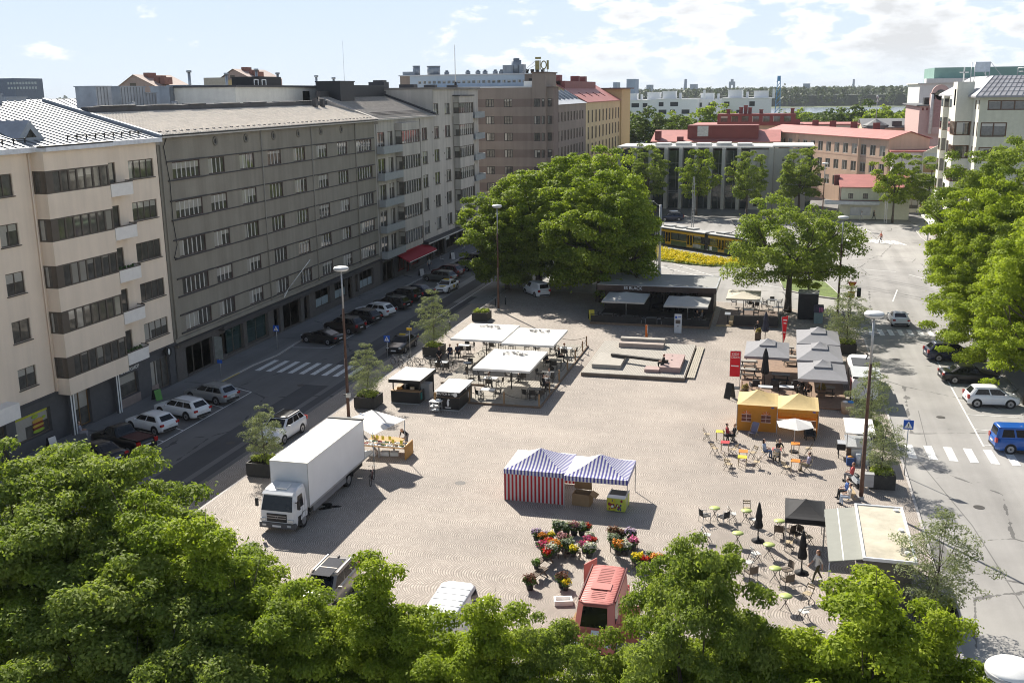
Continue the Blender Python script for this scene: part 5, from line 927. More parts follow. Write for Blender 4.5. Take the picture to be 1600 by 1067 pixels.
# ------------------------------------------------------------------ vegetation
def leaf_mesh(name,clumps,n,leaf,m,seed,upb=.7,shell=.6,asp=.75,tones=.5,bottom=-.55):
    r=np.random.default_rng(seed); C=np.array([c for c,_ in clumps]); R=np.array([q for _,q in clumps])
    if R.ndim==1: R=np.stack([R*r.uniform(.85,1.4,len(R)),R*r.uniform(.85,1.4,len(R)),R*r.uniform(.4,.75,len(R))],1)
    wt=R[:,0]**2; wt=wt/wt.sum(); k=r.choice(len(C),n,p=wt); d=r.normal(size=(n,3)); d/=np.linalg.norm(d,axis=1)[:,None]
    flip=(d[:,2]<bottom)&(r.random(n)<.8); d[flip,2]*=-1
    rr=1-np.abs(r.normal(0,.26*(1-shell)+.12,n)); rr=np.clip(rr,.1,1.15)+r.normal(0,.05,n); st=r.random(n)<.10; rr[st]*=r.uniform(1.0,1.55,st.sum())
    P=C[k]+d*R[k]*rr[:,None]
    nr=d*.75+r.normal(0,.62,(n,3)); nr[:,2]+=upb; nr/=np.linalg.norm(nr,axis=1)[:,None]
    a=r.normal(size=(n,3)); t=np.cross(nr,a); t/=np.linalg.norm(t,axis=1)[:,None]; b=np.cross(nr,t)
    s=leaf*r.uniform(.6,1.3,n)[:,None]; 
    V=np.empty((n,4,3)); fold=nr*s*.18
    V[:,0]=P-t*s*.55; V[:,1]=P+b*s*asp*.5+fold; V[:,2]=P+t*s*.55; V[:,3]=P-b*s*asp*.5+fold
    me=bpy.data.meshes.new(name); me.vertices.add(4*n); me.vertices.foreach_set('co',V.astype(np.float32).ravel())
    me.loops.add(4*n); me.loops.foreach_set('vertex_index',np.arange(4*n,dtype=np.int32)); me.polygons.add(n); me.polygons.foreach_set('loop_start',np.arange(0,4*n,4,dtype=np.int32))
    tone=(r.random(len(C))*tones)[k]; at=me.attributes.new('tone','FLOAT','POINT'); at.data.foreach_set('value',np.repeat(tone,4).astype(np.float32))
    me.materials.append(m); me.update(); me.validate(); return me
def crown(R,H,zc,n,rc,seed,rough=.22,low=-.6,inner=.25,point=0.):
    r=np.random.default_rng(seed); out=[]; gold=PI*(3-math.sqrt(5))
    ph=r.uniform(0,6.28,6)
    for i in range(n):
        z=low+(1-low)*(i+.5)/n; th=gold*i+r.normal(0,.25); rr=math.sqrt(max(0,1-z*z)) if z>-.2 else math.sqrt(max(0,1-z*z))*.93
        rr*=(1-max(0,z))**point
        w=1+rough*(.6*math.sin(2*th+ph[0]+2*z)+.5*math.sin(3*th+ph[1]-3*z)+r.normal(0,.45))*.6
        if r.random()<inner: w*=r.uniform(.45,.8)
        q=rc*r.uniform(.65,1.25)*(1-.25*max(0,z)); out.append(((R*rr*w*math.cos(th),R*rr*w*math.sin(th),zc+H*z*(1+(w-1)*.6)),q))
    return out
def trunk_mb(h,r,clumps,seed,nl=9,split=.35,top=.8,zc=0):
    m=MB(); rn=random.Random(seed); pts=[]; 
    for i in range(6): t=i/5; pts.append((rn.uniform(-.08,.08)*h*.1*t,rn.uniform(-.08,.08)*h*.1*t,-.05+h*top*t))
    m.tube(pts,[r*1.25,r*.95,r*.8,r*.6,r*.4,r*.15],9)
    for i in range(nl):
        c=Vector(rn.choice(clumps)[0]); t=split+(top*.85-split)*i/nl; a=Vector((0,0,h*t)); mid=a.lerp(c,.5)+Vector((0,0,-.06*h*rn.random()))
        m.tube([a,mid,c],[r*.42*(1-.5*i/nl),r*.24,r*.05],6)
        for _ in range(2): e=c+Vector((rn.uniform(-1,1),rn.uniform(-1,1),rn.uniform(-.2,1)))*(h*.09); m.tube([mid.lerp(c,.4),e],[r*.14,r*.03],5)
    return m
G1=leafmat('maple_leaf',(.105,.165,.018),(.33,.40,.06)); G2=leafmat('linden_leaf',(.105,.16,.024),(.31,.37,.09)); G3=leafmat('fresh_leaf',(.15,.215,.018),(.38,.45,.055)); G4=leafmat('willow_leaf',(.14,.17,.09),(.27,.3,.17),.35); GF=leafmat('far_leaf',(.05,.085,.02),(.12,.165,.035),.3)
PROTO={}
def proto(key,R,H,zc,n,rc,leaves,leaf,m,seed,th,tr,bark=TRUNKM,**k):
    kk={a:k.pop(a) for a in ('rough','low','inner','point') if a in k}; nl=k.pop('nl',10); cl=crown(R,H,zc,n,rc,seed,**kk)
    PROTO[key]=(leaf_mesh('crown',cl,leaves,leaf,m,seed+50,**k),trunk_mb(th,tr,cl,seed,nl).mesh('trunk',bark))
def tree(key,loc,rz,label,s=1.,group=None,sz=None,name='tree'):
    o=thing(name,label,'tree',(loc[0],loc[1],loc[2] if len(loc)>2 else 0),rz,group); o.scale=(s,s,sz or s); link('trunk',PROTO[key][1],o); link('crown',PROTO[key][0],o); return o
proto('near_a',3.7,5.2,8.,170,.74,105000,.145,G1,11,10,.24,rough=.5,point=.3,shell=.25,asp=.6)
proto('near_b',3.6,5.2,7.8,165,.72,105000,.145,G3,12,10,.23,rough=.55,point=.35,shell=.25,asp=.6)
proto('near_c',4.4,5.0,8.2,200,.8,125000,.15,G2,13,10,.26,rough=.5,point=.2,shell=.25,asp=.6)
proto('big_a',7.6,7.2,8.6,230,1.25,70000,.29,G1,21,12,.42,rough=.3,low=-.93,shell=.3)
proto('big_b',7.0,7.0,8.2,210,1.2,64000,.29,G1,22,12,.4,rough=.33,low=-.93,shell=.3)
proto('right_a',6.2,7.6,10.8,220,1.0,90000,.2,G2,31,15,.4,rough=.5,low=-.9,shell=.25)
proto('right_b',4.6,5.6,7.2,160,.85,62000,.17,G3,32,10,.28,rough=.5,low=-.9,shell=.25)
proto('airy',7.4,4.6,7.0,120,1.2,36000,.25,G2,41,10,.42,rough=.5,low=-.75,nl=18,inner=.4)
proto('street_a',3.5,4.3,7.3,60,.95,11000,.3,G2,51,9,.22,rough=.45,low=-.85)
proto('street_b',3.3,4.0,6.8,55,.95,10000,.3,G1,52,9,.2,rough=.5,low=-.85)
proto('far',5.5,6.,8.5,50,1.7,4200,.75,GF,61,11,.3,rough=.4,low=-.8); proto('far_b',5.,6.5,8.,46,1.6,4000,.75,G1,62,11,.3,rough=.45,low=-.8)
proto('willow',1.25,1.75,2.05,60,.36,7600,.11,G4,71,3.0,.045,rough=.4,point=.35,low=-.95,asp=.35,inner=.45,nl=18); proto('willow_b',1.35,1.95,2.2,64,.38,8400,.11,G4,72,3.2,.045,rough=.4,point=.4,low=-.95,asp=.35,inner=.45,nl=18)
def top(px,py,z): return g(px,py,z)
# foreground row: crown tops placed from where they show
T=[('near_c',25,698,12.4,'large tree with dark green crown in the bottom left corner',1.0),('near_c',130,700,12.6,'tree at bottom left whose crown tops out beside the dark parked cars',.98),('near_a',215,775,11.6,'tree stepping down to the right in the bottom left group',.9),('near_b',310,812,11.6,'tall green tree at bottom left nearest the white truck',.85),('near_a',375,880,10.2,'low rounded tree at the right end of the bottom left group',.8),
 ('near_b',585,884,11.0,'yellow-green tree overlapping the champagne car with the glass sunroof',.72),('near_a',460,915,10.2,'smaller tree wedged between the bottom left trees and the champagne car',.7),('near_b',640,965,9.6,'low tree at the bottom between the champagne car and the white van',.66),('near_b',755,938,10.6,'tree in the bottom foreground overlapping the white van',.66),('near_c',850,968,9.8,'tree in the bottom foreground just left of the red van',.5),
 ('near_c',1094,842,12.0,'tree with light speckled leaves right of the red flower van',.56),('near_b',1380,906,11.6,'bright yellow-green tree below the kiosk trailer at bottom right',.9),('near_b',1255,985,9.8,'bright green tree at the bottom between the bistro tables and the street',.74),('near_a',1160,985,9.2,'tree at the bottom directly below the green bistro tables',.66),('near_b',1475,965,10.4,'bright green tree at bottom right beside the white round lamp head',.7),
 ('near_a',60,800,11.,'dark tree under the bottom left corner',.9),('near_c',180,880,10.6,'shaded tree low in the bottom left group of crowns',.9),('near_c',320,985,9.4,'shaded tree at the bottom edge left of the champagne car',.8),('near_a',1050,985,8.8,'low tree at the bottom edge in front of the red van side',.6)]
HT={}
for k_ in ('near_a','near_b','near_c'):
    me_=PROTO[k_][0]; a_=np.empty(len(me_.vertices)*3,np.float32); me_.vertices.foreach_get('co',a_); HT[k_]=float(np.quantile(a_[2::3],.9985))
for i,(k,px,py,zt,lb,s) in enumerate(T):
    t=g(px,py,zt); pr=HT[k]*s; tree(k,(t.x,t.y,min(0,zt-pr)),i*1.37,lb,s,'foreground trees',sz=s if zt<pr else zt/pr*s)
# big trees over the square's far left corner
for i,(k,x,y,s,sz,lb) in enumerate((('big_a',-30.2,128.5,.98,.93,'largest round-crowned tree over the far left corner of the square'),('big_b',-20.7,119.7,.98,1.0,'big tree whose trunk stands left of the black bar pavilion'),('big_b',-33.6,125.2,.78,.8,'tree at the left edge of the big crown group beside the street lamp'),('big_a',-24.2,131.5,.95,1.05,'tall tree at the back of the big crown group before the brown building'),('big_b',-18.4,126.,.52,.74,'smaller tree at the right edge of the big crown group by the tram'))): tree(k,(x,y),i*1.9+.4,lb,s,'big trees on the far corner',sz)
tree('airy',(1.2,118.2),.7,'spreading airy tree standing between the bar and the black box',.92,None,1.05)
tree('street_b',(3.4,121.5),2.2,'low dark tree right behind the black box on the square',.62)
for i,(k,px,py,s,sz,lb) in enumerate((('street_a',1012,333,1.05,1.15,'street tree before the library nearest the big crown group'),('street_b',1088,337,.95,1.15,'street tree before the library fins behind the tram pole'),('street_a',1166,338,.9,1.06,'street tree before the library wall left of the widest one'),('street_a',1247,336,1.15,1.1,'widest street tree before the library beside the low pale house'),('street_b',1394,348,1.05,1.13,'street tree right of the small pale house with a dark trunk'),('street_a',1447,346,1.15,1.0,'street tree on the far corner beside the pale green building'),('street_b',975,322,.9,1.,'street tree half hidden behind the big crown group near the library'))):
    p=g(px,py); tree(k,p,i*1.3,lb,s,'street trees before the library',sz)
for i,(k,x,y,s,sz,lb) in enumerate((('right_a',20.6,109,.95,.98,'tallest tree on the right in front of the pale green building'),('right_a',22.3,98,.8,.78,'dark green tree over the parked black cars on the right'),('right_b',19.6,86.,1.0,1.05,'yellow-green tree at the right edge over the white hatchback'),('right_a',24.2,104,.95,.92,'tree behind the tallest one at the right edge'),('right_b',18.6,99.5,.95,1.2,'narrow tree leaning over the street right of the white sports car'),('right_b',22.,89.5,1.0,1.3,'bright tree at the far right edge above the white hatchback'),('right_b',20.4,104.,1.25,1.2,'dense tree filling the gap below the tallest right tree'),('right_b',18.9,94.5,.85,.82,'low tree spreading over the parked black cars on the right'),('right_a',24.5,118.,1.0,1.0,'tree right in front of the pale green walls at the right edge'))): tree(k,(x,y),i*2.1+.3,lb,s,'street trees on the right',sz)
for i,(px,py,Y,s,lb) in enumerate(((1020,173,330,1.3,'bright round tree behind the red roofed hall on its left'),(1055,177,345,1.25,'bright round tree second from the left behind the red roofed hall'),(990,180,335,1.15,'tree beside the yellow apartment block beyond the library'),(1110,163,390,1.35,'large tree before the white flats behind the red attic'),(1072,185,330,1.,'low tree between the red roofed hall and the white flats'),(1150,178,380,.9,'tree just left of the dark red chimneys behind the hall'),(1340,163,420,1.7,'big bright tree behind the peach range and left of the roof mast'),(1375,168,410,1.5,'bright tree right behind the roof mast'),(1310,176,430,1.4,'bright tree left of the big tree behind the peach range'),(1420,172,440,1.6,'tree behind the slate roof beside the pink building'),(1280,180,440,1.3,'tree behind the red chimneys of the peach range'),(1250,172,520,1.5,'tree below the blue lattice mast'),(1220,183,480,1.3,'tree right of the white flats'),(968,168,400,1.2,'tree between the yellow block and the white flats'))):
    p=atY(px,py,Y); k=('far','far_b')[i%2]; h={'far':15.,'far_b':14.7}[k]*s; tree(k,(p.x,p.y,p.z-h),i*1.7,lb,s,'trees beyond the library')
def wood(name,n,xs,ys,hr,rr,seed,col,zb=-1.,leafy=7,sc_=2.4,slope=0):
    """wood far away: crowns as ragged leaf clumps in one mass"""
    r=np.random.default_rng(seed); cl=[]
    for i in range(n):
        x=r.uniform(*xs); y=r.uniform(*ys); h=r.uniform(*hr); q=r.uniform(*rr); h=h if not slope else max(3.,24.2-slope*y-r.uniform(0,4)); q=min(q,h*.45); cl.append(((x,y,zb+h-q),(q,q,q*1.1))); cl.append(((x+r.normal(0,q*.4),y,zb+h*.45),(q*1.1,q*1.1,h*.45)))
    me=leaf_mesh(name,cl,n*leafy,sc_,col,seed,upb=.4,asp=.9); return tag(link(name,me),None,None,kind='stuff')
FW=leafmat('forest_leaf',(.035,.055,.02),(.07,.095,.03),.2)
o=wood('far_forest',4200,(-900,2600),(1580,2600),(20,29),(4,7),5,FW,leafy=34,sc_=4.6); o['label']='dark conifer forest across the water'; 
o2=wood('near_wood',900,(-120,640),(560,1130),(11,20),(3.5,6),6,GF,leafy=60,sc_=2.6,slope=.0195); o2['label']='green wood on the near shore before the water'
o3=wood('horizon_forest',2600,(-2500,5200),(2700,6500),(22,34),(9,16),8,FW,leafy=16,sc_=11.); o3['label']='thin forest line on the horizon'
for p,q,z0,z1 in (((-900,1610),(2600,2650),-.5,17),((-2500,2800),(5200,6600),-.5,22),((-100,600),(640,1110),-.5,8)): 
    pass
tag(obj('forest_floor',MB().box(-1400,1640,-.55,3200,2650,15).box(-4000,2800,-.55,7000,6600,21).box(-110,640,-.55,640,1000,2),mat('forest_understorey',(.03,.042,.02),.95,var=.4,scale=.05)),None,None,kind='structure')
for (x0,y0,x1,y1,h) in ((-600,700,-140,1400,12),(640,700,1300,1140,13)): pass
# flower bed beside the tram: many yellow blossoms
def bed():
    r=np.random.default_rng(3); pts=[]; poly_=[tuple(p) for p in fl]
    def inside(x,y):
        c=False; n=len(poly_)
        for i in range(n):
            x1,y1=poly_[i]; x2,y2=poly_[(i+1)%n]
            if (y1>y)!=(y2>y) and x<(x2-x1)*(y-y1)/(y2-y1)+x1: c=not c
        return c
    xs=[p[0] for p in poly_]; ys=[p[1] for p in poly_]
    while len(pts)<900:
        x,y=r.uniform(min(xs),max(xs)),r.uniform(min(ys),max(ys))
        if inside(x,y) and x<-4.6: pts.append(((x,y,.2+r.uniform(0,.12)),(.34,.34,.26)))
    yl=leafmat('yellow_petals',(.62,.47,.006),(.72,.62,.01),.25); gl_=leafmat('bed_greens',(.09,.14,.015),(.2,.25,.03),.3)
    o=tag(link('flower_bed',leaf_mesh('flower_bed',pts,26000,.16,yl,9,upb=.8)),None,None,kind='stuff'); o['label']='band of yellow flowers beside the tram'
    low=[((c[0],c[1],.1),q) for c,q in pts]; o=tag(link('bed_greenery',leaf_mesh('bed_greenery',low,5000,.2,gl_,10,upb=.3)),None,None,kind='stuff'); o['label']='green stems under the yellow flowers'
bed()
# ------------------------------------------------------------------ vehicles (front towards local +Y)
def paint(name,c,metal=0.): return mat(name,c,.28,metal,var=.04,scale=2,spec=.4,coat=.3)
GLS=mat('car_glass',(.008,.009,.011),.08,var=.2,spec=.35); TRIM=mat('black_plastic_trim',(.02,.02,.021),.6,var=.15); RIM=mat('alloy_rim',(.38,.38,.39),.35,.7,var=.1); RED=mat('red_tail_lamp',(.35,.012,.012),.2,var=.1,coat=.5); LAMP=mat('clear_lamp',(.6,.62,.63),.12,.2,var=.1,coat=.6); PLATE=mat('number_plate',(.7,.7,.7),.5)
P_WHITE=paint('white_car_paint',(.72,.73,.74)); P_BLACK=paint('black_car_paint',(.009,.009,.011)); P_SILVER=paint('silver_car_paint',(.36,.37,.38),.5); P_GREY=paint('grey_green_car_paint',(.13,.135,.125),.4); P_RED=paint('dark_red_car_paint',(.09,.008,.013)); P_BLUE=paint('blue_van_paint',(.012,.09,.36)); P_NAVY=paint('navy_car_paint',(.012,.018,.045)); P_VRED=mat('faded_red_van_paint',(.47,.15,.125),.5,var=.1,scale=1.,coat=.1); P_BROWN=paint('dark_brown_car_paint',(.02,.014,.012)); P_CHAMP=paint('champagne_car_paint',(.34,.31,.275),.4)
KIND=dict(
 sedan=dict(L=4.75,W=1.84,H=1.45,hood=.9,belt=.94,wb=1.3,ft=2.05,rt=3.45,rb=4.25,tail=1.02,fw=.92,rw=3.75),
 coupe=dict(L=4.6,W=1.84,H=1.38,hood=.86,belt=.92,wb=1.35,ft=2.15,rt=3.1,rb=4.2,tail=1.0,fw=.9,rw=3.65),
 hatch=dict(L=4.2,W=1.8,H=1.47,hood=.92,belt=.96,wb=1.05,ft=1.8,rt=3.6,rb=4.08,tail=1.0,fw=.85,rw=3.45),
 wagon=dict(L=4.8,W=1.85,H=1.5,hood=.92,belt=.96,wb=1.25,ft=2.0,rt=4.2,rb=4.68,tail=1.02,fw=.92,rw=3.8),
 suv=dict(L=4.6,W=1.88,H=1.68,hood=1.05,belt=1.1,wb=1.1,ft=1.85,rt=3.95,rb=4.48,tail=1.15,fw=.9,rw=3.6),
 minivan=dict(L=3.95,W=1.76,H=1.6,hood=1.0,belt=1.0,wb=.75,ft=1.55,rt=3.4,rb=3.85,tail=1.08,fw=.75,rw=3.25),
 van=dict(L=4.5,W=1.8,H=1.85,hood=1.08,belt=1.12,wb=.95,ft=1.65,rt=4.3,rb=4.45,tail=1.14,fw=.85,rw=3.5),
 bigvan=dict(L=5.2,W=2.0,H=2.3,hood=1.2,belt=1.3,wb=.5,ft=.92,rt=5.05,rb=5.16,tail=1.3,fw=.9,rw=4.1),
 pickup=dict(L=5.3,W=1.9,H=1.75,hood=1.1,belt=1.12,wb=1.25,ft=1.95,rt=2.85,rb=3.2,tail=1.12,fw=.95,rw=4.3))
VC={}
def car_parts(kind,blind=False):
    if (kind,blind) in VC: return VC[kind,blind]
    k=KIND[kind]; Ln,W,H=k['L'],k['W'],k['H']; hw=W/2; Y=lambda t:Ln/2-t; out=[]
    st=[(0,.62,.7,.32),(.06,.72,.82,.26),(.25,k['hood']-.16,.93,.22),(.6,k['hood']-.07,.99,.2),(k['wb'],k['hood']+.02,1,.2),(k['wb']+.3,k['belt'],1,.2),(Ln*.55,k['belt']+.01,1,.2),(k['rb']-.25,k['tail']-.01,1,.2),(Ln-.3,k['tail'],.97,.24),(Ln-.08,k['tail']-.1,.9,.28),(Ln,k['tail']-.3,.82,.34)]
    if kind=='pickup': st[7]=(3.4,1.1,1,.2)
    rings=[]
    for t,zt,f,zl in st:
        h=hw*f; m=(zt-zl); half=[(0,zl),(h*.82,zl),(h*.97,zl+.09),(h,zl+.32*m),(h*.995,zl+.62*m),(h*.96,zt-.07),(h*.88,zt-.005),(h*.45,zt+.02)]
        ring=half+[(0,zt+.03)]+[(-x,z) for x,z in reversed(half[1:])]; rings.append([(x,Y(t),z) for x,z in ring])
    b=MB().loft(rings); 
    out.append(('body',b,['P'],[]))
    # wheels + arches
    arch=MB(); wheels=[]
    for t in (k['fw'],k['rw']):
        for s in (-1,1):
            arch.cyl((s*(hw-.1),Y(t),.36),(s*(hw+.004),Y(t),.36),.395,n=18)  # dark disc proud of the body, painting the shaded wheel well
            R=.325 if k['H']<1.6 else .35
            wheels.append((MB().cyl((s*(hw-.22),Y(t),R),(s*(hw+.012),Y(t),R),R,n=18),MB().cyl((s*(hw+.0),Y(t),R),(s*(hw+.018),Y(t),R),R*.66,n=14).cyl((s*(hw+.018),Y(t),R),(s*(hw+.024),Y(t),R),R*.2,n=8,mi=1)))
    arch.box(-hw-.004,Y(k['rw']-.42),.2,hw+.004,Y(k['fw']+.42),.3); out.append(('wheel_arches',arch,[TRIM],[]))
    for w_,r_ in wheels: out.append(('wheel',w_,[RUBBER],[('rim',r_,[RIM,TRIM])]))
    # cabin
    bw,tw=hw*.9,hw*.74 if kind not in ('van','bigvan') else hw*.82; c=.13 if kind!='bigvan' else .3
    def ring(h,yf,yr,z,c=c): return [(-h+c,yf,z),(h-c,yf,z),(h,yf-c,z),(h,yr+c,z),(h-c,yr,z),(-h+c,yr,z),(-h,yr+c,z),(-h,yf-c,z)]
    zb=k['belt']-.02; A=ring(bw,Y(k['wb']),Y(k['rb']),zb); B=ring(tw,Y(k['ft']),Y(k['rt']),H-.07); Cc=ring(tw-.12,Y(k['ft']+.2),Y(k['rt']-.12),H-.012,.16); D=ring(tw*.4,Y(k['ft']+.5),Y(k['rt']-.4),H,.1)
    cb=MB().loft([A,B],caps=False,smooth=False).loft([B,Cc,D],mi=1); out.append(('cabin',cb,['P','R'],[]))
    A_,B_=[Vector(p) for p in A],[Vector(p) for p in B]
    def pan(i,j,u0,u1,v0,v1,off=.012):
        p=lambda u,v:(A_[i].lerp(A_[j],u)).lerp(B_[i].lerp(B_[j],u),v)
        q=[p(u0,v0),p(u1,v0),p(u1,v1),p(u0,v1)]; n=(q[1]-q[0]).cross(q[3]-q[0]).normalized(); m=sum(q,Vector())/4
        if n.dot(Vector((m.x,m.y-(Y(k['wb'])+Y(k['rb']))/2,0)))<0: n=-n
        return [x+n*off for x in q]
    out.append(('windscreen',MB().poly(pan(0,1,-.02,1.02,.1,.95)),[GLS],[]))
    if not (blind and kind=='bigvan'): out.append(('rear_window',MB().poly(pan(4,5,.05,.95,.2,.9)),[GLS],[]))
    sp={'sedan':((.02,.46),(.5,.93)),'coupe':((.02,.52),(.56,.9)),'hatch':((.02,.44),(.48,.9)),'wagon':((.02,.34),(.37,.64),(.67,.96)),'suv':((.02,.38),(.41,.7),(.73,.95)),'minivan':((.02,.45),(.49,.92)),'van':((.02,.3),) if blind else ((.02,.3),(.36,.62),(.67,.94)),'bigvan':((.02,.24),),'pickup':((.03,.55),(.6,.95))}[kind]
    for s,(i,j) in ((1,(2,3)),(-1,(7,6))):
        for u0,u1 in sp: out.append(('side_window',MB().poly(pan(i,j,u0,u1,.12,.9)),[GLS],[]))
        out.append(('mirror',MB().obox((s*(hw+.07),Y(k['wb']+.45),k['belt']+.08),(.2,.11,.14)),['M'],[]))
    for s in (-1,1):
        out.append(('headlight',MB().ell((s*hw*.66,Y(.11),.66 if k['hood']<1 else .78),(.2,.12,.075),8,5),[LAMP],[]))
        zt=k['tail']; out.append(('taillight',MB().obox((s*hw*.8,Y(Ln-.06),zt-.2),(.3,.14,.17 if k['H']<1.6 else .3)),[RED],[]))
    out.append(('grille',MB().obox((0,Y(.0),.56),(hw*.9,.06,.16)).obox((0,Y(.01),.36),(hw*1.3,.06,.12)),[TRIM],[])); out.append(('rear_bumper',MB().obox((0,Y(Ln-.02),.42),(hw*1.5,.08,.16)),[TRIM],[]))
    out.append(('number_plate',MB().obox((0,Y(-.035),.44),(.5,.02,.11)),[PLATE],[])); out.append(('number_plate',MB().obox((0,Y(Ln+.03),.66 if k['H']<1.6 else .75),(.5,.02,.11)),[PLATE],[]))
    if kind in ('wagon','suv'):
        for s in (-1,1): out.append(('roof_rail',MB().beam((s*(tw-.06),Y(k['ft']+.2),H+.0),(s*(tw-.06),Y(k['rt']-.1),H+.0),.05),[RIM],[]))
    if kind=='pickup': 
        out.append(('cargo_bed',MB().box(-hw*.8,Y(Ln-.1),1.13,hw*.8,Y(3.35),1.15),[mat('bed_cover',(.06,.012,.014),.6)],[])); out.append(('bed_rail',MB().box(-hw*.9,Y(Ln-.06),1.1,-hw*.8,Y(3.35),1.2).box(hw*.8,Y(Ln-.06),1.1,hw*.9,Y(3.35),1.2),['P'],[]))
    VC[kind,blind]=[(n,m.mesh(n,[x if not isinstance(x,str) else P_BLACK for x in ms]),ms,[(a,b_.mesh(a,c_)) for a,b_,c_ in sub]) for n,m,ms,sub in out]; return VC[kind,blind]
def car(kind,pt,label,loc,rz,name='parked_car',cat='car',roof=None,group=None,mirror=None,blind=False):
    o=thing(name,label,cat,(loc[0],loc[1],loc[2] if len(loc)>2 else -.085),rz,group)
    for n,me,ms,sub in car_parts(kind,blind):
        c=link(n,me,o)
        for i,x in enumerate(ms):
            if isinstance(x,str): setmat(c,i,{'P':pt,'R':roof or pt,'M':mirror or pt}[x])
        for a,me2 in sub: link(a,me2,c)
    return o
def cg(px,py,z=.62): p=g(px,py,z); return (p.x,p.y)
A74=rad(74); KL='cars parked along the left buildings'
for kind,pt,px,py,lb,rz in (('sedan',P_BLACK,150,704,'black car at the lower left mostly hidden by the tree tops',72),('pickup',P_BLACK,192,685,'black pickup with a dark red bed cover beside the white hatchbacks',74),('hatch',P_WHITE,236,657,'white hatchback parked between the black pickup and the other white car',74),('wagon',P_WHITE,284,635,'white car with alloy wheels parked beside the silver estate',75),('wagon',P_SILVER,330,612,'silver estate car by the blue parking sign before the crossing',75),
  ('coupe',P_BLACK,504,524,'black coupe nearest the left zebra crossing',76),('suv',P_BROWN,538,508,'dark brown car parked second past the left zebra crossing',75),('wagon',P_BLACK,563,493,'black estate between the dark brown car and the white estate',75),('wagon',P_WHITE,586,483,'white estate in the middle of the black parked cars',75),('wagon',P_BLACK,612,472,'black estate just beyond the white estate on the left street',75),('suv',P_BLACK,631,461,'black off-roader parked third before the red awning',75),('sedan',P_NAVY,650,453,'navy saloon at the far end of the black parked cars',75),
  ('wagon',P_GREY,687,431,'grey-green estate parked nearest the white taxi',74),('suv',P_RED,699,424,'dark red car behind the grey-green estate',74),('sedan',P_SILVER,722,414,'silver saloon near the big trees on the left street',74),('suv',P_BLACK,741,406,'black car beyond the silver saloon by the big trees',74),('hatch',P_NAVY,752,399,'dark hatchback at the far end of the left street',74)):
    car(kind,pt,lb,cg(px,py),rad(rz),group=KL,roof=P_BLACK if 0 else None)
t=car('sedan',P_WHITE,'white taxi with yellow bonnet disc driving on the left street',cg(698,446),rad(177),'taxi','taxi')
YD=mat('yellow_taxi_decal',(.6,.42,.02),.5); obj('roof_sign',MB().box(-.35,-.1,1.44,.35,.12,1.6),YD,t); obj('bonnet_disc',MB().cyl((0,1.45,.9),(0,1.45,.925),.42,n=14),YD,t); obj('door_decal',MB().box(.915,-.6,.45,.928,.1,.85).box(-.928,-.6,.45,-.915,.1,.85),YD,t)
c=car('sedan',P_BLACK,'black car with lit yellow roof sign parked beside the planter tree',cg(628,535),rad(180),'parked_car','car'); obj('roof_sign',MB().box(-.3,-.3,1.43,.3,-.1,1.56),YD,c)
car('suv',P_WHITE,'white car with a black roof parked behind the left planter',cg(441,667,.7),rad(178),roof=P_BLACK)
car('van',P_WHITE,'white panel van parked in the shade of the big trees',cg(838,450,.85),rad(40),'parked_van','van',blind=True)
car('van',P_GREY,'grey van parked before the library beside the dark off-roader',cg(1008,329,.9),rad(98),'parked_van','van'); car('suv',P_NAVY,'dark off-roader with a white roof box before the library',cg(1050,338,.8),rad(98)).name='parked_car'
obj('roof_box',MB().ell((0,-.3,1.85),(.45,.95,.17),10,6),P_WHITE,bpy.data.objects['parked_car'] if 0 else [o for o in bpy.data.objects if o.get('label')=='dark off-roader with a white roof box before the library'][0])
car('coupe',P_WHITE,'white car driving away over the zebra crossing by the junction',cg(1404,494,.7),rad(2),'moving_car','car')
KR='cars parked along the right street'
car('suv',P_NAVY,'dark off-roader half under the right trees, farthest of the right row',cg(1486,549,.7),rad(-82),group=KR); car('sedan',P_BLACK,'black saloon between the dark off-roader and the white hatchback on the right',cg(1514,584,.6),rad(-83),group=KR)
car('minivan',P_CHAMP if 0 else P_WHITE,'small white hatchback parked on the right under the tree edge',cg(1549,618,.7),rad(-84),group=KR); car('van',P_BLUE,'blue van with its passenger standing at the door on the right',cg(1604,684,.85),rad(-84),'parked_van','van',group=KR)
s=car('suv',P_CHAMP,'champagne car with a glass sunroof at the bottom of the square',(-20.95,42.9,.005),rad(180),roof=P_CHAMP); obj('sunroof',MB().box(-.47,-1.25,1.685,.47,.75,1.697),GLS,s); obj('sunroof_bar',MB().box(-.47,-.2,1.698,.47,-.13,1.703),P_CHAMP,s); obj('aerial_fin',MB().obox((0,-1.4,1.71),(.05,.2,.1)),P_BLACK,s)
v=car('bigvan',P_WHITE,'white van parked at the bottom of the square facing away',(-13.75,40.4,.005),0,'parked_van','van',blind=True)
for i in range(6): obj('roof_rib',MB().box(-.72,-1.9+i*.55,2.295,.72,-1.85+i*.55,2.315),P_WHITE,v)
v=car('bigvan',P_VRED,'faded red flower-seller van with a ribbed roof and open side door',(-7.2,42.9,.005),rad(180),'flower_van','van',blind=True)
for i in range(22): obj('roof_rib',MB().box(-.72,-2.25+i*.17,2.285,.72,-2.2+i*.17,2.3),P_VRED,v)
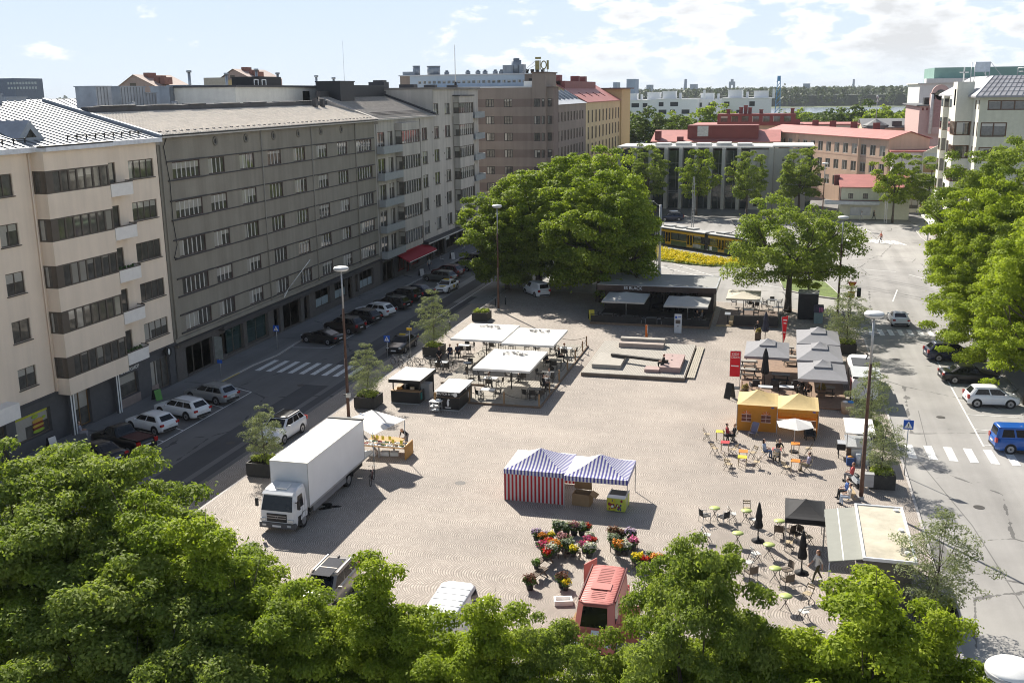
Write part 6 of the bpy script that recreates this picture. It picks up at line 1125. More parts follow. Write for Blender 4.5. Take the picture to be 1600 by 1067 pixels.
obj('roof_hatch',MB().box(-.45,-.4,2.31,.45,.25,2.345),P_VRED,v); obj('roof_rail',MB().box(-.86,-2.3,2.2,-.8,1.2,2.3).box(.8,-2.3,2.2,.86,1.2,2.3),mat('dark_red_rail',(.1,.02,.02)),v); obj('rear_door',MB().obox((1.05,-2.9,1.2),(.05,1.0,1.9),rz=rad(-28)),P_VRED,v); obj('open_side_door',MB().obox((-1.45,.9,1.1),(.9,.06,1.8),rz=rad(14)),P_VRED,v); obj('dashboard_paper',MB().obox((-.1,2.33,1.27),(.35,.25,.02),rx=-.5),WHITE,v); obj('wooden_rack',MB().obox((1.2,.3,.35),(.3,.5,.6)).obox((1.2,-.4,.3),(.3,.5,.5)),mat('crate_wood',(.28,.17,.07),.8,var=.2),v)
# ---- box truck
def truck():
    t=thing('box_truck','white box truck with a tall plain cargo box parked on the cobbles','truck',(-27.2,54.6,0),0); C_=P_WHITE; BX=mat('white_box_panel',(.74,.75,.76),.45,var=.04,scale=.7); RT=mat('weathered_white_roof',(.68,.67,.60),.7,var=.12,scale=.8,fine=.08)
    rz=PI; 
    # local: front towards -Y (the camera)
    obj('cargo_box',MB().box(-1.2,-3.15,.98,1.2,5.2,3.68),BX,t); o=obj('box_roof',MB().box(-1.22,-3.17,3.68,1.22,5.22,3.73),RT,t)
    tr=MB()
    for x in (-1.215,1.185): tr.box(x,-3.17,.95,x+.03,-3.13,3.68).box(x,5.17,.95,x+.03,5.21,3.68)
    for x in (-1.215,1.19): tr.box(x,-3.13,.94,x+.025,5.17,1.06)
    obj('box_trim',tr,STEEL,t); obj('rear_header',MB().box(-1.25,5.0,3.735,1.25,5.26,3.8),TRIM,t)
    obj('chassis',MB().box(-.45,-4.2,.55,.45,5.,.85).box(-1.1,-2.9,.6,-.95,5.,.95).box(.95,-2.9,.6,1.1,5.,.95),TRIM,t); obj('side_skirt',MB().box(1.1,-2.6,.5,1.16,2.2,.95).box(-1.16,-2.6,.5,-1.1,2.2,.95),mat('grey_skirt',(.2,.2,.21),.6),t)
    cab=MB(); f=-4.95; rings=[]
    for z,yf,w in ((.42,f+.02,1.08),(.75,f,1.12),(1.25,f+.02,1.12),(1.4,f+.04,1.11),(2.2,f+.33,1.04),(2.42,f+.5,.98),(2.52,f+.85,.9)):
        yr=-3.3; c=.14; rings.append([(-w+c,yf,z),(w-c,yf,z),(w,yf+c*1.3,z),(w,yr,z),(-w,yr,z),(-w,yf+c*1.3,z)])
    cab.loft(rings); cb=obj('cab',cab,C_,t); 
    for p in cb.data.polygons: p.use_smooth=False
    obj('windscreen',MB().add([(-.97,f+.015,1.36),(.97,f+.015,1.36),(.9,f+.3,2.18),(-.9,f+.3,2.18)],[(0,1,2,3)]),GLS,t)
    for s in (-1,1):
        obj('side_window',MB().add([(s*1.118,f+.42,1.4),(s*1.118,-3.75,1.4),(s*1.06,-3.75,2.12),(s*1.06,f+.62,2.12)],[(0,1,2,3)]),GLS,t); obj('door_seam',MB().box(s*1.122,f+.98,.7,s*1.126,f+1.0,1.4).box(s*1.122,-3.62,.7,s*1.126,-3.6,2.1),TRIM,t)
        obj('mirror',MB().obox((s*1.32,f+.2,1.75),(.16,.12,.5)).beam((s*1.1,f+.2,1.9),(s*1.32,f+.2,1.9),.04),TRIM,t); obj('headlight',MB().obox((s*.86,f-.0,.82),(.34,.12,.17)),LAMP,t); obj('step_guard',MB().box(s*1.13,f+.42,.35,s*1.05,f+.75,.95),TRIM,t)
    obj('grille',MB().box(-.62,f-.03,.72,.62,f+.05,1.2),TRIM,t); em=obj('front_emblem',MB().lathe([(.07,-.01),(.09,-.01),(.09,.01),(.07,.01)],n=14,ring=True).move(Matrix.Translation((0,f-.05,1.0))@Matrix.Rotation(PI/2,4,'X')),RIM,t); obj('grille_bar',MB().box(-.6,f-.045,.92,.6,f-.03,.96).box(-.6,f-.045,1.06,.6,f-.03,1.1),RIM,t)
    obj('bumper',MB().box(-1.1,f-.08,.34,1.1,f+.3,.66),mat('grey_bumper',(.09,.09,.095),.6),t); obj('number_plate',MB().box(-.27,f-.1,.42,.27,f-.08,.54),PLATE,t); obj('fog_lamp',MB().box(-.9,f-.1,.46,-.66,f-.08,.58).box(.66,f-.1,.46,.9,f-.08,.58),LAMP,t); obj('roof_hatch',MB().obox((.1,-4.05,2.55),(.62,.6,.07),rx=.1),mat('white_paint',(.8,.8,.78)),t); obj('sun_visor',MB().obox((0,f+.3,2.33),(1.9,.22,.05),rx=.5),P_WHITE,t)
    for y in (-3.75,2.75):
        for s in (-1,1):
            w=obj('wheel',MB().cyl((s*.82,y,.45),(s*1.1,y,.45),.45,n=22),RUBBER,t); obj('rim',MB().cyl((s*1.09,y,.45),(s*1.108,y,.45),.27,n=16).cyl((s*1.1,y,.45),(s*1.14,y,.45),.1,n=10),RIM,w)
            obj('mudguard',MB().add([(s*.78,y+.62*math.cos(a),.45+.58*math.sin(a)) for a in [PI*i/8 for i in range(9)]]+[(s*1.16,y+.62*math.cos(a),.45+.58*math.sin(a)) for a in [PI*i/8 for i in range(9)]],[(i,i+1,i+10,i+9) for i in range(8)]),TRIM,t)
    obj('tail_lift',MB().box(-1.15,5.25,.9,1.15,6.8,.98).beam((-.9,5.,.7),(-.9,6.2,.9),.1).beam((.9,5.,.7),(.9,6.2,.9),.1),mat('tread_plate',(.33,.34,.34),.6,.3,var=.2,scale=4),t)
truck()
# ---- tram
def tram():
    A,B=g(965,330+40),g(1184,407); A=Vector((-27.6,175.2,0)); B=Vector((-4.6,155.6,0)); d=(B-A).normalized(); Ln=(B-A).length; n=Vector((-d.y,d.x,0)); mid=(A+B)/2+n*1.25
    t=thing('tram','green and yellow articulated tram curving behind the yellow flower bed','tram',(mid.x,mid.y,-.08),math.atan2(d.y,d.x)); GR=mat('tram_green',(.035,.075,.02),.4,var=.1,coat=.4); YE=mat('tram_yellow',(.5,.30,.008),.4,var=.06,coat=.4); RF=mat('tram_grey_roof',(.36,.36,.35),.6,var=.15); BEL=mat('bellows_rubber',(.03,.03,.03),.8)
    secs=[(-Ln/2,-Ln/2+9.4),(-Ln/2+10.2,Ln/2-9.1),(Ln/2-8.3,Ln/2)]
    for i,(a,c) in enumerate(secs):
        nose=i==2; m=MB(); hw=1.2; e=c-1.3 if nose else c
        m.box(a,-hw,.35,e,hw,1.12,0); m.box(a,-hw,1.12,e,hw,1.2,1); m.box(a,-hw,2.35,e,hw,2.75,1); m.box(a,-hw+.1,1.2,e,hw-.1,2.35,2)
        if nose:
            m.loft([[(e,-hw,.35),(e,hw,.35),(e,hw,2.75),(e,-hw,2.75)],[(e+.7,-hw*.92,.35),(e+.7,hw*.92,.35),(e+.6,hw*.9,2.75),(e+.6,-hw*.9,2.75)],[(c,-hw*.6,.45),(c,hw*.6,.45),(c-.35,hw*.55,2.7),(c-.35,-hw*.55,2.7)]],mi=0,smooth=False)
        s=obj('body_section',m,[GR,YE,TRIM],t)
        r=MB().loft([[(x,-hw,2.75),(x,-hw*.94,2.98),(x,-hw*.6,3.1),(x,hw*.6,3.1),(x,hw*.94,2.98),(x,hw,2.75)] for x in (a,(c-.4 if nose else c))],smooth=False); obj('roof',r,RF,s)
        obj('roof_edge',MB().box(a,-hw-.01,2.72,c-1.0 if nose else c,-hw+.02,2.9),mat('tram_dark_edge',(.03,.035,.04),.5),s)
        for x in [a+1.2+k*2.6 for k in range(int((e-a-1.)/2.6))]: obj('roof_unit',MB().box(x,-.7,3.08,x+1.6,.7,3.32),RF,s)
        x=a+.45; k=0
        while x<e-1.0:
            if k%3==1: 
                do=obj('door',MB().box(x,-hw-.025,.4,x+1.35,-hw,2.55),YE,s); obj('door_glass',MB().box(x+.12,-hw-.035,.8,x+.6,-hw-.026,2.3).box(x+.75,-hw-.035,.8,x+1.23,-hw-.026,2.3),GLS,do); x+=1.55
            else: obj('window',MB().box(x,-hw-.012,1.22,x+1.55,-hw+.08,2.33),glass('tram_glass',(.05,.065,.06)),s); x+=1.7
            k+=1
        if nose: 
            obj('windscreen',MB().add([(c-.02,-.66,1.25),(c-.02,.66,1.25),(c-.3,.62,2.5),(c-.3,-.62,2.5)],[(0,1,2,3)]).add([(e+.75,-hw*.9-.02,1.25),(c-.03,-.74,1.25),(c-.32,-.68,2.5),(e+.7,-hw*.88-.02,2.5)],[(0,1,2,3)]),GLS,s)
            obj('pantograph',MB().tube([(a+3.2,0,3.15),(a+5.,0,4.1),(a+3.6,0,5.2)],.05,5).beam((a+3.6,-.8,5.2),(a+3.6,.8,5.2),.06).box(a+2.7,-.6,3.1,a+4.2,.6,3.25),BLACKM,s); obj('side_poster',MB().box(a+.4,-hw-.012,.5,a+.9,-hw,1.05),WHITE,s)
        if i==1: obj('side_poster',MB().box(c-3.2,-hw-.012,.5,c-.7,-hw,1.05),mat('poster_grey',(.35,.36,.33),.6,var=.4,scale=3),s)
    for i in range(2): obj('bellows',MB().box(secs[i][1],-1.08,.5,secs[i+1][0],1.08,2.95),BEL,t)
tram()
# ------------------------------------------------------------------ street furniture
RUST=mat('rusty_pole',(.12,.065,.045),.8,var=.35,scale=3,streak=.3); CONC=mat('concrete',(.38,.37,.35),.85,var=.12)
def lamp(px,py,label,h=11.6,loc=None,grey=False,lit=False):
    p=loc or g(px,py); o=thing('street_lamp',label,'street lamp',(p[0],p[1],0),0,'disc street lamps'); 
    obj('pole',MB().cyl((0,0,0),(0,0,h*.42),.13,.11,10).cyl((0,0,h*.42),(0,0,h*.75),.10,.085,10).cyl((0,0,h*.75),(0,0,h),.08,.06,8,mi=1),[CONC if grey else RUST,STEEL if not grey else CONC],o)
    hd=obj('lamp_head',MB().lathe([(.08,-.02),(.50,.0),(.56,.05),(.56,.2),(.5,.26),(.1,.33),(.02,.34)],(0,0,h),24),mat('white_lamp_enamel',(.72,.72,.70),.45,var=.06),o); obj('lamp_rim',MB().lathe([(.565,.1),(.575,.12),(.575,.16),(.565,.18)],(0,0,h),24,ring=True),mat('lamp_rim_grey',(.4,.4,.4),.5),hd); obj('lamp_diffuser',MB().lathe([(.1,-.06),(.46,-.03),(.48,.0)],(0,0,h),20),mat('lamp_opal',(.55,.55,.52),.3),hd)
    obj('pole_base',MB().cyl((0,0,0),(0,0,.25),.2,.16,10),CONC,o)
    if lit: obj('floodlight',MB().obox((.15,-.2,2.0),(.3,.25,.3)),mat('flood_glow_case',(.7,.68,.6),.3),o); obj('floodlight_bracket',MB().beam((0,0,2.),(-.3,-.1,2.0),.06),BLACKM,o)
    return o
lamp(545,655,'rust-streaked disc lamp between the left street and the white awning',11.7,lit=True); lamp(779,485,'disc lamp standing before the big round trees',11.9); lamp(1345,781,'rusty disc lamp on the right edge of the square',11.5); lamp(1308,497,'disc lamp beyond the grey parasols in front of the junction',10.9)
lamp(0,0,'white disc lamp head close to the camera in the bottom right corner',12.0,loc=(5.35,22.1)); lamp(1284,345,'thin dark street lamp before the low pale house',11.,loc=tuple(g(1284,350).xy))
def mast(px,py,h,label,arm=None,lattice=False,r=.14):
    p=g(px,py); o=thing('utility_mast',label,'mast',(p.x,p.y,-.08),0,'tram wire masts')
    if lattice:
        m=MB()
        for x in (-.2,.2):
            for y in (-.2,.2): m.beam((x,y,0),(x*.6,y*.6,h),.08)
        for k in range(int(h/.55)): z=k*.55; m.beam((-.2,-.2,z),(.2,-.2,z+.5),.04).beam((.2,-.2,z),(-.2,-.2,z+.5),.04)
        obj('lattice_pole',m,STEEL,o)
    else: obj('pole',MB().cyl((0,0,0),(0,0,h),r,r*.7,10),STEEL,o); obj('pole_base',MB().cyl((0,0,0),(0,0,.9),r*1.5,r*1.3,10),STEEL,o)
    if arm: obj('lamp_arm',MB().beam((0,0,h-.3),(arm,0,h+.5),.07),STEEL,o); obj('arm_lamp',MB().obox((arm,0,h+.4),(.6,.25,.12)),STEEL,o)
    return o
mast(1030,428,9.6,'grey steel tram mast with a lamp arm left of the tram',-1.2,r=.2); mast(1024,428,7.8,'lattice mast standing beside the grey steel mast by the tram',lattice=True); mast(1082,357,9.4,'tall pale lattice mast before the library trees',lattice=True,r=.16); mast(1383,348,8.5,'lattice mast on the far corner by the small pale house',lattice=True); mast(1448,390,4.5,'grey post at the far corner pavement tip',r=.12)
def sign(name,label,px,py,h,build,z=0,r=.035):
    p=g(px,py,z); o=thing(name,label,'sign',(p.x,p.y,z),0,None); obj('pole',MB().cyl((0,0,0),(0,0,h+.3),r,n=8),STEEL,o); build(o,h); return o
BLUE=mat('sign_blue',(.01,.09,.45),.4,var=.05); YSIGN=mat('sign_yellow',(.7,.42,.01),.45,var=.05); REDS=mat('sign_red',(.5,.02,.02),.45)
def crossing(o,h,ry=0):
    f=obj('sign_plate',MB().obox((0,-.05,h),(.62,.03,.62)),BLUE,o); obj('white_triangle',MB().add([(-.25,-.07,h-.22),(.25,-.07,h-.22),(0,-.07,h+.24)],[(0,1,2)]),WHITE,f); obj('walking_figure',MB().ell((0.0,-.075,h+.06),(.035,.01,.035),6,5).beam((0,-.078,h+.03),(0,-.078,h-.08),.05,.01).beam((0,-.078,h-.08),(-.08,-.078,h-.2),.035,.01).beam((0,-.078,h-.08),(.07,-.078,h-.2),.035,.01),BLACK,f)
sign('pedestrian_crossing_sign','blue crossing sign on a pole between the street and the black kiosk',606,560,1.95,crossing); sign('pedestrian_crossing_sign','blue crossing sign on the right street near the planter',1413,742,3.45,crossing)
p=g(391,565,0); 
o=sign('pedestrian_crossing_sign','blue crossing sign before the grey-brown shopfronts on the left pavement',391,520,2.2,crossing); o.location=(-47.7,89.6,0); 
def tallboard(o,h): obj('notice_board',MB().obox((0,-.05,h+.7),(.75,.05,2.)),mat('grey_notice',(.2,.22,.21),.6,var=.2,scale=3),o); obj('parking_plate',MB().obox((0,-.06,h-.55),(.5,.04,.3)),BLUE,o)
o=sign('parking_sign','tall grey board with a blue plate at the silver estate',312,605,2.1,tallboard); o.location=(-47.8,79.0,0)
def taxi_(o,h): obj('sign_plate',MB().obox((0,-.05,h),(.5,.04,.26)),YSIGN,o)
sign('taxi_stand_sign','small yellow taxi sign on a thin pole by the planter tree',641,557,2.7,taxi_)
def yieldb(o,h): f=obj('yield_plate',MB().add([(-.5,-.05,h+1.15),(.5,-.05,h+1.15),(0,-.05,h+.25)],[(0,2,1)]),REDS,o); obj('yield_centre',MB().add([(-.3,-.07,h+1.03),(.3,-.07,h+1.03),(0,-.07,h+.47)],[(0,2,1)]),YSIGN,f); obj('yellow_plate',MB().obox((-.05,-.05,h-.25),(.75,.04,.7)),YSIGN,o); b=obj('traffic_light',MB().obox((.75,-.1,h+.0),(.4,.35,1.0)).beam((0,0,h),(.7,0,h),.06),BLACK,o); obj('signal_lens',MB().cyl((.75,-.28,h+.3),(.75,-.3,h+.3),.1,n=10),mat('signal_dark_green',(.02,.12,.06),.3),b)
sign('yield_sign','red and yellow yield sign with a traffic light at the junction',1328,497,2.9,yieldb,r=.06)
def nowait(o,h): f=obj('sign_disc',MB().cyl((0,-.04,h),(0,-.07,h),.5,n=18),REDS,o); obj('disc_centre',MB().cyl((0,-.071,h),(0,-.08,h),.39,n=18),BLUE,f)
sign('no_parking_sign','round blue and red no-parking sign beside the right tree',1464,410,1.3,nowait)
def rnd(o,h): obj('sign_disc',MB().cyl((0,-.04,h),(0,-.07,h),.4,n=16),mat('sign_back_grey',(.05,.07,.08),.5),o)
sign('round_sign','dark round sign in the lawn at the front of the tram',1172,378,1.6,rnd)
for px,py,lb in ((600,610,'left'),): pass
# bollards by the kerb
for i,(px,py,lb) in enumerate(((703,516,'black bollard at the kerb just left of the white canopy'),(697,524,'black bollard leaning by the planter tree near the kerb'),(774,478,'short dark bollard at the foot of the lamp by the big trees'),(790,476,'short dark bollard right of the lamp by the big trees'))):
    p=g(px,py); o=thing('bollard',lb,'bollard',(p.x,p.y,0),0,'kerb bollards'); obj('post',MB().cyl((0,0,0),(0,0,.9),.06,n=8).cyl((0,0,.9),(0,0,1.0),.08,.05,8,mi=1),[BLACKM,STEEL],o)
# ---- planters
LETT=leafmat('lettuce_leaf',(.22,.30,.04),(.42,.46,.10),.3)
def bushy(name,cl,n,leaf,m,seed,par,loc=(0,0,0)): return link(name,leaf_mesh(name,cl,n,leaf,m,seed,upb=.6),par,loc)
PLM=mat('dark_planter_board',(.045,.043,.038),.75,var=.2,scale=4); 
def planter(x,y,label,treekey=None,sx=1.75,sy=1.9,h=.95,rz=0,s=1.,tl=None,sz=None):
    o=thing('planter_box',label,'planter',(x,y,0),rz,'dark plant tubs'); m=MB(); t=.07
    m.box(-sx/2,-sy/2,.05,sx/2,-sy/2+t,h).box(-sx/2,sy/2-t,.05,sx/2,sy/2,h).box(-sx/2,-sy/2+t,.05,-sx/2+t,sy/2-t,h).box(sx/2-t,-sy/2+t,.05,sx/2,sy/2-t,h); obj('tub',m,PLM,o); obj('soil',MB().box(-sx/2+t,-sy/2+t,.1,sx/2-t,sy/2-t,h-.12),mat('soil',(.05,.035,.025),.95,var=.3,scale=8),o)
    r=random.Random(int(x*10)); cl=[((r.uniform(-sx*.38,sx*.38),r.uniform(-sy*.38,sy*.38),h+.08),(.22,.22,.18)) for _ in range(26)]; bushy('leafy_plants',cl,900,.15,LETT,int(abs(x*7)),o)
    if treekey: tree(treekey,(x,y,h-.25),x,tl,s,'small trees in the tubs',sz,'potted_tree')
    return o
planter(-32.6,58.4,'dark tub with leafy plants behind the white truck','willow',tl='wispy grey-green tree in the tub behind the truck',s=1.05,sz=1.0); planter(-31.6,74.0,'dark tub with leafy plants next to the lit lamp post','willow_b',tl='wispy grey-green tree in the tub by the lamp post',s=1.0,sz=1.05); planter(-31.8,91.0,'dark tub with leafy plants at the parked taxi','willow_b',tl='dense conical tree in the tub by the white canopies',s=1.18,sz=1.32); planter(-31.7,107.,'dark tub of leafy plants without a tree by the street')
planter(6.9,65.1,'dark tub with a bushy shrub beside the crossing on the right','willow',tl='wispy tree in the tub beside the right crossing sign',s=1.05,sz=.95,sx=1.6,sy=1.7); planter(6.9,74.6,'dark tub behind the serving cart on the right','willow_b',tl='wispy tree growing behind the white serving cart',s=1.1,sz=1.15); planter(6.6,100.2,'dark tub in the shade at the right end of the grey parasols','willow_b',tl='dense fir-like tree in the tub behind the grey parasols',s=1.5,sz=1.35); planter(7.9,47.6,'dark tub at the bottom right corner of the kiosk trailer','willow_b',tl='wispy grey-green tree at the lower right of the kiosk trailer',s=1.35,sz=1.15)
# ---- canopies
def slab4(c,sx,sy,z0,z1,m=None,val=.25,dip=0):
    """pyramid canopy with a valance"""
    cx,cy=c; m=m or MB(); n=6
    P=[(cx-sx/2,cy-sy/2),(cx+sx/2,cy-sy/2),(cx+sx/2,cy+sy/2),(cx-sx/2,cy+sy/2)]
    for i in range(4):
        a,b=P[i],P[(i+1)%4]
        for j in range(n):
            t0,t1=j/n,(j+1)/n; f=lambda t:z0+(z1-z0)*(t**(1+dip))-(0 if dip else .045*math.sin(PI*t))
            q=lambda p,t:(p[0]+(cx-p[0])*t,p[1]+(cy-p[1])*t,f(t))
            m.add([q(a,t0),q(b,t0),q(b,t1),q(a,t1)],[(0,1,2,3)],i if dip else 0)
        if val: m.add([(*a,z0),(*b,z0),(*b,z0-val),(*a,z0-val)],[(3,2,1,0)],(4+i) if dip else 0)
    return m
def parasol(name,label,cx,cy,sx,sy,z0,z1,cm,group,pole=STEEL,val=.18,vent=False,logo=False,base=True):
    o=thing(name,label,'parasol',(cx,cy,0),0,group); obj('canopy',slab4((0,0),sx,sy,z0,z1,val=val),cm,o); obj('pole',MB().cyl((0,0,.05),(0,0,z1-.02),.045,n=8),pole,o)
    if base: obj('base_plate',MB().box(-.45,-.45,0,.45,.45,.07),BLACKM,o)
    r=MB(); 
    for x,y in ((-1,-1),(1,-1),(1,1),(-1,1)): r.beam((0,0,z1-.12),(x*(sx/2-.05),y*(sy/2-.05),z0-.03),.035)
    obj('ribs',r,pole,o)
    if vent: obj('vent_cap',slab4((0,0),sx*.36,sy*.36,z0+(z1-z0)*.72,z1+.16,val=.1),cm,o)
    if logo:
        lg=MB(); rr=random.Random(logo); zc=lambda x,y: z1-(z1-z0)*max(abs(x)/(sx/2),abs(y)/(sy/2))+.02
        for i in range(13):
            x=-.6+i*.1+rr.uniform(-.05,.05); y=sy*.3+rr.uniform(-.25,.28); a=rr.uniform(0,3); 
            x*=1.5; y=sy*.22+(y-sy*.3)*2.4; lg.add([(x+.24*math.cos(a+t)*f,y+.42*math.sin(a+t)*f,zc(x,y)+.03) for t,f in ((0,1),(1.6,.5),(3.1,1),(4.7,.4))],[(0,1,2,3)])
        obj('black_emblem',lg,BLACK,o)
    return o
WG='white canopies on the timber terrace'
parasol('canopy_parasol','white rectangular canopy at the far left of the timber terrace',-26.3,90.1,4.9,6.6,2.75,3.0,CANVASW,WG,BLACKM,logo=3); parasol('canopy_parasol','white rectangular canopy at the far right of the timber terrace',-21.35,89.3,4.75,6.4,2.72,2.98,CANVASW,WG,BLACKM,logo=5); parasol('canopy_parasol','white rectangular canopy nearest the camera over the timber terrace',-21.4,80.7,4.8,6.6,2.72,3.0,CANVASW,WG,BLACKM,logo=7)
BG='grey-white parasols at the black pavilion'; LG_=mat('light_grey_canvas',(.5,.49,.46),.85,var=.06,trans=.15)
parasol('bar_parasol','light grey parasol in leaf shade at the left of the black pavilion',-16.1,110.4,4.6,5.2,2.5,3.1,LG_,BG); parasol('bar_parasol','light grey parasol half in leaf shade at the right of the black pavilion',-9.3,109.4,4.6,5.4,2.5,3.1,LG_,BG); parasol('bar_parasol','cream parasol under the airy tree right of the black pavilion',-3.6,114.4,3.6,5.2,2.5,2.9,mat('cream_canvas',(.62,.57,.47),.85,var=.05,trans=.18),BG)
GC=mat('grey_canvas',(.255,.255,.27),.85,var=.07,scale=2,trans=.06,bump=.5,bscale=4.); GG_='grey parasols on the brown deck'
for cx,cy,lb in ((-.65,90.4,'grey vented parasol standing alone on the left of the brown deck'),(3.75,96.,'farthest of the three grey vented parasols in a row'),(3.7,90.0,'middle one of the three grey vented parasols in a row'),(3.75,83.8,'nearest of the three grey vented parasols in a row')): parasol('grey_parasol',lb,cx,cy,3.75,5.6 if cy>86 else 5.2,2.3,3.15,GC,GG_,vent=True,val=.22)
def closed(name,label,px,py,h,m,g_,s=1.):
    p=g(px,py); o=thing(name,label,'parasol',(p.x,p.y,0),0,g_); obj('folded_canopy',MB().lathe([(.05,h),(.13*s,h-.35),(.2*s,h-.8),(.17*s,h-.95),(.26*s,h*.42),(.22*s,h*.36),(.06,h*.34)],n=9,smooth=False),m,o); obj('pole',MB().cyl((0,0,0),(0,0,h+.06),.035,n=8),BLACKM,o); obj('base_disc',MB().lathe([(.36,0),(.36,.06),(.1,.13),(.05,.3)],n=16),BLACKM,o); return o
BC=mat('black_canvas',(.014,.014,.016),.8,var=.2); CG='folded dark parasols'
closed('folded_parasol','folded black parasol with a round base among the lime bistro tables',1184,845,2.25,BC,CG); closed('folded_parasol','folded black parasol beside the walking woman',1252,895,2.35,BC,CG); closed('folded_parasol','tall folded black parasol in front of the lone grey parasol',1194,605,3.4,BC,CG,1.35); closed('folded_parasol','tall folded dark blue parasol behind the lone grey parasol',1195,535,3.1,mat('navy_canvas',(.03,.035,.055),.8),CG,1.4)
# small white parasol at the orange tent
p=g(1240,706); o=thing('small_parasol','small white tilted parasol in front of the orange tent','parasol',(p.x,p.y,0),.35); cn=MB(); 
ring=[(1.35*math.cos(PI/3*i+.3),1.35*math.sin(PI/3*i+.3),2.0) for i in range(6)]
for i in range(6): cn.add([ring[i],ring[(i+1)%6],(0,0,2.45)],[(0,1,2)])
obj('canopy',cn,CANVASW,o); obj('pole',MB().cyl((0,0,0),(0,0,2.45),.03,n=8),STEEL,o); obj('base_disc',MB().cyl((0,0,0),(0,0,.08),.3,n=14),BLACKM,o)
# ---- pop-up tents
BS,WS=(.09,.085,.34),(.72,.72,.74)
STX=stripes('blue_white_stripes_across',BS,WS,0,.218); STY=stripes('blue_white_stripes_along',BS,WS,1,.218); RX=stripes('red_white_stripes_across',(.5,.02,.03),(.72,.7,.7),0,.24,trans=.3)
def tent(name,label,cells,z0,zp,mats,val,legs,cat='tent'):
    x0,y0=cells[0][:2]; o=thing(name,label,cat,(x0,y0,0),0)
    for cx,cy,sx,sy in cells: obj('canopy',slab4((cx-x0,cy-y0),sx,sy,z0,zp,val=val,dip=.45),mats,o)
    for x,y in legs: obj('leg',MB().box(x-x0-.025,y-y0-.025,0,x-x0+.025,y-y0+.025,z0),STEEL,o)
    return o
o=tent('striped_market_tent','blue and white striped market tent with two peaks and red striped side walls',[(-13.85,59.15,3.85,3.6),(-10.0,58.85,3.85,3.6)],2.06,2.95,[STX,STY,CANVASW,CANVASW,STX,STY,STX,STY],.3,[(-15.75,57.4),(-11.95,57.2),(-8.1,57.1),(-15.75,60.9),(-11.95,60.8),(-8.1,60.6)])
obj('red_side_wall',MB().box(-1.9,-1.78,.04,1.88,-1.75,1.8),RX,o); obj('red_side_wall',MB().box(-1.92,-1.74,.04,-1.89,1.75,1.8),stripes('red_white_stripes_along',(.5,.02,.03),(.72,.7,.7),1,.24,trans=.3),o); obj('red_side_wall',MB().box(-1.9,1.75,.04,1.9,1.78,1.8),RX,o); obj('front_bar',MB().box(1.95,-1.98,1.7,5.7,-1.94,1.74),WHITE,o)
OR1=mat('orange_tent_cloth',(.66,.30,.04),.8,var=.08,trans=.3,bump=.8,bscale=3.); OR2=mat('pale_orange_roof',(.72,.56,.27),.8,var=.06,trans=.25,bump=.6,bscale=3.)
o=tent('orange_market_tent','orange market tent with two peaks and arched plastic windows',[(-1.05,75.95,2.9,3.5),(1.85,75.5,2.9,3.5)],2.0,2.75,[OR2,OR2,OR2,OR2,OR1,OR1,OR1,OR1],.28,[(-2.48,74.2),(.4,73.9),(3.28,73.7),(-2.48,77.7),(.4,77.4),(3.28,77.2)])
obj('orange_front_wall',MB().box(-1.43,-1.74,.03,1.4,-1.71,1.75),OR1,o); obj('orange_side_wall',MB().box(-1.44,-1.7,.03,-1.42,1.7,1.75),OR1,o); obj('orange_back_wall',MB().box(-1.42,1.7,.03,4.3,1.73,1.75),OR1,o); obj('orange_side_wall',MB().box(4.28,-2.1,.03,4.31,1.25,1.75),OR1,o)
for x in (-.75,.65):
    a=MB(); a.box(x-.33,-1.765,.75,x+.33,-1.742,1.3); ar=[(x+.33*math.cos(PI*i/10),-1.765,1.3+.28*math.sin(PI*i/10)) for i in range(11)]; a.add(ar,[list(range(11))],1)
    w_=obj('arched_window',a,[mat('tent_window_dark',(.16,.045,.03),.3,var=.3,scale=6),mat('tent_window_orange',(.6,.16,.01),.4)],o); ba=MB(); ba.box(x-.36,-1.775,.72,x+.36,-1.768,.78).box(x-.36,-1.775,1.0,x+.36,-1.768,1.04).box(x-.36,-1.775,1.28,x+.36,-1.768,1.32).box(x-.02,-1.78,.75,x+.02,-1.77,1.58)
    for a_ in (.9,2.24): ba.beam((x,-1.775,1.3),(x+.33*math.cos(a_),-1.775,1.3+.28*math.sin(a_)),.035,.01)
    obj('window_bars',ba,mat('pink_bar',(.62,.42,.36),.6),w_)
bn=obj('orange_banner',MB().box(1.55,-2.16,1.45,4.2,-2.13,1.75),mat('banner_orange',(.6,.2,.01),.6,var=.15,scale=5),o); obj('valance_badge',MB().box(1.0,-1.775,1.85,1.2,-1.76,1.93).box(3.9,-2.225,1.85,4.1,-2.21,1.93),BLUE,o)
# black gazebo
o=tent('black_gazebo','black pop-up gazebo on pale legs beside the kiosk trailer',[(2.05,55.2,2.15,2.9)],1.98,2.6,[BC]*8,.3,[(1.05,53.8),(3.05,53.8),(1.05,56.6),(3.05,56.6)])
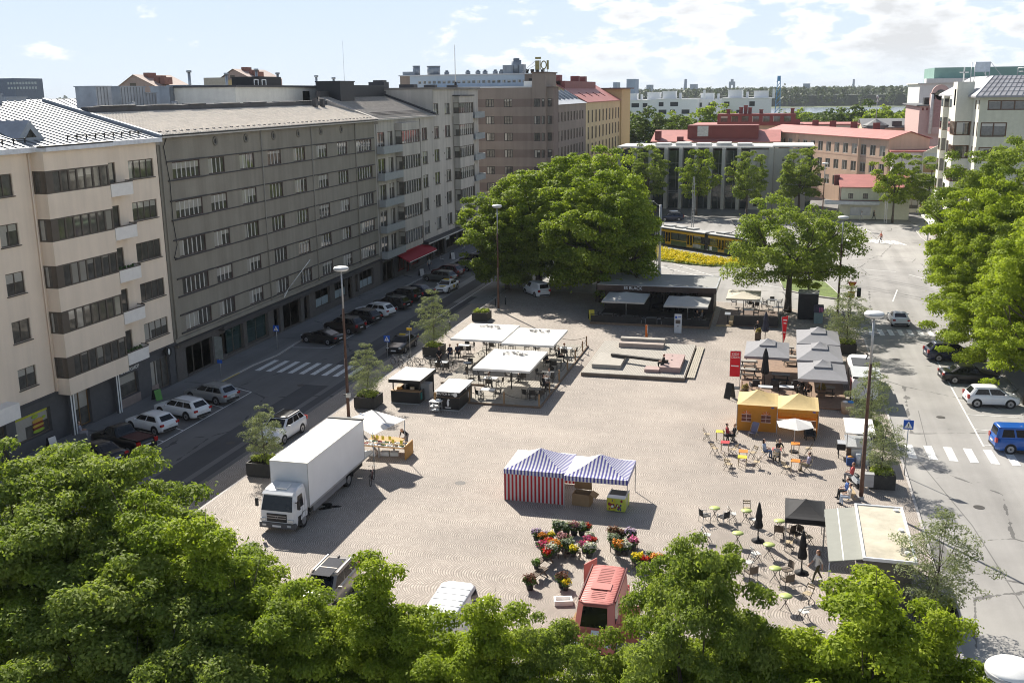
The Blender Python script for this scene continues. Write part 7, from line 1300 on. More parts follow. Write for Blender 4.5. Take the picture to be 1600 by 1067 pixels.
# ---- kiosks
BK=mat('black_kiosk_board',(.014,.014,.015),.5,var=.2,scale=2); WT=mat('white_roof_sheet',(.72,.71,.68),.6,var=.05,fine=.05)
def spots(o,x0,y0,x1,y1,z,n,seed):
    r=random.Random(seed); m=MB()
    for i in range(n): x,y=r.uniform(x0+.2,x1-.2),r.uniform(y0+.2,y1-.2); m.cyl((x,y,z),(x,y,z+.015),r.uniform(.025,.05),n=7)
    obj('roof_rivets',m,BLACK,o)
o=thing('serving_kiosk','black serving kiosk with a white flat roof and a glass counter','kiosk',(-28.8,77.,0),0); x0,x1,y0,y1=-1.3,1.15,-1.85,1.8
m=MB().box(x0,y0,.08,x1,y0+.08,1.05).box(x0,y0+.08,.08,x0+.08,y1,1.05).box(x1-.08,y0+.08,.08,x1,y0+1.2,1.05).box(x0,y1-.08,.08,x1,y1,2.0); obj('counter',m,BK,o); obj('plinth',MB().box(x0-.03,y0-.03,0,x1+.03,y1,.08),STEEL,o); obj('counter_top',MB().box(x0-.03,y0-.05,1.05,x1+.05,y0+.5,1.1).box(x0-.03,y0+.5,1.05,x0+.45,y1-.1,1.1),mat('counter_wood',(.33,.2,.1),.6),o)
rf=obj('roof',MB().box(x0-.1,y0-.12,2.02,x1+.12,y1+.12,2.06),WT,o); obj('roof_fascia',MB().box(x0-.13,y0-.15,1.78,x1+.15,y0-.12,2.05).box(x0-.13,y1+.12,1.78,x1+.15,y1+.15,2.05).box(x0-.13,y0-.12,1.78,x0-.1,y1+.12,2.05).box(x1+.12,y0-.12,1.78,x1+.15,y1+.12,2.05),BK,rf); spots(rf,x0,y0,x1,y1,2.06,7,2)
for x,y in ((x0+.1,y0+.3),(x1-.1,y0+.3),(x1-.1,y1-.3)): obj('roof_post',MB().box(x-.04,y-.04,1.05,x+.04,y+.04,2.02),BLACKM,o)
obj('tap_tower',MB().cyl((-.3,-1.2,1.1),(-.3,-1.2,1.6),.06,n=10).beam((-.5,-1.2,1.55),(-.1,-1.2,1.55),.08),STEEL,o); obj('grey_fridge',MB().box(.75,-.4,.05,1.5,.45,1.35),mat('grey_cabinet',(.36,.36,.36),.5),o); obj('clutter',MB().box(-.9,-1.5,1.1,-.5,-1.3,1.25,0).box(.2,-1.4,1.1,.5,-1.2,1.3,1).box(.6,-.2,1.35,.8,0,1.6,2).box(-.2,-.2,.9,.5,.6,1.4,3),[mat('orange_box',(.55,.25,.05)),mat('paper_box',(.5,.42,.3)),mat('amber_bottle',(.3,.12,.02),.3),TRIM],o); obj('teal_poster',MB().box(1.155,-1.6,.35,1.17,-1.2,.9),mat('teal',(.03,.25,.22)),o)
o=thing('closed_kiosk','closed low black kiosk with white lettering and a bird emblem','kiosk',(-24.9,76.0,0),0); x0,x1,y0,y1=-.95,.92,-1.85,1.7
obj('body',MB().box(x0,y0,.1,x1,y1,1.08),BK,o); obj('plinth',MB().box(x0-.03,y0-.03,0,x1+.03,y1,.1),STEEL,o); rl_=obj('ledge',MB().box(x0-.06,y0-.06,1.08,x1+.06,y1,1.14),DARKWOOD,o); obj('upper_wall',MB().box(x0+.03,y0+.03,1.14,x1-.03,y1,1.55),BK,o)
rf=obj('roof',MB().box(x0-.1,y0-.12,1.55,x1+.1,y1+.1,1.6),WT,o); spots(rf,x0,y0,x1,y1,1.6,14,5); obj('sign_lettering',text_mb('DUTCH BITES',.24,.01).move(Matrix.Translation((-.15,y0+.01,1.36))@Matrix.Rotation(PI/2,4,'X')),WHITE,o); obj('round_badge',MB().cyl((.62,y0+.01,1.34),(.62,y0-.02,1.34),.17,n=16),WHITE,o)
em=MB().ell((0,y0-.012,.62),(.1,.012,.26),8,6).ell((.05,y0-.014,.9),(.09,.012,.08),8,5); em.add([(-.28,y0-.015,.3),(.28,y0-.015,.3),(.2,y0-.015,.22),(-.2,y0-.015,.22)],[(0,3,2,1)]); obj('bird_emblem',em,WHITE,o); obj('side_emblem',MB().ell((x1+.012,.6,.7),(.012,.1,.28),8,6).ell((x1+.012,.1,1.34),(.012,.16,.12),8,6),WHITE,o); obj('side_emblem',MB().box(x1-.029,.6,1.28,x1-.02,1.4,1.42),WHITE,o)
p=g(679,645); o=thing('serving_trolley','white two-shelf trolley before the closed black kiosk','trolley',(p.x,p.y+.35,0),rad(-6)); tm=MB()
for x in (-.4,.4):
    for y in (-.28,.28): tm.box(x-.02,y-.02,0,x+.02,y+.02,.85)
obj('frame',tm,STEEL,o); obj('top_shelf',MB().box(-.46,-.33,.85,.46,.33,.89),WHITE,o); obj('shelf',MB().box(-.44,-.3,.45,.44,.3,.48),STEEL,o); obj('shelf',MB().box(-.44,-.3,.12,.44,.3,.15),STEEL,o); obj('wooden_stand',MB().box(-.3,.3,.89,-.12,.42,1.45),mat('crate_wood',(.28,.17,.07)),o); obj('crockery',MB().cyl((.1,0,.15),(.1,0,.28),.1,n=8).cyl((-.2,0,.48),(-.2,0,.58),.1,n=8).box(0,.1,.89,.3,.3,1.0),[WHITE],o)
# ---- timber terrace with rope posts
TD=mat('grey_terrace_boards',(.30,.275,.235),.8,var=.16,scale=3,bump=.3,bscale=20)
o=thing('timber_terrace','low grey timber terrace with rope-hung posts','terrace',(-21,80,0),0); dm=MB(); bo=MB(); 
for i in range(42): x=-6.9+i*.237; x_,w_=x,.215; y0=(-3.6 if x>-2.9 else 1.6); y1=17.2; dm.box(x_,y0,.1,x_+w_,y1,.16)
obj('deck_boards',dm,TD,o); obj('deck_edge',MB().box(-2.95,-3.72,0,3.06,-3.62,.17).box(3.06,-3.72,0,3.14,17.3,.17).box(-7.0,1.5,0,-2.95,1.58,.14).box(-7.,17.2,0,3.06,17.28,.14),mat('edge_timber',(.2,.14,.095),.8,var=.2,scale=4),o)
ps=[(3.0,-3.6),(.1,-3.6),(-2.8,-3.6),(3.,.2),(3.,4.),(3.,7.6),(3.,11.2),(3.,14.8),(-.2,16.9),(3.,16.9),(-3.4,16.9),(-6.8,16.9)]
for x,y in ps: obj('post',MB().box(x-.055,y-.055,.1,x+.055,y+.055,1.15),mat('post_timber',(.3,.19,.1),.8,var=.2,scale=4),o)
def rope(a,b): return [(a[0]+(b[0]-a[0])*t,a[1]+(b[1]-a[1])*t,1.05-.45*4*t*(1-t)*.8) for t in [i/8 for i in range(9)]]
for a,b in zip((0,1,0,3,4,5,6,7,8,10),(1,2,3,4,5,6,7,9,9,11)): obj('rope',MB().tube(rope(ps[a],ps[b]),.022,5),mat('dark_rope',(.06,.05,.04),.9),o)
# ---- wooden platform with blocks
o=thing('wooden_platform','stepped square timber platform with wooden and pink stone blocks','platform',(-12,92.6,0),0); PT=mat('silvered_platform_boards',(.36,.335,.295),.8,var=.12,scale=3,bump=.25,bscale=20); bd=MB()
for i in range(62): x=-4.5+i*.145; bd.box(x,-6.05,.14,x+.128,6.2,.34)
obj('platform_boards',bd,PT,o); obj('platform_rim',MB().box(-4.55,-6.12,0,4.55,-6.06,.3).box(-4.56,-6.05,0,-4.51,6.2,.3).box(4.5,-6.05,0,4.55,6.2,.3).box(-4.5,6.2,0,4.5,6.26,.3),mat('rim_timber',(.16,.13,.1),.8,var=.2),o); sb=MB()
for i in range(4): sb.box(4.66+i*.17,-5.2,.02,4.81+i*.17,6.2,.16)
obj('side_step',sb,mat('yellow_grey_boards',(.36,.325,.26),.8,var=.15,scale=3),o)
PKS=mat('pink_stone',(.36,.255,.235),.75,var=.1,scale=3); 
obj('left_block',MB().box(-3.9,-4.4,.345,-1.3,-.2,.7),PT,o); obj('back_bench',MB().box(-2.7,3.7,.345,1.6,4.7,.78),mat('pinkish_timber',(.36,.30,.265),.8,var=.12,scale=3),o); obj('back_bench_top',MB().box(-2.7,4.71,.345,1.6,5.4,1.05),PT,o); obj('pink_block',MB().box(2.2,-4.6,.345,4.0,.3,.82),PKS,o); obj('pink_step',MB().box(.9,-4.9,.345,2.19,-3.7,.62),PKS,o)
obj('dark_beam',MB().beam((-2.6,-1.3,.86),(2.75,-3.1,.96),.35,.22),mat('dark_beam_timber',(.05,.045,.04),.8,var=.2),o); obj('beam_leg',MB().box(-2.5,-1.45,.7,-2.2,-1.1,.76),DARKWOOD,o)
for x,y in ((2.9,-.4),(3.0,-2.),(2.9,-3.6)): obj('block_bolt',MB().cyl((x,y,.82),(x,y,.85),.08,n=10),BLACK,o)
def upright(name,label,px,py,w,h,mats,cat='sign',d=.12,rz=0):
    p=g(px,py); o=thing(name,label,cat,(p.x,p.y,0),rz); obj('panel',MB().box(-w/2,-d/2,.05,w/2,d/2,h),mats[0],o); return o
o=upright('info_post','slim orange and white post behind the timber platform',1010,531,.2,1.55,[mat('orange_post',(.6,.14,.015),.5)],d=.5); obj('white_face',MB().box(.101,-.2,.7,.115,.2,1.5),WHITE,o)
o=upright('info_pillar','white information pillar in front of the black pavilion',1059,521,.75,2.05,[mat('pillar_white',(.6,.62,.64),.4)]); obj('picture_panel',MB().box(-.25,-.075,1.05,.25,-.062,1.45,0).box(-.3,-.075,1.6,-.1,-.062,1.85,1).box(0,-.075,1.75,.3,-.062,1.82,1).box(-.08,-.075,.75,.08,-.062,.82,0),[mat('picture_dark',(.1,.08,.07),.5,var=.5,scale=9),BLUE],o)
# ---- black pavilion bar
o=thing('bar_pavilion','black flat-roofed bar pavilion with a dark terrace and glass front','pavilion',(-11,116.5,0),0); x0,x1=-8.2,4.1
obj('wall',MB().box(x0,-1.7,0,x0+5.,3.3,3.25).box(x0+5.,2.6,0,x1,3.3,3.25).box(x1-.25,-1.7,0,x1,2.6,3.25).box(x1-1.8,-1.7,0,x1-.25,-1.5,3.25),mat('dark_pavilion_board',(.035,.027,.024),.6,var=.2,scale=3),o); obj('glass_front',MB().box(x0+5.,-1.55,.1,x1-1.8,-1.5,2.7),GLS,o); fm=MB()
for i in range(5): fm.box(x0+5.+i*1.68,-1.62,.1,x0+5.1+i*1.68,-1.56,2.7)
obj('glazing_bars',fm,BLACKM,o); rf=obj('roof',MB().box(x0-.5,-3.6,3.3,x1+.3,3.9,3.36),mat('roofing_felt',(.30,.30,.29),.85,var=.12,scale=1.2),o); obj('roof_fascia',MB().box(x0-.55,-3.75,2.75,x1+.35,-3.6,3.36),mat('dark_brown_fascia',(.06,.038,.03),.6,var=.2,scale=3),rf); obj('roof_edge',MB().box(x0-.56,-3.78,3.36,x1+.38,-3.55,3.42).box(x1+.3,-3.6,2.9,x1+.42,3.95,3.42).box(x0-.5,3.85,3.36,x1+.3,3.95,3.42),STEEL,rf)
obj('sign_lettering',text_mb('ES BLACK',.48,.03).move(Matrix.Translation((-4.7,-3.8,3.08))@Matrix.Rotation(PI/2,4,'X')),WHITE,o)
DK=mat('black_deck_boards',(.03,.025,.022),.7,var=.2,scale=3); dk=MB()
for i in range(33): dk.box(-8.2,-9.0+i*.22,.1,4.1,-8.81+i*.22,.2)
obj('terrace_boards',dk,DK,o); obj('terrace_edge',MB().box(-8.6,-9.12,0,4.1,-9.02,.24).box(4.1,-9.1,0,4.2,-1.8,.24),mat('edge_timber',(.2,.14,.095)),o); rb_=MB()
for x in [-8.5+i*1.8 for i in range(8)]: rb_.box(x-.03,-9.0,.2,x+.03,-8.94,1.1)
rb_.box(-8.5,-9.0,1.05,4.1,-8.94,1.1).box(-8.5,-8.98,.25,4.1,-8.96,.95,1); obj('terrace_screen',rb_,[BLACKM,BLACK],o)
o=thing('side_terrace','dark side terrace with timber steps right of the black pavilion','terrace',(-4,113.5,0),0); dk=MB()
for i in range(34): dk.box(-2.2,-4.2+i*.24,.05,4.2,-4.0+i*.24,.14)
obj('terrace_boards',dk,mat('brown_deck_boards',(.15,.105,.08),.75,var=.2,scale=3),o); obj('timber_step',MB().box(-2.2,-4.6,.0,-.6,-4.25,.12).box(-.9,-4.2,.14,-.5,-1.,.5),mat('light_timber',(.4,.3,.17),.75,var=.15,scale=3),o); obj('dark_screen',MB().box(-.4,-4.2,.14,4.2,-4.1,1.2).box(4.1,-4.1,.14,4.2,3.9,1.1),BLACK,o); obj('menu_lectern',MB().obox((-1.1,-3.2,1.15),(.6,.4,.05),rx=.5,mi=1).beam((-1.1,-3.2,.14),(-1.1,-3.2,1.1),.06),[BLACKM,mat('menu_page',(.45,.47,.5))],o)
o=thing('black_storage_box','tall plain black storage box under the airy tree','storage box',(3.3,115.2,0),rad(-3)); obj('body',MB().box(-1.05,-1.,.05,1.05,1.,2.85),BLACK,o); obj('roof',MB().box(-1.1,-1.05,2.85,1.1,1.05,2.95),mat('roofing_felt',(.30,.30,.29)),o); obj('door',MB().box(-.45,-1.03,.08,.45,-1.002,2.4),BK,o)
o=thing('advert_column','grey cabinet with a dark pink-blue top beside the black box','cabinet',(4.35,112.9,0),0); obj('body',MB().box(-.45,-.5,0,.45,.5,1.2),mat('grey_green_cabinet',(.2,.27,.27),.5),o); obj('top_panel',MB().box(-.5,-.55,1.2,.5,.55,1.9),mat('dark_violet',(.04,.035,.07),.5),o); obj('pink_print',MB().box(.02,-.57,1.3,.12,-.555,1.8).box(.18,-.57,1.3,.28,-.555,1.8).box(.34,-.57,1.3,.44,-.555,1.8),mat('pink_print',(.45,.12,.25)),o)
# ---- red banners, boards
RB_=mat('red_banner',(.62,.02,.035),.7,var=.06,trans=.25)
p=g(1147,606); o=thing('red_flag','rectangular red banner flag with white lettering at the brown deck','flag',(p.x,p.y,0),0); obj('banner',MB().box(-.42,-.02,1.0,.42,.02,3.2),RB_,o); obj('pole',MB().cyl((.45,0,0),(.45,0,3.25),.025,n=6).cyl((-.42,0,3.22),(.45,0,3.22),.02,n=6),STEEL,o); obj('base',MB().box(-.1,-.4,0,.9,.4,.04),BLACKM,o); obj('lettering',text_mb('KIDE',.28,.004).move(Matrix.Translation((0,-.03,2.95))@Matrix.Rotation(PI/2,4,'X')),WHITE,o); obj('lettering',text_mb('CIDER',.26,.004).move(Matrix.Translation((0,-.03,2.68))@Matrix.Rotation(PI/2,4,'X')),WHITE,o); obj('white_stroke',MB().box(-.33,-.032,1.88,.3,-.024,1.98),WHITE,o)
p=g(1224,545); o=thing('red_flag','narrow red feather flag between the grey parasols','flag',(p.x,p.y,0),0); obj('banner',MB().add([(-.28,0,3.1),(.3,0,3.3),(.14,0,1.2),(-.02,0,.5),(-.28,.03,3.1),(.3,.03,3.3),(.14,.03,1.2),(-.02,.03,.5)],[(0,3,2,1),(4,5,6,7),(0,1,5,4),(1,2,6,5)]),RB_,o); obj('pole',MB().cyl((-.05,.02,0),(-.3,.02,3.15),.022,n=6),STEEL,o); obj('white_stroke',MB().box(-.15,-.02,2.8,.2,-.01,2.92).box(-.1,-.02,2.5,.16,-.01,2.6).box(-.1,-.02,1.6,.12,-.01,1.68),WHITE,o)
def aboard(label,px,py,m,rz=0,h=1.1):
    p=g(px,py); o=thing('sandwich_board',label,'sandwich board',(p.x,p.y,0),rz,'folding boards'); obj('front_panel',MB().obox((0,-.22,h/2),(.62,.03,h),rx=rad(-14)),m,o); obj('back_panel',MB().obox((0,.22,h/2),(.62,.03,h),rx=rad(14)),BLACK,o); return o
YB=mat('yellow_board',(.6,.5,.05),.6)
aboard('black folding chalkboard at the left end of the orange tent',1140,622,BLACK,rad(-35),1.3); aboard('yellow folding board in the tree shade by the black pavilion',924,499,YB,rad(20)); aboard('white folding board beside the timber step of the side terrace',1158,508,mat('white_board',(.62,.6,.58)),rad(10)); aboard('white folding board under the red awning on the left pavement',634,430,mat('white_board',(.62,.6,.58)),rad(50),1.0).location=(-47.9,132.6,0); aboard('green folding board by the tan shopfront entrance',205,620,mat('green_board',(.1,.28,.06),.6),rad(70),.9).location=(-49.6,71.8,0); aboard('white folding board before the bakery on the left pavement',695,404,mat('white_board',(.62,.6,.58)),rad(50),1.0).location=(-48.2,147.5,0); aboard('pale folding board at the burger picture window',48,693,mat('white_board',(.62,.6,.58)),rad(80),1.2).location=(-49.4,58.6,0)
# ---- brown deck below the grey parasols
o=thing('brown_deck','low brown timber deck under the grey parasols','terrace',(1.7,90,0),0); dk=MB(); 
for i in range(92): y=-9.1+i*.205; dk.box(-4.4,y,.04,4.0,y+.185,.1)
obj('deck_boards',dk,mat('brown_deck_planks',(.27,.18,.125),.75,var=.18,scale=3),o)
for x,y in ((-4.2,-8.8),(-4.2,-6),(-4.2,-1),(-4.2,4),(-4.2,8.5)): obj('edge_post',MB().box(x-.04,y-.04,.1,x+.04,y+.04,1.05),mat('post_timber',(.3,.19,.1)),o)
for px,py,lb in ((1163,622,'wooden flower tub at the left corner of the orange tent'),(1184,531,'small flower tub behind the lone grey parasol'),(1283,622,'wooden flower tub behind the orange tent under the nearest grey parasol')):
    p=g(px,py); o=thing('flower_tub',lb,'flower tub',(p.x,p.y,0.02),0,'flower tubs'); obj('tub',MB().box(-.3,-.3,0,.3,.3,.75),DARKWOOD,o); bushy('plant',[((0,0,.85),(.28,.28,.25)),((.1,.1,1.0),(.2,.2,.2))],260,.12,leafmat('tub_leaf',(.16,.17,.06),(.32,.24,.1)),5,o)
# ---- right edge: food van, serving cart, bin, kiosk trailer
o=thing('food_van','white food van with a raised dark hatch beside the grey parasols','van',(7.1,87.2,0),0); obj('body',MB().loft([[(-1.0,y,.4),(1.0,y,.4),(1.02,y,1.6),(.85,y,zt-.12),(.6,y,zt),(-.6,y,zt),(-.85,y,zt-.12),(-1.02,y,1.6)] for y,zt in ((-4.2,2.15),(2.9,2.2),(4.0,2.05),(4.5,1.3))],smooth=False),P_WHITE,o); rr_=obj('roof_hatch',MB().box(-.8,-.6,2.2,.9,2.0,2.25),mat('dark_roof_panel',(.05,.052,.055),.5),o); obj('satellite_arm',MB().tube([(.4,1.6,2.25),(.55,1.7,2.6),(.3,1.9,2.75)],.05,5),BLACKM,rr_); obj('grey_awning',MB().box(-1.0,-4.3,2.2,1.2,-.9,2.26).box(-1.0,-4.35,2.1,-.6,-4.3,2.25,1),[mat('grey_van_awning',(.42,.44,.45),.7,var=.08),BLACK],o); obj('side_hatch',MB().box(-1.06,-2.5,.9,-1.03,.8,1.9),BLACK,o)
for y in (-2.9,2.9):
    for s in (-1,1): w=obj('wheel',MB().cyl((s*.8,y,.34),(s*1.04,y,.34),.34,n=16),RUBBER,o); obj('rim',MB().cyl((s*1.03,y,.34),(s*1.05,y,.34),.2,n=12),RIM,w)
obj('picture_panel',MB().box(-1.075,-3.9,.7,-1.05,-2.7,1.8),mat('poster_print',(.3,.08,.1),.5,var=.6,scale=6),o)
o=thing('serving_cart','white-roofed serving cart with a grey grill on the right edge of the square','food cart',(5.75,70.3,0),0); obj('counter',MB().box(-.75,-1.2,.1,.85,-1.1,1.05).box(-.75,1.1,.1,.85,1.2,1.05).box(.75,-1.1,.1,.85,1.1,1.05).box(-.6,-1.24,.15,.7,-1.205,.9,1),[mat('light_cart_panel',(.42,.41,.38),.6),mat('pale_cart_panel',(.62,.6,.56),.6)],o); obj('worktop',MB().box(-.8,-1.25,1.05,.9,1.25,1.1),STEEL,o); obj('canopy',slab4((0.05,0),1.9,3.4,2.2,2.3,val=.08),CANVASW,o)
for x,y in ((-.75,-1.2),(.85,-1.2),(-.75,1.2),(.85,1.2)): obj('post',MB().box(x-.025,y-.025,1.1,x+.025,y+.025,2.2),STEEL,o)
obj('grill',MB().box(-1.35,-.7,.6,-.78,.3,1.0,0).box(-1.3,-.65,1.0,-.8,.2,1.04,1).beam((-1.2,-.6,0),(-1.2,-.6,.6),.05).beam((-1.2,.2,0),(-1.2,.2,.6),.05),[BLACK,mat('grill_lid',(.42,.43,.45),.4,.3)],o); obj('dark_door',MB().box(-.76,-1.27,.2,-.45,-1.245,1.0),DARKWOOD,o); obj('blue_crate',MB().box(-.75,-1.9,0,-.25,-1.45,.5),mat('blue_crate',(.03,.08,.25),.6),o); obj('orange_fruit',MB().ell((-.5,-1.68,.5),(.22,.18,.1),8,5),mat('orange_box',(.55,.25,.05)),o); obj('white_urns',MB().cyl((.0,-1.5,0),(.0,-1.5,.75),.18,n=12).cyl((.5,-1.5,0),(.5,-1.5,.75),.18,n=12),P_WHITE,o)
p=g(1324,646); o=thing('waste_bin','tan oval bin with blue and white bags behind the white cart','bin',(p.x,p.y+.2,0),0); obj('bin_body',MB().lathe([(.48,0),(.5,.4),(.52,.85)],n=18),mat('tan_bin',(.42,.34,.24),.7),o); obj('bags',MB().ell((.2,0,.88),(.25,.25,.12),8,5,0).ell((-.2,0,.88),(.22,.25,.1),8,5,1),[mat('blue_bag',(.05,.25,.6),.5),WHITE],o)
o=thing('kiosk_trailer','grey kiosk trailer with a stained flat roof and a grey awning','kiosk',(5.75,51.2,0),0); obj('wall',MB().box(-1.05,-3.3,.25,1.05,3.1,2.7),mat('olive_grey_panel',(.10,.095,.08),.6,var=.1),o); rf=obj('roof',MB().box(-1.1,-3.4,2.74,1.1,3.2,2.8),mat('stained_trailer_roof',(.47,.43,.34),.8,var=.25,scale=.8,fine=.12),o); obj('roof_frame',MB().box(-1.22,-3.5,2.7,-1.1,3.3,2.86).box(1.1,-3.5,2.7,1.22,3.3,2.86).box(-1.1,-3.5,2.7,1.1,-3.4,2.86).box(-1.1,3.2,2.7,1.1,3.3,2.86),P_WHITE,rf)
for i,y in enumerate((2.8,0.2,-2.5)): obj('roof_vent',MB().cyl((.85,y,2.8),(.85,y,2.9),.13,n=12),WHITE,rf)
aw=MB().add([(-1.22,-3.3,2.68),(-1.22,3.2,2.68),(-2.75,3.2,2.4),(-2.75,-3.3,2.4),(-1.22,-3.3,2.64),(-1.22,3.2,2.64),(-2.75,3.2,2.34),(-2.75,-3.3,2.34)],[(0,1,2,3),(7,6,5,4),(2,1,5,6),(0,3,7,4),(3,2,6,7)]); a=obj('awning',aw,mat('grey_awning',(.235,.24,.21),.75,var=.05),o); obj('awning_line',MB().add([(-2.1,-3.3,2.525),(-2.05,-3.3,2.534),(-2.05,3.2,2.534),(-2.1,3.2,2.525)],[(0,1,2,3)]),WHITE,a)
for y in (-3.2,3.1): obj('awning_post',MB().cyl((-2.7,y,0),(-2.7,y,2.36),.03,n=8),STEEL,o)
obj('door_panel',MB().box(-1.5,-3.35,2.0,-1.06,-3.3,2.5).box(-1.08,-2.6,.3,-1.055,2.4,1.9,1),[mat('mauve_panel',(.3,.25,.26),.6),BLACK],o); obj('steel_leg',MB().cyl((-1.25,-3.2,0),(-1.25,-3.2,2.),.09,n=10),STEEL,o); obj('wheel',MB().cyl((.9,0,.3),(1.06,0,.3),.3,n=14),RUBBER,o)
p=g(1357,771); tag(obj('post_box',MB().box(-.28,-.2,.35,.28,.2,1.15).cyl((0,0,0),(0,0,.35),.05,n=8).box(-.3,-.22,1.15,.3,.22,1.2),mat('grey_cabinet',(.36,.36,.36)),None,(p.x,p.y+.4,0)),'grey cabinet at the foot of the rusty lamp on the right','cabinet')
# ---- market stall behind the truck
o=thing('produce_stall','long wooden produce stall with a white awning behind the truck','market stall',(-25.9,63.3,0),0); CW=mat('stall_wood',(.42,.22,.06),.7,var=.15,scale=4)
obj('table_top',MB().box(-1.6,-.55,.78,1.7,.75,.83).box(-1.6,.76,.78,.9,1.6,.83),CW,o); obj('end_panel',MB().box(1.6,-.6,.02,1.68,.9,1.0),CW,o); obj('leg',MB().box(-.4,-.5,0,-.3,-.4,.78).box(.3,.6,0,.4,.7,.78),STEEL,o); aw=MB().add([(-2.5,-1.,2.75),(.6,-3.6,2.75),(1.7,-.4,2.9),(-1.4,1.1,2.9),(-.4,-1.,2.98)],[(0,1,4),(1,2,4),(2,3,4),(3,0,4)]); obj('awning',aw,CANVASW,o); obj('awning_seam',MB().beam((-1.9,.2,2.86),(1.15,-2.0,2.86),.09,.1),mat('blue_grey_seam',(.35,.4,.5),.8),o)
for x,y in ((1.6,-.4),(-1.3,1.0),(.5,-3.4)): obj('awning_post',MB().cyl((x,y,0),(x,y,2.85),.03,n=8),STEEL,o)
PR=[mat('berry_red',(.25,.02,.03),.6,var=.3,scale=20),mat('berry_blue',(.03,.03,.09),.6),mat('pea_green',(.08,.16,.02),.6,var=.3,scale=20),mat('punnet_white',(.6,.62,.62),.6),mat('potato_brown',(.2,.13,.07),.8)]
tr_=MB().box(-.22,-.16,0,.22,.16,.05).mesh('tray',WHITE); 
for i in range(14):
    x=-1.4+(i%7)*.45; y=(-.3 if i<7 else .3); k=[0,3,1,2,3,4,2,3,2,0,2,4,3,1][i]; q=thing('produce_tray',['tray of red berries','white punnets','tray of dark berries','tray of green peas'][k if k<4 else 0]+' on the produce stall, '+['first','second','third','fourth','fifth','sixth','seventh'][i%7]+' from the truck in the '+('front' if i<7 else 'back')+' row','tray',(-25.9+x,63.3+y,.832),0,'trays on the produce stall') if k<4 else thing('produce_tray','tray of brown potatoes on the produce stall, '+['first','second','third','fourth','fifth','sixth','seventh'][i%7]+' from the truck in the '+('front' if i<7 else 'back')+' row','tray',(-25.9+x,63.3+y,.832),0,'trays on the produce stall')
    link('tray',tr_,q); h=MB(); rr_=random.Random(i)
    for j in range(12): h.ell((rr_.uniform(-.17,.17),rr_.uniform(-.11,.11),.07),.05,6,4)
    obj('produce',h,PR[k],q)
for i,(x,y) in enumerate(((-1.2,.62),(-.85,.58),(-.4,.5),(.1,.55),(.55,.0),(1.2,-.1))): 
    q=thing('price_card','yellow price card on the produce stall, '+['first','second','third','fourth','fifth','sixth'][i]+' from the truck','price card',(-25.9+x,63.3+y,.832),rad(-8),'yellow price cards'); obj('card',MB().box(-.11,-.006,.13,.11,.006,.42),YB,q); obj('card_stick',MB().cyl((0,.012,0),(0,.012,.3),.008,n=5),STEEL,q)
for i,(x,y) in enumerate(((-1.0,-.1),(-.1,.1),(.55,.2))): 
    q=thing('white_crate','white plastic crate under the produce stall, '+['nearest the truck','in the middle','at the outer end'][i],'crate',(-25.9+x,63.3+y,0),.1*i,'crates under the stall'); obj('crate_base',MB().box(-.3,-.2,0,.3,.2,.03),WHITE,q); obj('crate_sides',MB().box(-.3,-.2,.03,.3,-.18,.28).box(-.3,.18,.03,.3,.2,.28).box(-.3,-.18,.03,-.28,.18,.28).box(.28,-.18,.03,.3,.18,.28),WHITE,q)
# cardboard box and ice-cream freezer in the striped tent
o=thing('cardboard_box','large open cardboard box inside the striped tent','box',(-10.95,57.9,0),rad(-6)); CB=mat('cardboard',(.30,.195,.105),.85,var=.1,scale=3); obj('sides',MB().box(-.55,-.4,0,.55,-.38,.75).box(-.55,.38,0,.55,.4,.75).box(-.55,-.38,0,-.53,.38,.75).box(.53,-.38,0,.55,.38,.75),CB,o); obj('bottom',MB().box(-.53,-.38,.0,.53,.38,.03),CB,o); obj('back_flap',MB().obox((-.1,.48,1.0),(1.1,.02,.52),rx=.12),CB,o); obj('side_flap',MB().obox((.75,0,.7),(.45,.75,.02),ry=.5),CB,o)
o=thing('ice_cream_freezer','yellow-green picture freezer with a white lid at the striped tent corner','freezer',(-8.75,57.5,0),rad(-4)); obj('body',MB().box(-.55,-.4,.05,.55,.9,.85),mat('lime_print',(.5,.55,.08),.5,var=.2,scale=4),o); fz=MB().box(-.5,-.415,.1,-.02,-.403,.8,0); rr_=random.Random(4)
for i in range(26): x,z=rr_.uniform(-.44,.44),rr_.uniform(.16,.74); fz.ell((x,-.418,z),(rr_.uniform(.03,.09),.006,rr_.uniform(.03,.1)),7,4,rr_.choice((1,1,2,2,3)))
obj('print',fz,[mat('yellow_print',(.6,.5,.04),.5),mat('red_print',(.25,.02,.03),.5),mat('blue_print',(.04,.04,.2),.5),mat('white_paint',(.8,.8,.78))],o); obj('lid',MB().box(-.55,-.42,.86,.55,.0,.92),P_WHITE,o); obj('open_chest',MB().box(-.5,.02,.86,.5,.88,.9,0).box(-.56,.0,.86,-.5,.92,.95,1).box(.5,0,.86,.56,.92,.95,1),[BLACK,STEEL],o)
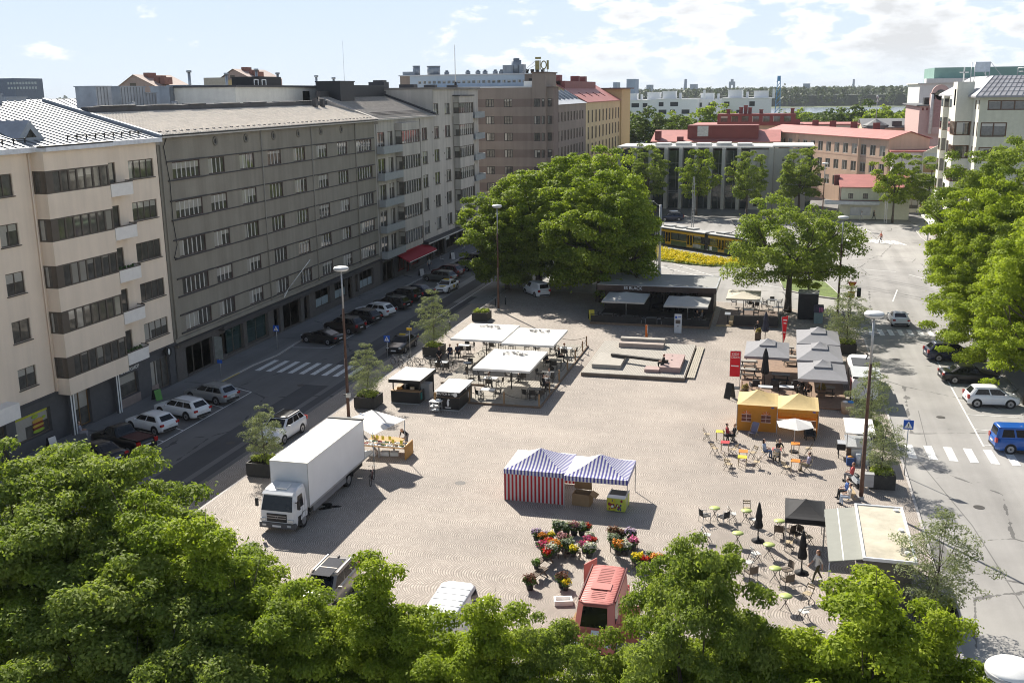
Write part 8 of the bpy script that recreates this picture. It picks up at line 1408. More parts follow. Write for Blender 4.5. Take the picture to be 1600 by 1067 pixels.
# bicycles
def bike(label,x,y,rz,m,lean=0.):
    o=thing('bicycle',label,'bicycle',(x,y,0),rz,'bicycles'); o.rotation_euler=(lean,0,rz)
    for yy in (-.52,.52): w=obj('wheel',MB().lathe([(.31,-.02),(.345,-.02),(.345,.02),(.31,.02)],n=20,ring=True).move(Matrix.Translation((0,yy,.345))@Matrix.Rotation(PI/2,4,'Y')),RUBBER,o); sp=MB(); [sp.beam((0,yy+.31*math.cos(a),.345+.31*math.sin(a)),(0,yy-.31*math.cos(a),.345-.31*math.sin(a)),.008) for a in [PI*i/6 for i in range(6)]]; obj('spokes',sp,STEEL,w)
    obj('frame',MB().tube([(0,.52,.345),(0,.4,.85),(0,.42,.98)],.02,6).tube([(0,.42,.78),(0,-.08,.3),(0,-.52,.345),(0,-.2,.75),(0,-.08,.3)],.02,6).tube([(0,-.2,.75),(0,.41,.8)],.02,6).tube([(0,-.2,.75),(0,-.23,.92)],.016,6),m,o); obj('saddle',MB().ell((0,-.25,.95),(.07,.14,.04),8,5),BLACK,o); obj('handlebar',MB().tube([(-.28,.32,1.0),(-.1,.43,1.02),(.1,.43,1.02),(.28,.32,1.0)],.014,5),STEEL,o); obj('luggage_rack',MB().box(-.07,-.75,.72,.07,-.3,.74),BLACKM,o); return o
bike('dark red bicycle leaning at the tail lift of the white truck',-24.9,58.3,rad(12),mat('dark_red_bike',(.1,.02,.02),.4),.06)
for i,(px,py,rz,lb) in enumerate(((620,572,62,'bicycle parked on the kerb by the crossing sign'),(634,572,70,'bicycle second from the crossing sign'),(645,570,80,'bicycle beside the planter with the dense tree'),(668,572,95,'bicycle behind the serving kiosk roof'),(760,560,80,'bicycle standing at the pole of the far left canopy'))):
    p=g(px,py); bike(lb,p.x,p.y,rad(rz),[mat('grey_bike',(.2,.2,.2),.4),mat('white_bike',(.5,.5,.5),.4),BLACKM][i%3],.05)
# ------------------------------------------------------------------ chairs and tables
LW=mat('pale_slat_wood',(.46,.37,.24),.7,var=.12,scale=6); DKF=mat('dark_chair_frame',(.05,.045,.04),.5,.3,var=.2); RAT=mat('charcoal_rattan',(.035,.035,.037),.8,var=.25,scale=12); ALU=mat('aluminium',(.5,.5,.5),.4,.6,var=.1); LIME=mat('lime_table_paint',(.36,.43,.13),.5,var=.08); BRW=mat('brown_wicker',(.13,.1,.075),.8,var=.25,scale=12)
def P_(n,mb,m): return (n,mb.mesh(n,m if isinstance(m,list) else [m]))
def legs4(w,d,h,r,sl=.0): return [P_('leg',MB().cyl((x*(w+sl),y*(d+sl),0),(x*w,y*d,h),r,n=6),DKF) for x in (-1,1) for y in (-1,1)]
def folding(m,fr):
    sl=MB(); [sl.box(-.2,-.2+i*.085,.44,.2,-.13+i*.085,.46) for i in range(5)]
    bk=MB().obox((0,-.27,.80),(.4,.02,.09),rx=.15).obox((0,-.255,.66),(.4,.02,.07),rx=.15); f1=MB(); [f1.beam((s*.21,.25,0),(s*.21,-.28,.86),.025) for s in (-1,1)]; f2=MB(); [f2.beam((s*.185,-.28,0),(s*.185,.2,.45),.025) for s in (-1,1)]
    return [P_('seat',sl,m),P_('backrest',bk,m),P_('front_frame',f1,fr),P_('rear_frame',f2,fr)]
def armchair(m,fr,slim=False):
    ar=MB(); 
    for s in (-1,1): ar.tube([(s*.27,.22,.0),(s*.27,.22,.64),(s*.27,-.2,.66)],.018,6)
    ar.beam((-.27,-.2,.66),(.27,-.2,.66),.02)
    bk=MB().loft([[(x,-.24-.1*(z-.45)-.06*(1-(x/.25)**2),z) for x in (-.25,-.12,0,.12,.25)] for z in (.46,.66,.86)],closed=False,caps=False).loft([[(x,-.26-.1*(z-.45)-.06*(1-(x/.25)**2),z) for x in (.25,.12,0,-.12,-.25)] for z in (.46,.66,.86)],closed=False,caps=False)
    return [P_('seat',MB().box(-.25,-.24,.41,.25,.24,.46),m),P_('backrest',bk,m),P_('arm_frame',ar,fr)]+[P_('leg',MB().cyl((s*.25,-.26,0),(s*.25,-.22,.42),.018,n=6),fr) for s in (-1,1)]
def lounge(m,fr): return [P_('seat',MB().box(-.3,-.28,.3,.3,.3,.42),m),P_('backrest',MB().obox((0,-.33,.65),(.6,.09,.55),rx=.15),m),P_('armrest',MB().box(-.38,-.3,.3,-.31,.3,.62),m),P_('armrest',MB().box(.31,-.3,.3,.38,.3,.62),m)]+[P_('leg',MB().box(x-.03,y-.03,0,x+.03,y+.03,.3),fr) for x in (-.3,.3) for y in (-.25,.25)]
CH={'fold':folding(LW,DKF),'foldw':folding(mat('white_slat',(.6,.6,.57),.6),DKF),'dark':armchair(DKF,DKF),'rattan':armchair(BRW,DKF),'alu':armchair(RAT,ALU),'lounge':lounge(RAT,BLACKM),'deck':[P_('seat',MB().obox((0,.1,.3),(.5,.6,.03),rx=.25),mat('grey_violet_cloth',(.2,.19,.27),.8)),P_('backrest',MB().obox((0,-.28,.65),(.5,.03,.75),rx=.45),mat('grey_violet_cloth',(.2,.19,.27))),P_('frame',MB().beam((-.27,.4,0),(-.27,-.4,.9),.03).beam((.27,.4,0),(.27,-.4,.9),.03).beam((-.27,-.4,0),(-.27,.2,.4),.03).beam((.27,-.4,0),(.27,.2,.4),.03),LW)]}
def inst(parts,name,label,cat,loc,rz,group):
    o=thing(name,label,cat,loc,rz,group)
    for n,me in parts: link(n,me,o)
    return o
def rtable(m,r=.32,h=.72): return [P_('table_top',MB().lathe([(r-.02,h-.02),(r,h-.015),(r,h),(.01,h+.004)],n=20),m),P_('table_leg',MB().beam((-.25,-.18,0),(.22,.15,h-.02),.025).beam((.25,-.18,0),(-.22,.15,h-.02),.025).beam((0,.28,0),(0,-.1,h-.02),.025),DKF)]
def qtable(m,w=.7,d=.7,h=.73,lm=None): return [P_('table_top',MB().box(-w/2,-d/2,h-.03,w/2,d/2,h),m)]+[P_('leg',MB().box(x*(w/2-.05)-.02,y*(d/2-.05)-.02,0,x*(w/2-.05)+.02,y*(d/2-.05)+.02,h-.03),lm or DKF) for x in (-1,1) for y in (-1,1)]
WTOP=mat('pale_table_top',(.5,.52,.54),.4,var=.08); TB={'lime':rtable(LIME),'round':rtable(WTOP,.4),'rect':qtable(WTOP,1.15,.7),'yellow':qtable(mat('yellow_table',(.62,.5,.02),.45),.6,.6,.72,LW),'redt':qtable(mat('red_table',(.5,.04,.04),.45),.6,.6,.72,LW),'oranget':qtable(mat('orange_table',(.62,.2,.012),.45),.6,.6,.72,LW),'dark':qtable(mat('dark_table_top',(.1,.1,.1),.4),1.1,.7),
 'picnic':[P_('table_top',MB().box(-.75,-.35,.7,.75,.35,.75),mat('grey_slat_table',(.3,.28,.25),.7,var=.15)),P_('bench_seat',MB().box(-.75,-.85,.4,.75,-.55,.45),BLACK),P_('bench_seat',MB().box(-.75,.55,.4,.75,.85,.45),BLACK),P_('trestle',MB().beam((-.55,-.8,0),(-.55,.3,.7),.07).beam((-.55,.8,0),(-.55,-.3,.7),.07).beam((-.55,-.75,.38),(-.55,.75,.38),.05),BLACK),P_('trestle',MB().beam((.55,-.8,0),(.55,.3,.7),.07).beam((.55,.8,0),(.55,-.3,.7),.07).beam((.55,-.75,.38),(.55,.75,.38),.05),BLACK)]}
DIRN={0:'its right',45:'its far right',90:'its far side',135:'its far left',180:'its left',225:'its near left',270:'its near side',315:'its near right'}
def setup(tk,desc,short,px,py,chairs,group,z=0,h=.73,rz=0):
    """a table with its chairs; chairs = [(kind, direction in degrees, distance)]"""
    p=g(px,py,z+h); inst(TB[tk],'table',desc,'table',(p.x,p.y,z),rz,'tables '+group)
    for kd,a,d in chairs:
        x,y=p.x+d*math.cos(rad(a)),p.y+d*math.sin(rad(a)); w={'fold':'slatted folding chair','foldw':'pale folding chair','dark':'dark metal chair','rattan':'brown wicker chair','alu':'charcoal armchair','lounge':'charcoal lounge chair'}[kd]
        inst(CH[kd],'chair','%s at the %s, on %s'%(w,short,DIRN[a]),'chair',(x,y,z),rad(a+90+random.uniform(-14,14)),'chairs '+group)
B=[(1117,793,[('alu',225,.75),('alu',315,.75)],'lime round table with a dark vase, at the upper left','upper-left lime table'),(1166.5,797,[('foldw',180,.8),('foldw',315,.85),('fold',90,1.0)],'lime round table left of the folded parasol','lime table left of the folded parasol'),(1153,832,[('foldw',180,1.7)],'lime round table standing alone below the upper two','lone lime table'),(1218,813,[('rattan',270,.7),('rattan',315,.8)],'lime round table at the black gazebo leg','lime table at the gazebo'),(1202,850,[('foldw',225,.95)],'lime round table right of the parasol base','lime table right of the parasol base'),(1155,874.5,[('foldw',45,.7),('rattan',315,.9)],'lime round table with a wicker chair before it','lime table nearest the left foreground tree'),(1211.5,887,[('rattan',45,.8),('rattan',315,.85)],'lime round table between two wicker chairs','lime table between two wicker chairs'),(1228,930,[('fold',45,1.5),('foldw',315,1.2)],'lime round table with striped flowers at the front','frontmost lime table')]
for px,py,ch,d,s in B: setup('lime',d,s,px,py,ch,'of the lime bistro set')
for px,py,lb in ((1232,858,'slatted folding chair under the front edge of the black gazebo'),(1244,845,'wicker chair inside the black gazebo on the left'),(1262,850,'slatted folding chair inside the black gazebo on the right'),(1297,925,'slatted folding chair near the right foreground tree top'),(1275,815,'slatted folding chair at the back of the black gazebo')): p=g(px,py); inst(CH['rattan' if 'wicker' in lb else 'fold'],'chair',lb,'chair',(p.x,p.y,0),random.uniform(0,6),'chairs by the gazebo')
OT='of the coloured café set'
setup('yellow','yellow square café table left of the orange tent','leftmost yellow table',1125.4,673.5,[('fold',180,.95),('fold',0,.95)],OT); setup('redt','red square café table left of the orange tent','red table left of the orange tent',1133,690,[('fold',225,.95),('fold',315,.85)],OT); setup('oranget','orange square café table touching a yellow one','orange half of the table pair',1161.4,704,[('fold',45,.9)],OT); setup('yellow','yellow square café table touching an orange one','yellow half of the table pair',1160,713,[('fold',180,.95),('fold',0,.95),('fold',225,1.2)],OT); setup('redt','red café table with a seated couple','red table of the seated couple',1214,701,[('fold',180,.8),('fold',270,.8)],OT); setup('oranget','orange café table under the white parasol','orange table under the white parasol',1243,692.5,[('fold',180,1.),('fold',0,.9)],OT); setup('oranget','orange-red café table with a person in lilac','orange-red table at the lower right',1243,719,[('fold',0,.8),('fold',225,.8)],OT)
p=g(1177,682); inst(CH['deck'],'deck_chair','grey-violet deck chair against the orange tent wall','deck chair',(p.x,p.y,0),rad(160),None); p=g(1265,688); inst(CH['lounge'],'chair','dark padded chair inside the orange tent opening','chair',(p.x,p.y+.2,0),rad(190),None)
TT='on the timber terrace'; Z=.16
for k,px,py,ch,d,s in (('round',747,577,[0,180,225],'round white table on the terrace behind the closed kiosk','round white terrace table'),('rect',767,590,[180,0,270],'pale table with a white-shirted guest on the terrace','table of the white-shirted guest'),('rect',762.5,608,[180,0,225],'pale table at the near left corner of the terrace','near-left corner terrace table'),('rect',808,581,[180,315],'pale table under the nearest white canopy','table under the nearest canopy'),('dark',835,607,[45,225,270,315],'dark table at the near right corner of the terrace','near-right corner terrace table'),('rect',884,543.5,[180,270,0],'pale table at the far right terrace post','far-right terrace table'),('rect',851,540,[180,0],'pale table under the right edge of the far right canopy','table under the far right canopy edge'),('rect',812,536,[180,0],'pale table between the two far canopies','table between the far canopies'),('rect',772,534,[180,0,270],'pale table under the far left canopy','table under the far left canopy'),('dark',857,580,[90,180],'dark table at the right rope of the terrace','table at the right rope'),('rect',725,539,[90,45,270,315],'long pale table left of the far left canopy pole','long table left of the canopy pole'),('rect',690,565,[180,0,315,270],'long pale table behind the serving kiosk','long table behind the serving kiosk'),('round',730,566,[0,90],'small round table between the kiosks and the canopy','small round table behind the kiosks'),('dark',868,562,[180,270],'dark table in the shade at the terrace middle right','shaded middle-right terrace table'),('rect',796,560,[90,0],'pale table at the back of the nearest canopy','table behind the nearest canopy')):
    setup(k,d,s,px,py,[('dark',a,.62 if a in (90,270) else .8) for a in ch],TT,Z)
GT='on the brown deck'
for px,py,d in ((1170,563,'far left'),(1169,576,'near left'),(1220,584,'middle'),(1236,556,'back middle'),(1228,541,'rear right'),(1290,604,'front right')): p=g(px,py,.85); inst(TB['picnic'],'picnic_table','dark picnic table on the brown deck, %s one'%d,'picnic table',(p.x,p.y,.1),rad(-3),'picnic tables '+GT)
for px,py,d,a in ((1179,603,'left of the three lounge chairs behind the orange tent',200),(1212,603,'middle of the three lounge chairs behind the orange tent',165),(1244,603,'right of the three lounge chairs behind the orange tent',185)): p=g(px,py,.4); inst(CH['lounge'],'chair','charcoal lounge chair, '+d,'chair',(p.x,p.y,.1),rad(a-180),'lounge chairs '+GT)
for px,py,d in ((1196,606,'low pale table between the lounge chairs on the left'),(1229,606,'low pale table with drinks between the lounge chairs on the right')): p=g(px,py,.7); inst(TB['rect'],'table',d,'table',(p.x,p.y,.1),0,'tables '+GT)
BT='at the black pavilion'
for px,py,ch,d,s,z in ((950,490,[180,0],'dark table at the left end of the pavilion terrace','left pavilion table',.2),(980,493,[180,0],'dark table under the left pavilion parasol','table under the left pavilion parasol',.2),(1018,496,[180,0],'dark table between the pavilion parasols','table between the pavilion parasols',.2),(1052,497,[180,0],'dark table left of the information pillar','table left of the info pillar',.2),(1088,497,[180,0,90],'dark table with guests at the right end of the pavilion terrace','right pavilion table',.2),(1158,468,[180,0],'dark table under the left of the cream parasol','left table under the cream parasol',.14),(1183,471,[180,0,270],'dark table under the right of the cream parasol','right table under the cream parasol',.14),(1170,484,[180,0],'dark table in front of the cream parasol','table before the cream parasol',.14),(1207,468,[180,0,90],'dark table at the airy tree trunk','table at the airy tree trunk',.0),(1216,480,[180,0],'dark table in the shade right of the dark screen','table right of the dark screen',.0)):
    setup('dark',d,s,px,py,[('alu' if z==.2 else 'dark',a,.8) for a in ch],BT,z)
for px,py,lb in ((672,400,'white café chair at the bakery window on the left'),(703,392,'white café chair before the bakery door'),(688,409,'white café chair beside the folding board at the bakery'),(718,385,'white café chair under the bakery canopy at the far end')): p=g(px,py); inst(CH['foldw'],'chair',lb,'chair',(-48.9,p.y,0),random.uniform(0,6),'bakery chairs')
# wheel-less scooter and bench at the lamp
def bench(label,px,py,rz,m,L_=1.5):
    p=g(px,py); o=thing('bench',label,'bench',(p.x,p.y,0),rz); s=MB(); [s.box(-L_/2,-.22+i*.11,.42,L_/2,-.13+i*.11,.46) for i in range(4)]; obj('seat',s,m,o)
    for x in (-1,1): obj('leg',MB().beam((x*L_*.4,-.25,0),(x*L_*.4,.2,.42),.06).beam((x*L_*.4,.25,0),(x*L_*.4,-.2,.42),.06),m,o)
    return o
bench('dark slatted bench carrying red flowers left of the red van',850,883,rad(70),DARKWOOD,1.3); bench('dark slatted bench at the bottom of the flower stall',842,905,rad(70),DARKWOOD,1.2); bench('pale wooden bench with two seated people by the rusty lamp',1327,775,rad(100),mat('light_timber',(.4,.3,.17)),1.5)
p=g(1334,757); o=thing('scooter','white and grey scooter beside the rusty lamp on the right','scooter',(p.x,p.y,0),rad(15)); obj('body',MB().loft([[(x*w,y,z) for x,z in ((-1,.35),(1,.35),(.8,h),(-.8,h))] for y,w,h in ((-.8,.12,.6),(-.3,.18,.78),(.1,.15,.5),(.5,.16,.5),(.7,.12,.95))],smooth=False),mat('pale_scooter',(.5,.53,.55),.4),o); obj('seat',MB().ell((0,-.4,.8),(.16,.4,.06),10,5),BLACK,o); obj('handlebar',MB().beam((-.3,.6,1.05),(.3,.6,1.05),.04).beam((0,.7,.5),(0,.6,1.05),.05),BLACKM,o)
for y in (-.62,.72): obj('wheel',MB().cyl((-.06,y,.24),(.06,y,.24),.24,n=14),RUBBER,o)
# ---- potted flowers round the red van
POT=mat('black_plant_pot',(.03,.03,.03),.6); SG=leafmat('flower_stem_green',(.05,.1,.02),(.12,.19,.05),.3)
FC={'red':((.5,.01,.015),(.65,.06,.02)),'pink':((.55,.05,.2),(.65,.2,.4)),'magenta':((.5,.02,.12),(.6,.1,.25)),'orange':((.6,.16,.01),(.65,.3,.05)),'white':((.55,.55,.5),(.65,.65,.6)),'yellow':((.55,.42,.03),(.6,.55,.1)),'lilac':((.3,.2,.4),(.45,.35,.5)),'sage':((.22,.27,.2),(.35,.38,.3)),'heather':((.3,.12,.16),(.4,.2,.22)),'brown':((.13,.05,.04),(.2,.1,.06)),'green':((.1,.2,.03),(.2,.32,.06))}
FM={k:leafmat(k+'_petals',*v,.25) for k,v in FC.items()}
FL=[(871,826,.0,'sage','row'),(885,828,0,'sage','row'),(897,828,0,'heather','row'),(909,828,0,'sage','row'),(918,824,.1,'red','row'),(838,836,.1,'lilac',''),(847,840,.1,'orange',''),(852,835,.1,'lilac',''),(862,836,.15,'yellow',''),(857,848,.5,'red',''),(868,850,.3,'white',''),(850,858,.55,'magenta',''),(866,858,.5,'orange',''),(855,867,.5,'red',''),(862,863,.5,'white',''),(879,848,.1,'heather',''),(888,856,.1,'sage',''),(896,861,.2,'yellow',''),(838,880,.4,'green',''),(922,838,.5,'white',''),(918,844,.55,'pink',''),(926,846,.5,'red',''),(914,856,.45,'pink',''),(921,862,.4,'white',''),(959,836,.2,'brown',''),(971,837,.2,'brown',''),(958,846,.4,'sage',''),(985,838,.2,'lilac',''),(980,847,.4,'green',''),(989,851,.3,'pink',''),(967,858,.4,'orange',''),(977,858,.4,'white',''),(996,877,.2,'yellow',''),(1008,879,.2,'red',''),(1016,868,.2,'green',''),(878,908,0,'brown',''),(884,913,0,'yellow',''),(828,912,0,'brown',''),(1025,880,.2,'orange','')]
ORD=['first','second','third','fourth','fifth','sixth','seventh']; cnt={}
def pot(): return MB().cyl((0,0,0),(0,0,.24),.13,.17,n=12)
POTM=pot().mesh('pot',POT); PLC={}
for i,(px,py,z,k,_) in enumerate(FL):
    cnt[k]=cnt.get(k,0)+1; p=g(px,py,z+.3); o=thing('potted_plant','%s potted flowers at the red van stall, %s such pot from the back left'%(k,ORD[cnt[k]-1]),'potted plant',(p.x,p.y,z),i,'potted flowers'); o.scale=[random.uniform(.75,1.35)]*3; link('pot',POTM,o); k2=(k,i%2)
    if k2 not in PLC:
        cl=[((.14*math.cos(a),.14*math.sin(a),.42),(.17,.17,.15)) for a in (0,2.1,4.2)]+[((0,0,.36),(.26,.26,.14))]; PLC[k2]=(leaf_mesh('foliage',cl,240,.10,SG,i,upb=.5),leaf_mesh('blossoms',[((c[0],c[1],c[2]+.09),q) for c,q in cl],170 if k!='green' else 60,.095,FM[k],i+90,upb=.9,bottom=.1))
    link('foliage',PLC[k2][0],o); link('blossoms',PLC[k2][1],o)
for px,py,lb,sx,sy in ((921,852,'low plant stand carrying pink and white flowers beside the van door',.6,1.3),(975,853,'low plant stand with white and orange flowers behind the red van',1.5,.6),(1008,879,'low plant stand right of the red van',1.4,.5),(866,858,'plant stand under the red and orange flowers',.8,1.0),(895,863,'small trestle stand with yellow flowers left of the van door',.9,.4)):
    p=g(px,py,.3); inst(qtable(DARKWOOD,sx,sy,.4,DARKWOOD),'plant_stand',lb,'plant stand',(p.x,p.y,0),0,'plant stands')
p=g(880,942); o=thing('white_sink','white ceramic trough lying on the cobbles beside the red van','trough',(p.x,p.y,0),.3); obj('basin',MB().box(-.45,-.28,0,.45,-.2,.25).box(-.45,.2,0,.45,.28,.25).box(-.45,-.2,0,-.37,.2,.25).box(.37,-.2,0,.45,.2,.25).box(-.37,-.2,0,.37,.2,.08),WHITE,o)
# ------------------------------------------------------------------ people
SK=mat('skin',(.46,.28,.2),.6,var=.06)
def caps(pose):
    C=[]; add=lambda a,b,ra,rb,t: C.append((Vector(a),Vector(b),ra,rb,t))
    if pose in ('stand','walk','bend','lean'):
        st={'stand':(.05,-.03),'walk':(.30,-.32),'bend':(.08,-.08),'lean':(.1,-.05)}[pose]; hip=.92
        for s,dy in ((-1,st[0]),(1,st[1])):
            hp=(s*.09,0,hip); kn=(s*.10,dy*.55+.04,.49); an=(s*.10,dy,.09 if dy>-.2 else .16); add(hp,kn,.088,.06,2); add(kn,an,.058,.042,2); add((s*.10,dy-.03,.045),(s*.11,dy+.15,.035),.045,.035,3)
        if pose in('bend','lean'): q=.9 if pose=='bend' else .35; up=lambda y,z:(0,y+(z-hip)*math.sin(q),hip+(z-hip)*math.cos(q))
        else: up=lambda y,z:(0,y,z)
    else:
        hip=.52 if pose!='ground' else .5; up=lambda y,z:(0,y+(z-hip)*( -.12 if pose=='sit' else .28),z)
        for s in (-1,1):
            hp=(s*.09,0,hip); kn=(s*.12,.42,hip+.02); an=(s*.12,.46 if s>0 else .36,.09)
            if pose=='ground': kn=(s*.12,.42,hip); an=(s*.13,.75,.12)
            add(hp,kn,.092,.065,2); add(kn,an,.06,.042,2); add((an[0],an[1]-.03,.045),(an[0],an[1]+.15,.035),.045,.035,3)
    h0=hip; sh=h0+.5; hd=h0+.71
    add(up(0,h0),up(0,h0+.2),.125,.118,2 if 0 else 1); add(up(0,h0+.05),up(.0,h0+.2),.12,.115,1); add(up(0,h0+.2),up(0,sh-.06),.118,.128,1); a=Vector(up(0,sh-.02)); add(a+Vector((-.13,0,0)),a+Vector((.13,0,0)),.072,.072,1); add(a,Vector(up(.01,hd-.08)),.055,.05,0)
    hc=Vector(up(.025,hd+.02)); add(hc-Vector((0,0,.035)),hc+Vector((0,-.01,.045)),.082,.095,0); add(hc+Vector((0,.08,-.02)),hc+Vector((0,.108,-.03)),.02,.016,0); [add(hc+Vector((s*.093,0,-.01)),hc+Vector((s*.097,-.01,.02)),.018,.018,0) for s in (-1,1)]
    for s in (-1,1):
        S=a+Vector((s*.185,0,-.01)); 
        if pose=='stand': E=S+Vector((s*.05,-.03,-.29)); W=E+Vector((-s*.0,.08,-.24))
        elif pose=='walk': E=S+Vector((s*.05,s*.12,-.27)); W=E+Vector((0,s*.1+.1,-.2))
        elif pose=='bend': E=S+Vector((s*.03,.12,-.26)); W=E+Vector((-s*.05,.16,-.16))
        elif pose=='lean': E=S+Vector((s*.08,.14,-.22)); W=E+Vector((-s*.12,.2,.02))
        else: E=S+Vector((s*.05,.10,-.26)); W=E+Vector((-s*.08,.22,-.0 if pose=='lean_sit' else -.03))
        add(S,E,.055,.043,1); add(E,W,.042,.03,0); d=(W-E).normalized(); x=Vector((1,0,0)); x=(x-d*x.dot(d)).normalized(); add(W,W+d*.08,.034,.038,0)
        for k in range(4):
            f0=W+d*.085+x*(k-1.5)*.02; f1=f0+d*(.04,.048,.045,.035)[k]+Vector((0,0,-.008)); add(f0,f1,.0105,.01,0); add(f1,f1+d*.025+Vector((0,0,-.018)),.01,.009,0)
        add(W+d*.03-x*s*.03,W+d*.075-x*s*.058,.012,.0105,0)
    return C,hc
FIG={}
def figure(pose):
    if pose in FIG: return FIG[pose]
    C,hc=caps(pose); m=MB()
    for a,b,ra,rb,t in C:
        if (b-a).length>1e-4: m.cyl(a,b,ra,rb,10)
        m.ell(a,ra,10,6); m.ell(b,rb,10,6)
    me=m.mesh('body',[SK]); o=link('body',me); md=o.modifiers.new('r','REMESH'); md.mode='VOXEL'; md.voxel_size=.0125; md.use_smooth_shade=True
    dg=bpy.context.evaluated_depsgraph_get(); out=bpy.data.meshes.new_from_object(o.evaluated_get(dg)); bpy.data.objects.remove(o); out.name='body'
    n=len(out.polygons); ce=np.empty(3*n); out.polygons.foreach_get('center',ce); ce=ce.reshape(-1,3); best=np.full(n,9.); ix=np.zeros(n,int)
    for a,b,ra,rb,t in C:
        A=np.array(a); D=np.array(b)-A; L2=max(1e-9,D@D); tt=np.clip(((ce-A)@D)/L2,0,1); dist=np.linalg.norm(ce-A-tt[:,None]*D,axis=1)-(ra+(rb-ra)*tt); w=dist<best; best[w]=dist[w]; ix[w]=t
    out.materials.clear(); [out.materials.append(SK) for _ in range(4)]; out.polygons.foreach_set('material_index',ix.astype(np.int32)); out.polygons.foreach_set('use_smooth',np.ones(n,bool)); out.update()
    def hair(long):
        h=MB(); h.ell(hc+Vector((0,-.022,.038)),(.098,.1,.088),12,8)
        if long: h.ell(hc+Vector((0,-.075,-.08)),(.085,.05,.14),10,7)
        return h.mesh('hair',SK)
    FIG[pose]=(out,hair(False),hair(True),hc); return FIG[pose]
CLM={}
def cl(c):
    k='cloth_%02d_%02d_%02d'%tuple(int(x*99) for x in c); return mat(k,c,.85,var=.12,scale=6)
BLK,NAV,WHT,GRY,LGR,BLU,OLV,RDC,PNK,LIL,KHA,DEN=(.015,.015,.017),(.02,.025,.06),(.62,.62,.6),(.2,.2,.21),(.42,.42,.42),(.08,.16,.42),(.075,.07,.035),(.4,.02,.03),(.45,.05,.16),(.36,.33,.45),(.3,.25,.16),(.1,.15,.25)
HB,HBK,HBL,HR,HG=(.05,.03,.018),(.012,.01,.01),(.4,.28,.12),(.2,.07,.025),(.35,.34,.33)
def person(label,pose,x,y,z,rz,top,bot,shoe=BLK,hair=HB,long=False,s=1.):
    me,h1,h2,hc=figure(pose); o=thing('person',label,'person',(x,y,z),rz); o.scale=(s,s,s); b=link('body',me,o)
    for i,c in enumerate((None,top,bot,shoe)): setmat(b,i,SK if c is None else cl(c))
    h=link('hair',h2 if long else h1,b); setmat(h,0,cl(hair)); e=MB()
    for sx in (-.034,.034): e.ell(hc+Vector((sx,.088,.0)),(.012,.008,.008),6,4)
    obj('eyes',e,BLACK,b); obj('mouth',MB().ell(hc+Vector((0,.08,-.062)),(.022,.01,.006),6,4),mat('lips',(.3,.1,.09),.5),b); return o
def pp(label,pose,px,py,rzd,top,bot,z=0,h=0,**k): p=g(px,py,z+h); return person(label,pose,p.x,p.y,z,rad(rzd),top,bot,**k)
w=pp('woman walking in a white shirt and olive trousers with long red hair','walk',1276,909,118,WHT,OLV,shoe=WHT,hair=HR,long=True)
pp('man in black bending over the produce stall','bend',636,697,165,BLK,GRY); pp('man in black walking behind the lone grey parasol','walk',1183,528,170,BLK,BLK)
pp('person in a black top and olive trousers at the white small parasol','lean',1214,722,-150,BLK,OLV,shoe=WHT); pp('woman in a pink top standing at the blue van door','stand',1592,704,200,PNK,BLK,hair=HBL,long=True)
pp('person in an orange top walking over the far zebra crossing','walk',1376,379,120,(.55,.16,.1),NAV); pp('person in dark clothes standing at the far corner shop','stand',1452,390,160,BLK,GRY); pp('person in white by the small pale house','walk',1346,345,60,WHT,LGR); pp('person in black by the small pale house','walk',1365,343,250,BLK,BLK); pp('cyclist in grey standing at the junction lamp','stand',1328,362,90,GRY,BLK)
pp('person in a light jacket walking past the red awning','walk',658,430,10,LGR,NAV).location=(-48.3,137.2,0)
SEAT=.0
def sit(label,px,py,rzd,top,bot,z=0,pose='sit',**k): return pp(label,pose,px,py,rzd,top,bot,z=z,h=.55,**k)
sit('person in dark blue on the tub bench, left of the three','sit' and 690,556,200,NAV,NAV) if 0 else None
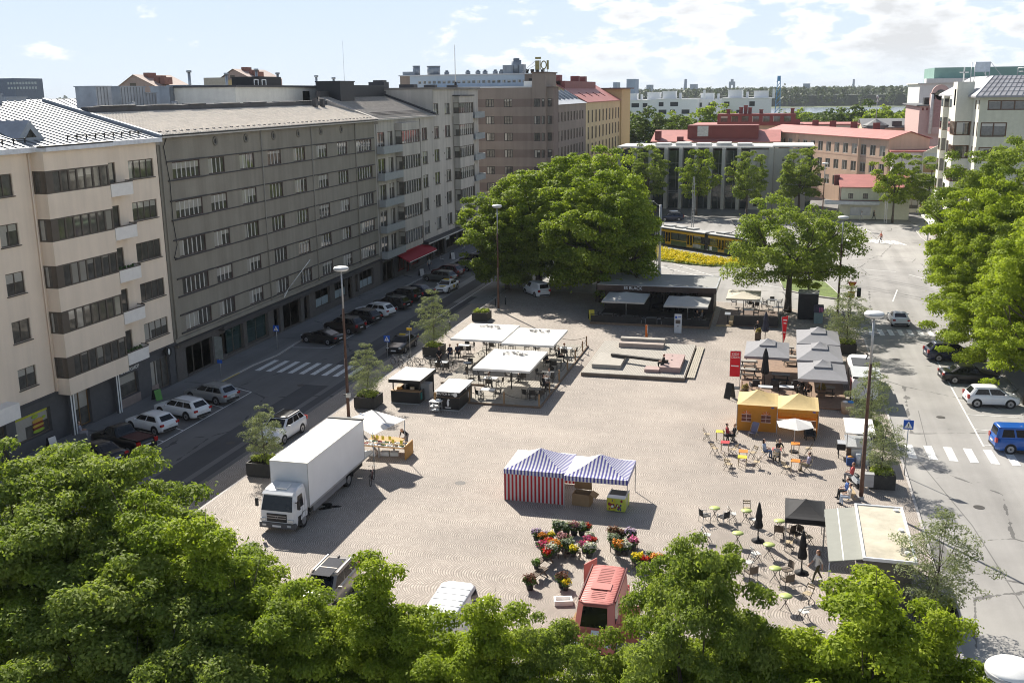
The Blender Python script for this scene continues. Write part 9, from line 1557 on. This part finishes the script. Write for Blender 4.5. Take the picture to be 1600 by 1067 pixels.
for lb,px,py,rz,t,b_,z in (('person in black sitting by the dense tree tub, left of three',686,556,200,BLK,BLK,.16),('person in navy sitting by the dense tree tub, middle of three',703,551,195,NAV,NAV,.16),('person in dark blue sitting by the dense tree tub, right of three',715,550,190,NAV,BLK,.16),('woman in a black top sitting behind the serving kiosk',679,574,160,BLK,LGR,.16),('guest in a white shirt at the pale terrace table',753,597,-80,WHT,BLK,.16),('guest in black under the nearest white canopy',816,582,60,BLK,BLK,.16),('guest in black at the near right terrace corner',850,600,-60,BLK,BLK,.16),('guest in light clothes at the near right terrace corner',857,590,140,LGR,WHT,.16),('guest in black at the edge of the nearest canopy',849,562,60,BLK,BLK,.16),('guest in a white shirt at the far right terrace table',887,548,170,WHT,NAV,.16),('guest in black with a backpack at the far right terrace table',874,556,-90,BLK,BLK,.16),('person sitting on the dark beam of the wooden platform',1036,567,80,BLK,BLK,.42),
  ('person in a black and white shirt in front of the yellow table',1146,684,-60,BLK,BLK,0),('person in red beside the leftmost yellow table',1137,678,-80,(.35,.04,.05),GRY,0),('woman in light blue at the red couple table',1201,704,-70,(.36,.45,.6),DEN,0),('man in a grey shirt seen from behind at the red couple table',1214,713,10,LGR,NAV,0),('person in lilac at the orange-red table',1260,727,70,LIL,KHA,0),('guest in black under the nearest grey parasol',1252,606,30,BLK,BLK,.1),('guest in brown under the nearest grey parasol',1262,609,150,(.12,.08,.06),BLK,.1),
  ('person in a red and white vest sitting by the serving cart',1331,741,70,(.5,.1,.1),GRY,0),('person in blue and black on the bench by the rusty lamp',1322,766,95,BLU,BLK,0),('person in pale jeans on the bench by the rusty lamp',1326,775,95,(.6,.55,.5),(.4,.46,.55),0),('guest in black at the right end of the pavilion terrace',1079,494,-70,BLK,BLK,.2),('guest in grey at the right end of the pavilion terrace',1096,496,80,GRY,BLK,.2),('guest in white with a red cap under the cream parasol',1188,475,70,WHT,NAV,.14),('guest in dark clothes under the cream parasol',1168,472,-80,BLK,BLK,.14),('person in patterned clothes sitting on the left pavement',101,684,-60,(.3,.3,.35),(.35,.33,.35),-.25)):
    sit(lb,px,py,rz,t,b_,z,hair=random.choice((HB,HBK,HBL,HR)),long='woman' in lb)
for o in [o for o in bpy.data.objects if o.get('label')=='person in patterned clothes sitting on the left pavement']: o.location=(-49.8,62.3,-.25)

bench('dark low bench by the dense tree tub on the terrace',702,556,rad(8),DARKWOOD,2.4).location.z=.1
# guests sit on their own chairs
CHS=[o for o in bpy.data.objects if o.get('category')=='chair']; used=set()
for o in [o for o in bpy.data.objects if o.name.startswith('person') and o.parent is None]:
    l=o['label']
    if o.children and o.children[0].data!=FIG['sit'][0] or any(k in l for k in ('bench','beam','pavement','vest')): continue
    c=min((c for c in CHS if c.name not in used),key=lambda c:(c.location-o.location).length)
    if (c.location-o.location).length<1.25: used.add(c.name); o.location=c.location; o.rotation_euler=c.rotation_euler
    else: inst(CH['dark'],'chair','dark chair under the '+' '.join(l.replace('person','guest').split()[:12]),'chair',o.location,o.rotation_euler.z,'chairs under guests')
# ------------------------------------------------------------------ summer haze over the far shore
def haze():
    o=obj('haze',MB().box(-5000,-60,-1.6,7500,7000,62),MATS['soil']); m=bpy.data.materials.new('haze_air'); m.use_nodes=True; t=m.node_tree; t.nodes.clear(); out=N(t,'ShaderNodeOutputMaterial'); v=N(t,'ShaderNodeVolumePrincipled'); L(t,v.outputs[0],out.inputs['Volume']); v.inputs['Color'].default_value=(.82,.88,.95,1); v.inputs['Density'].default_value=.00008
    o.data.materials.clear(); o.data.materials.append(m); o['kind']='stuff'; o['label']='thin summer haze'
haze()
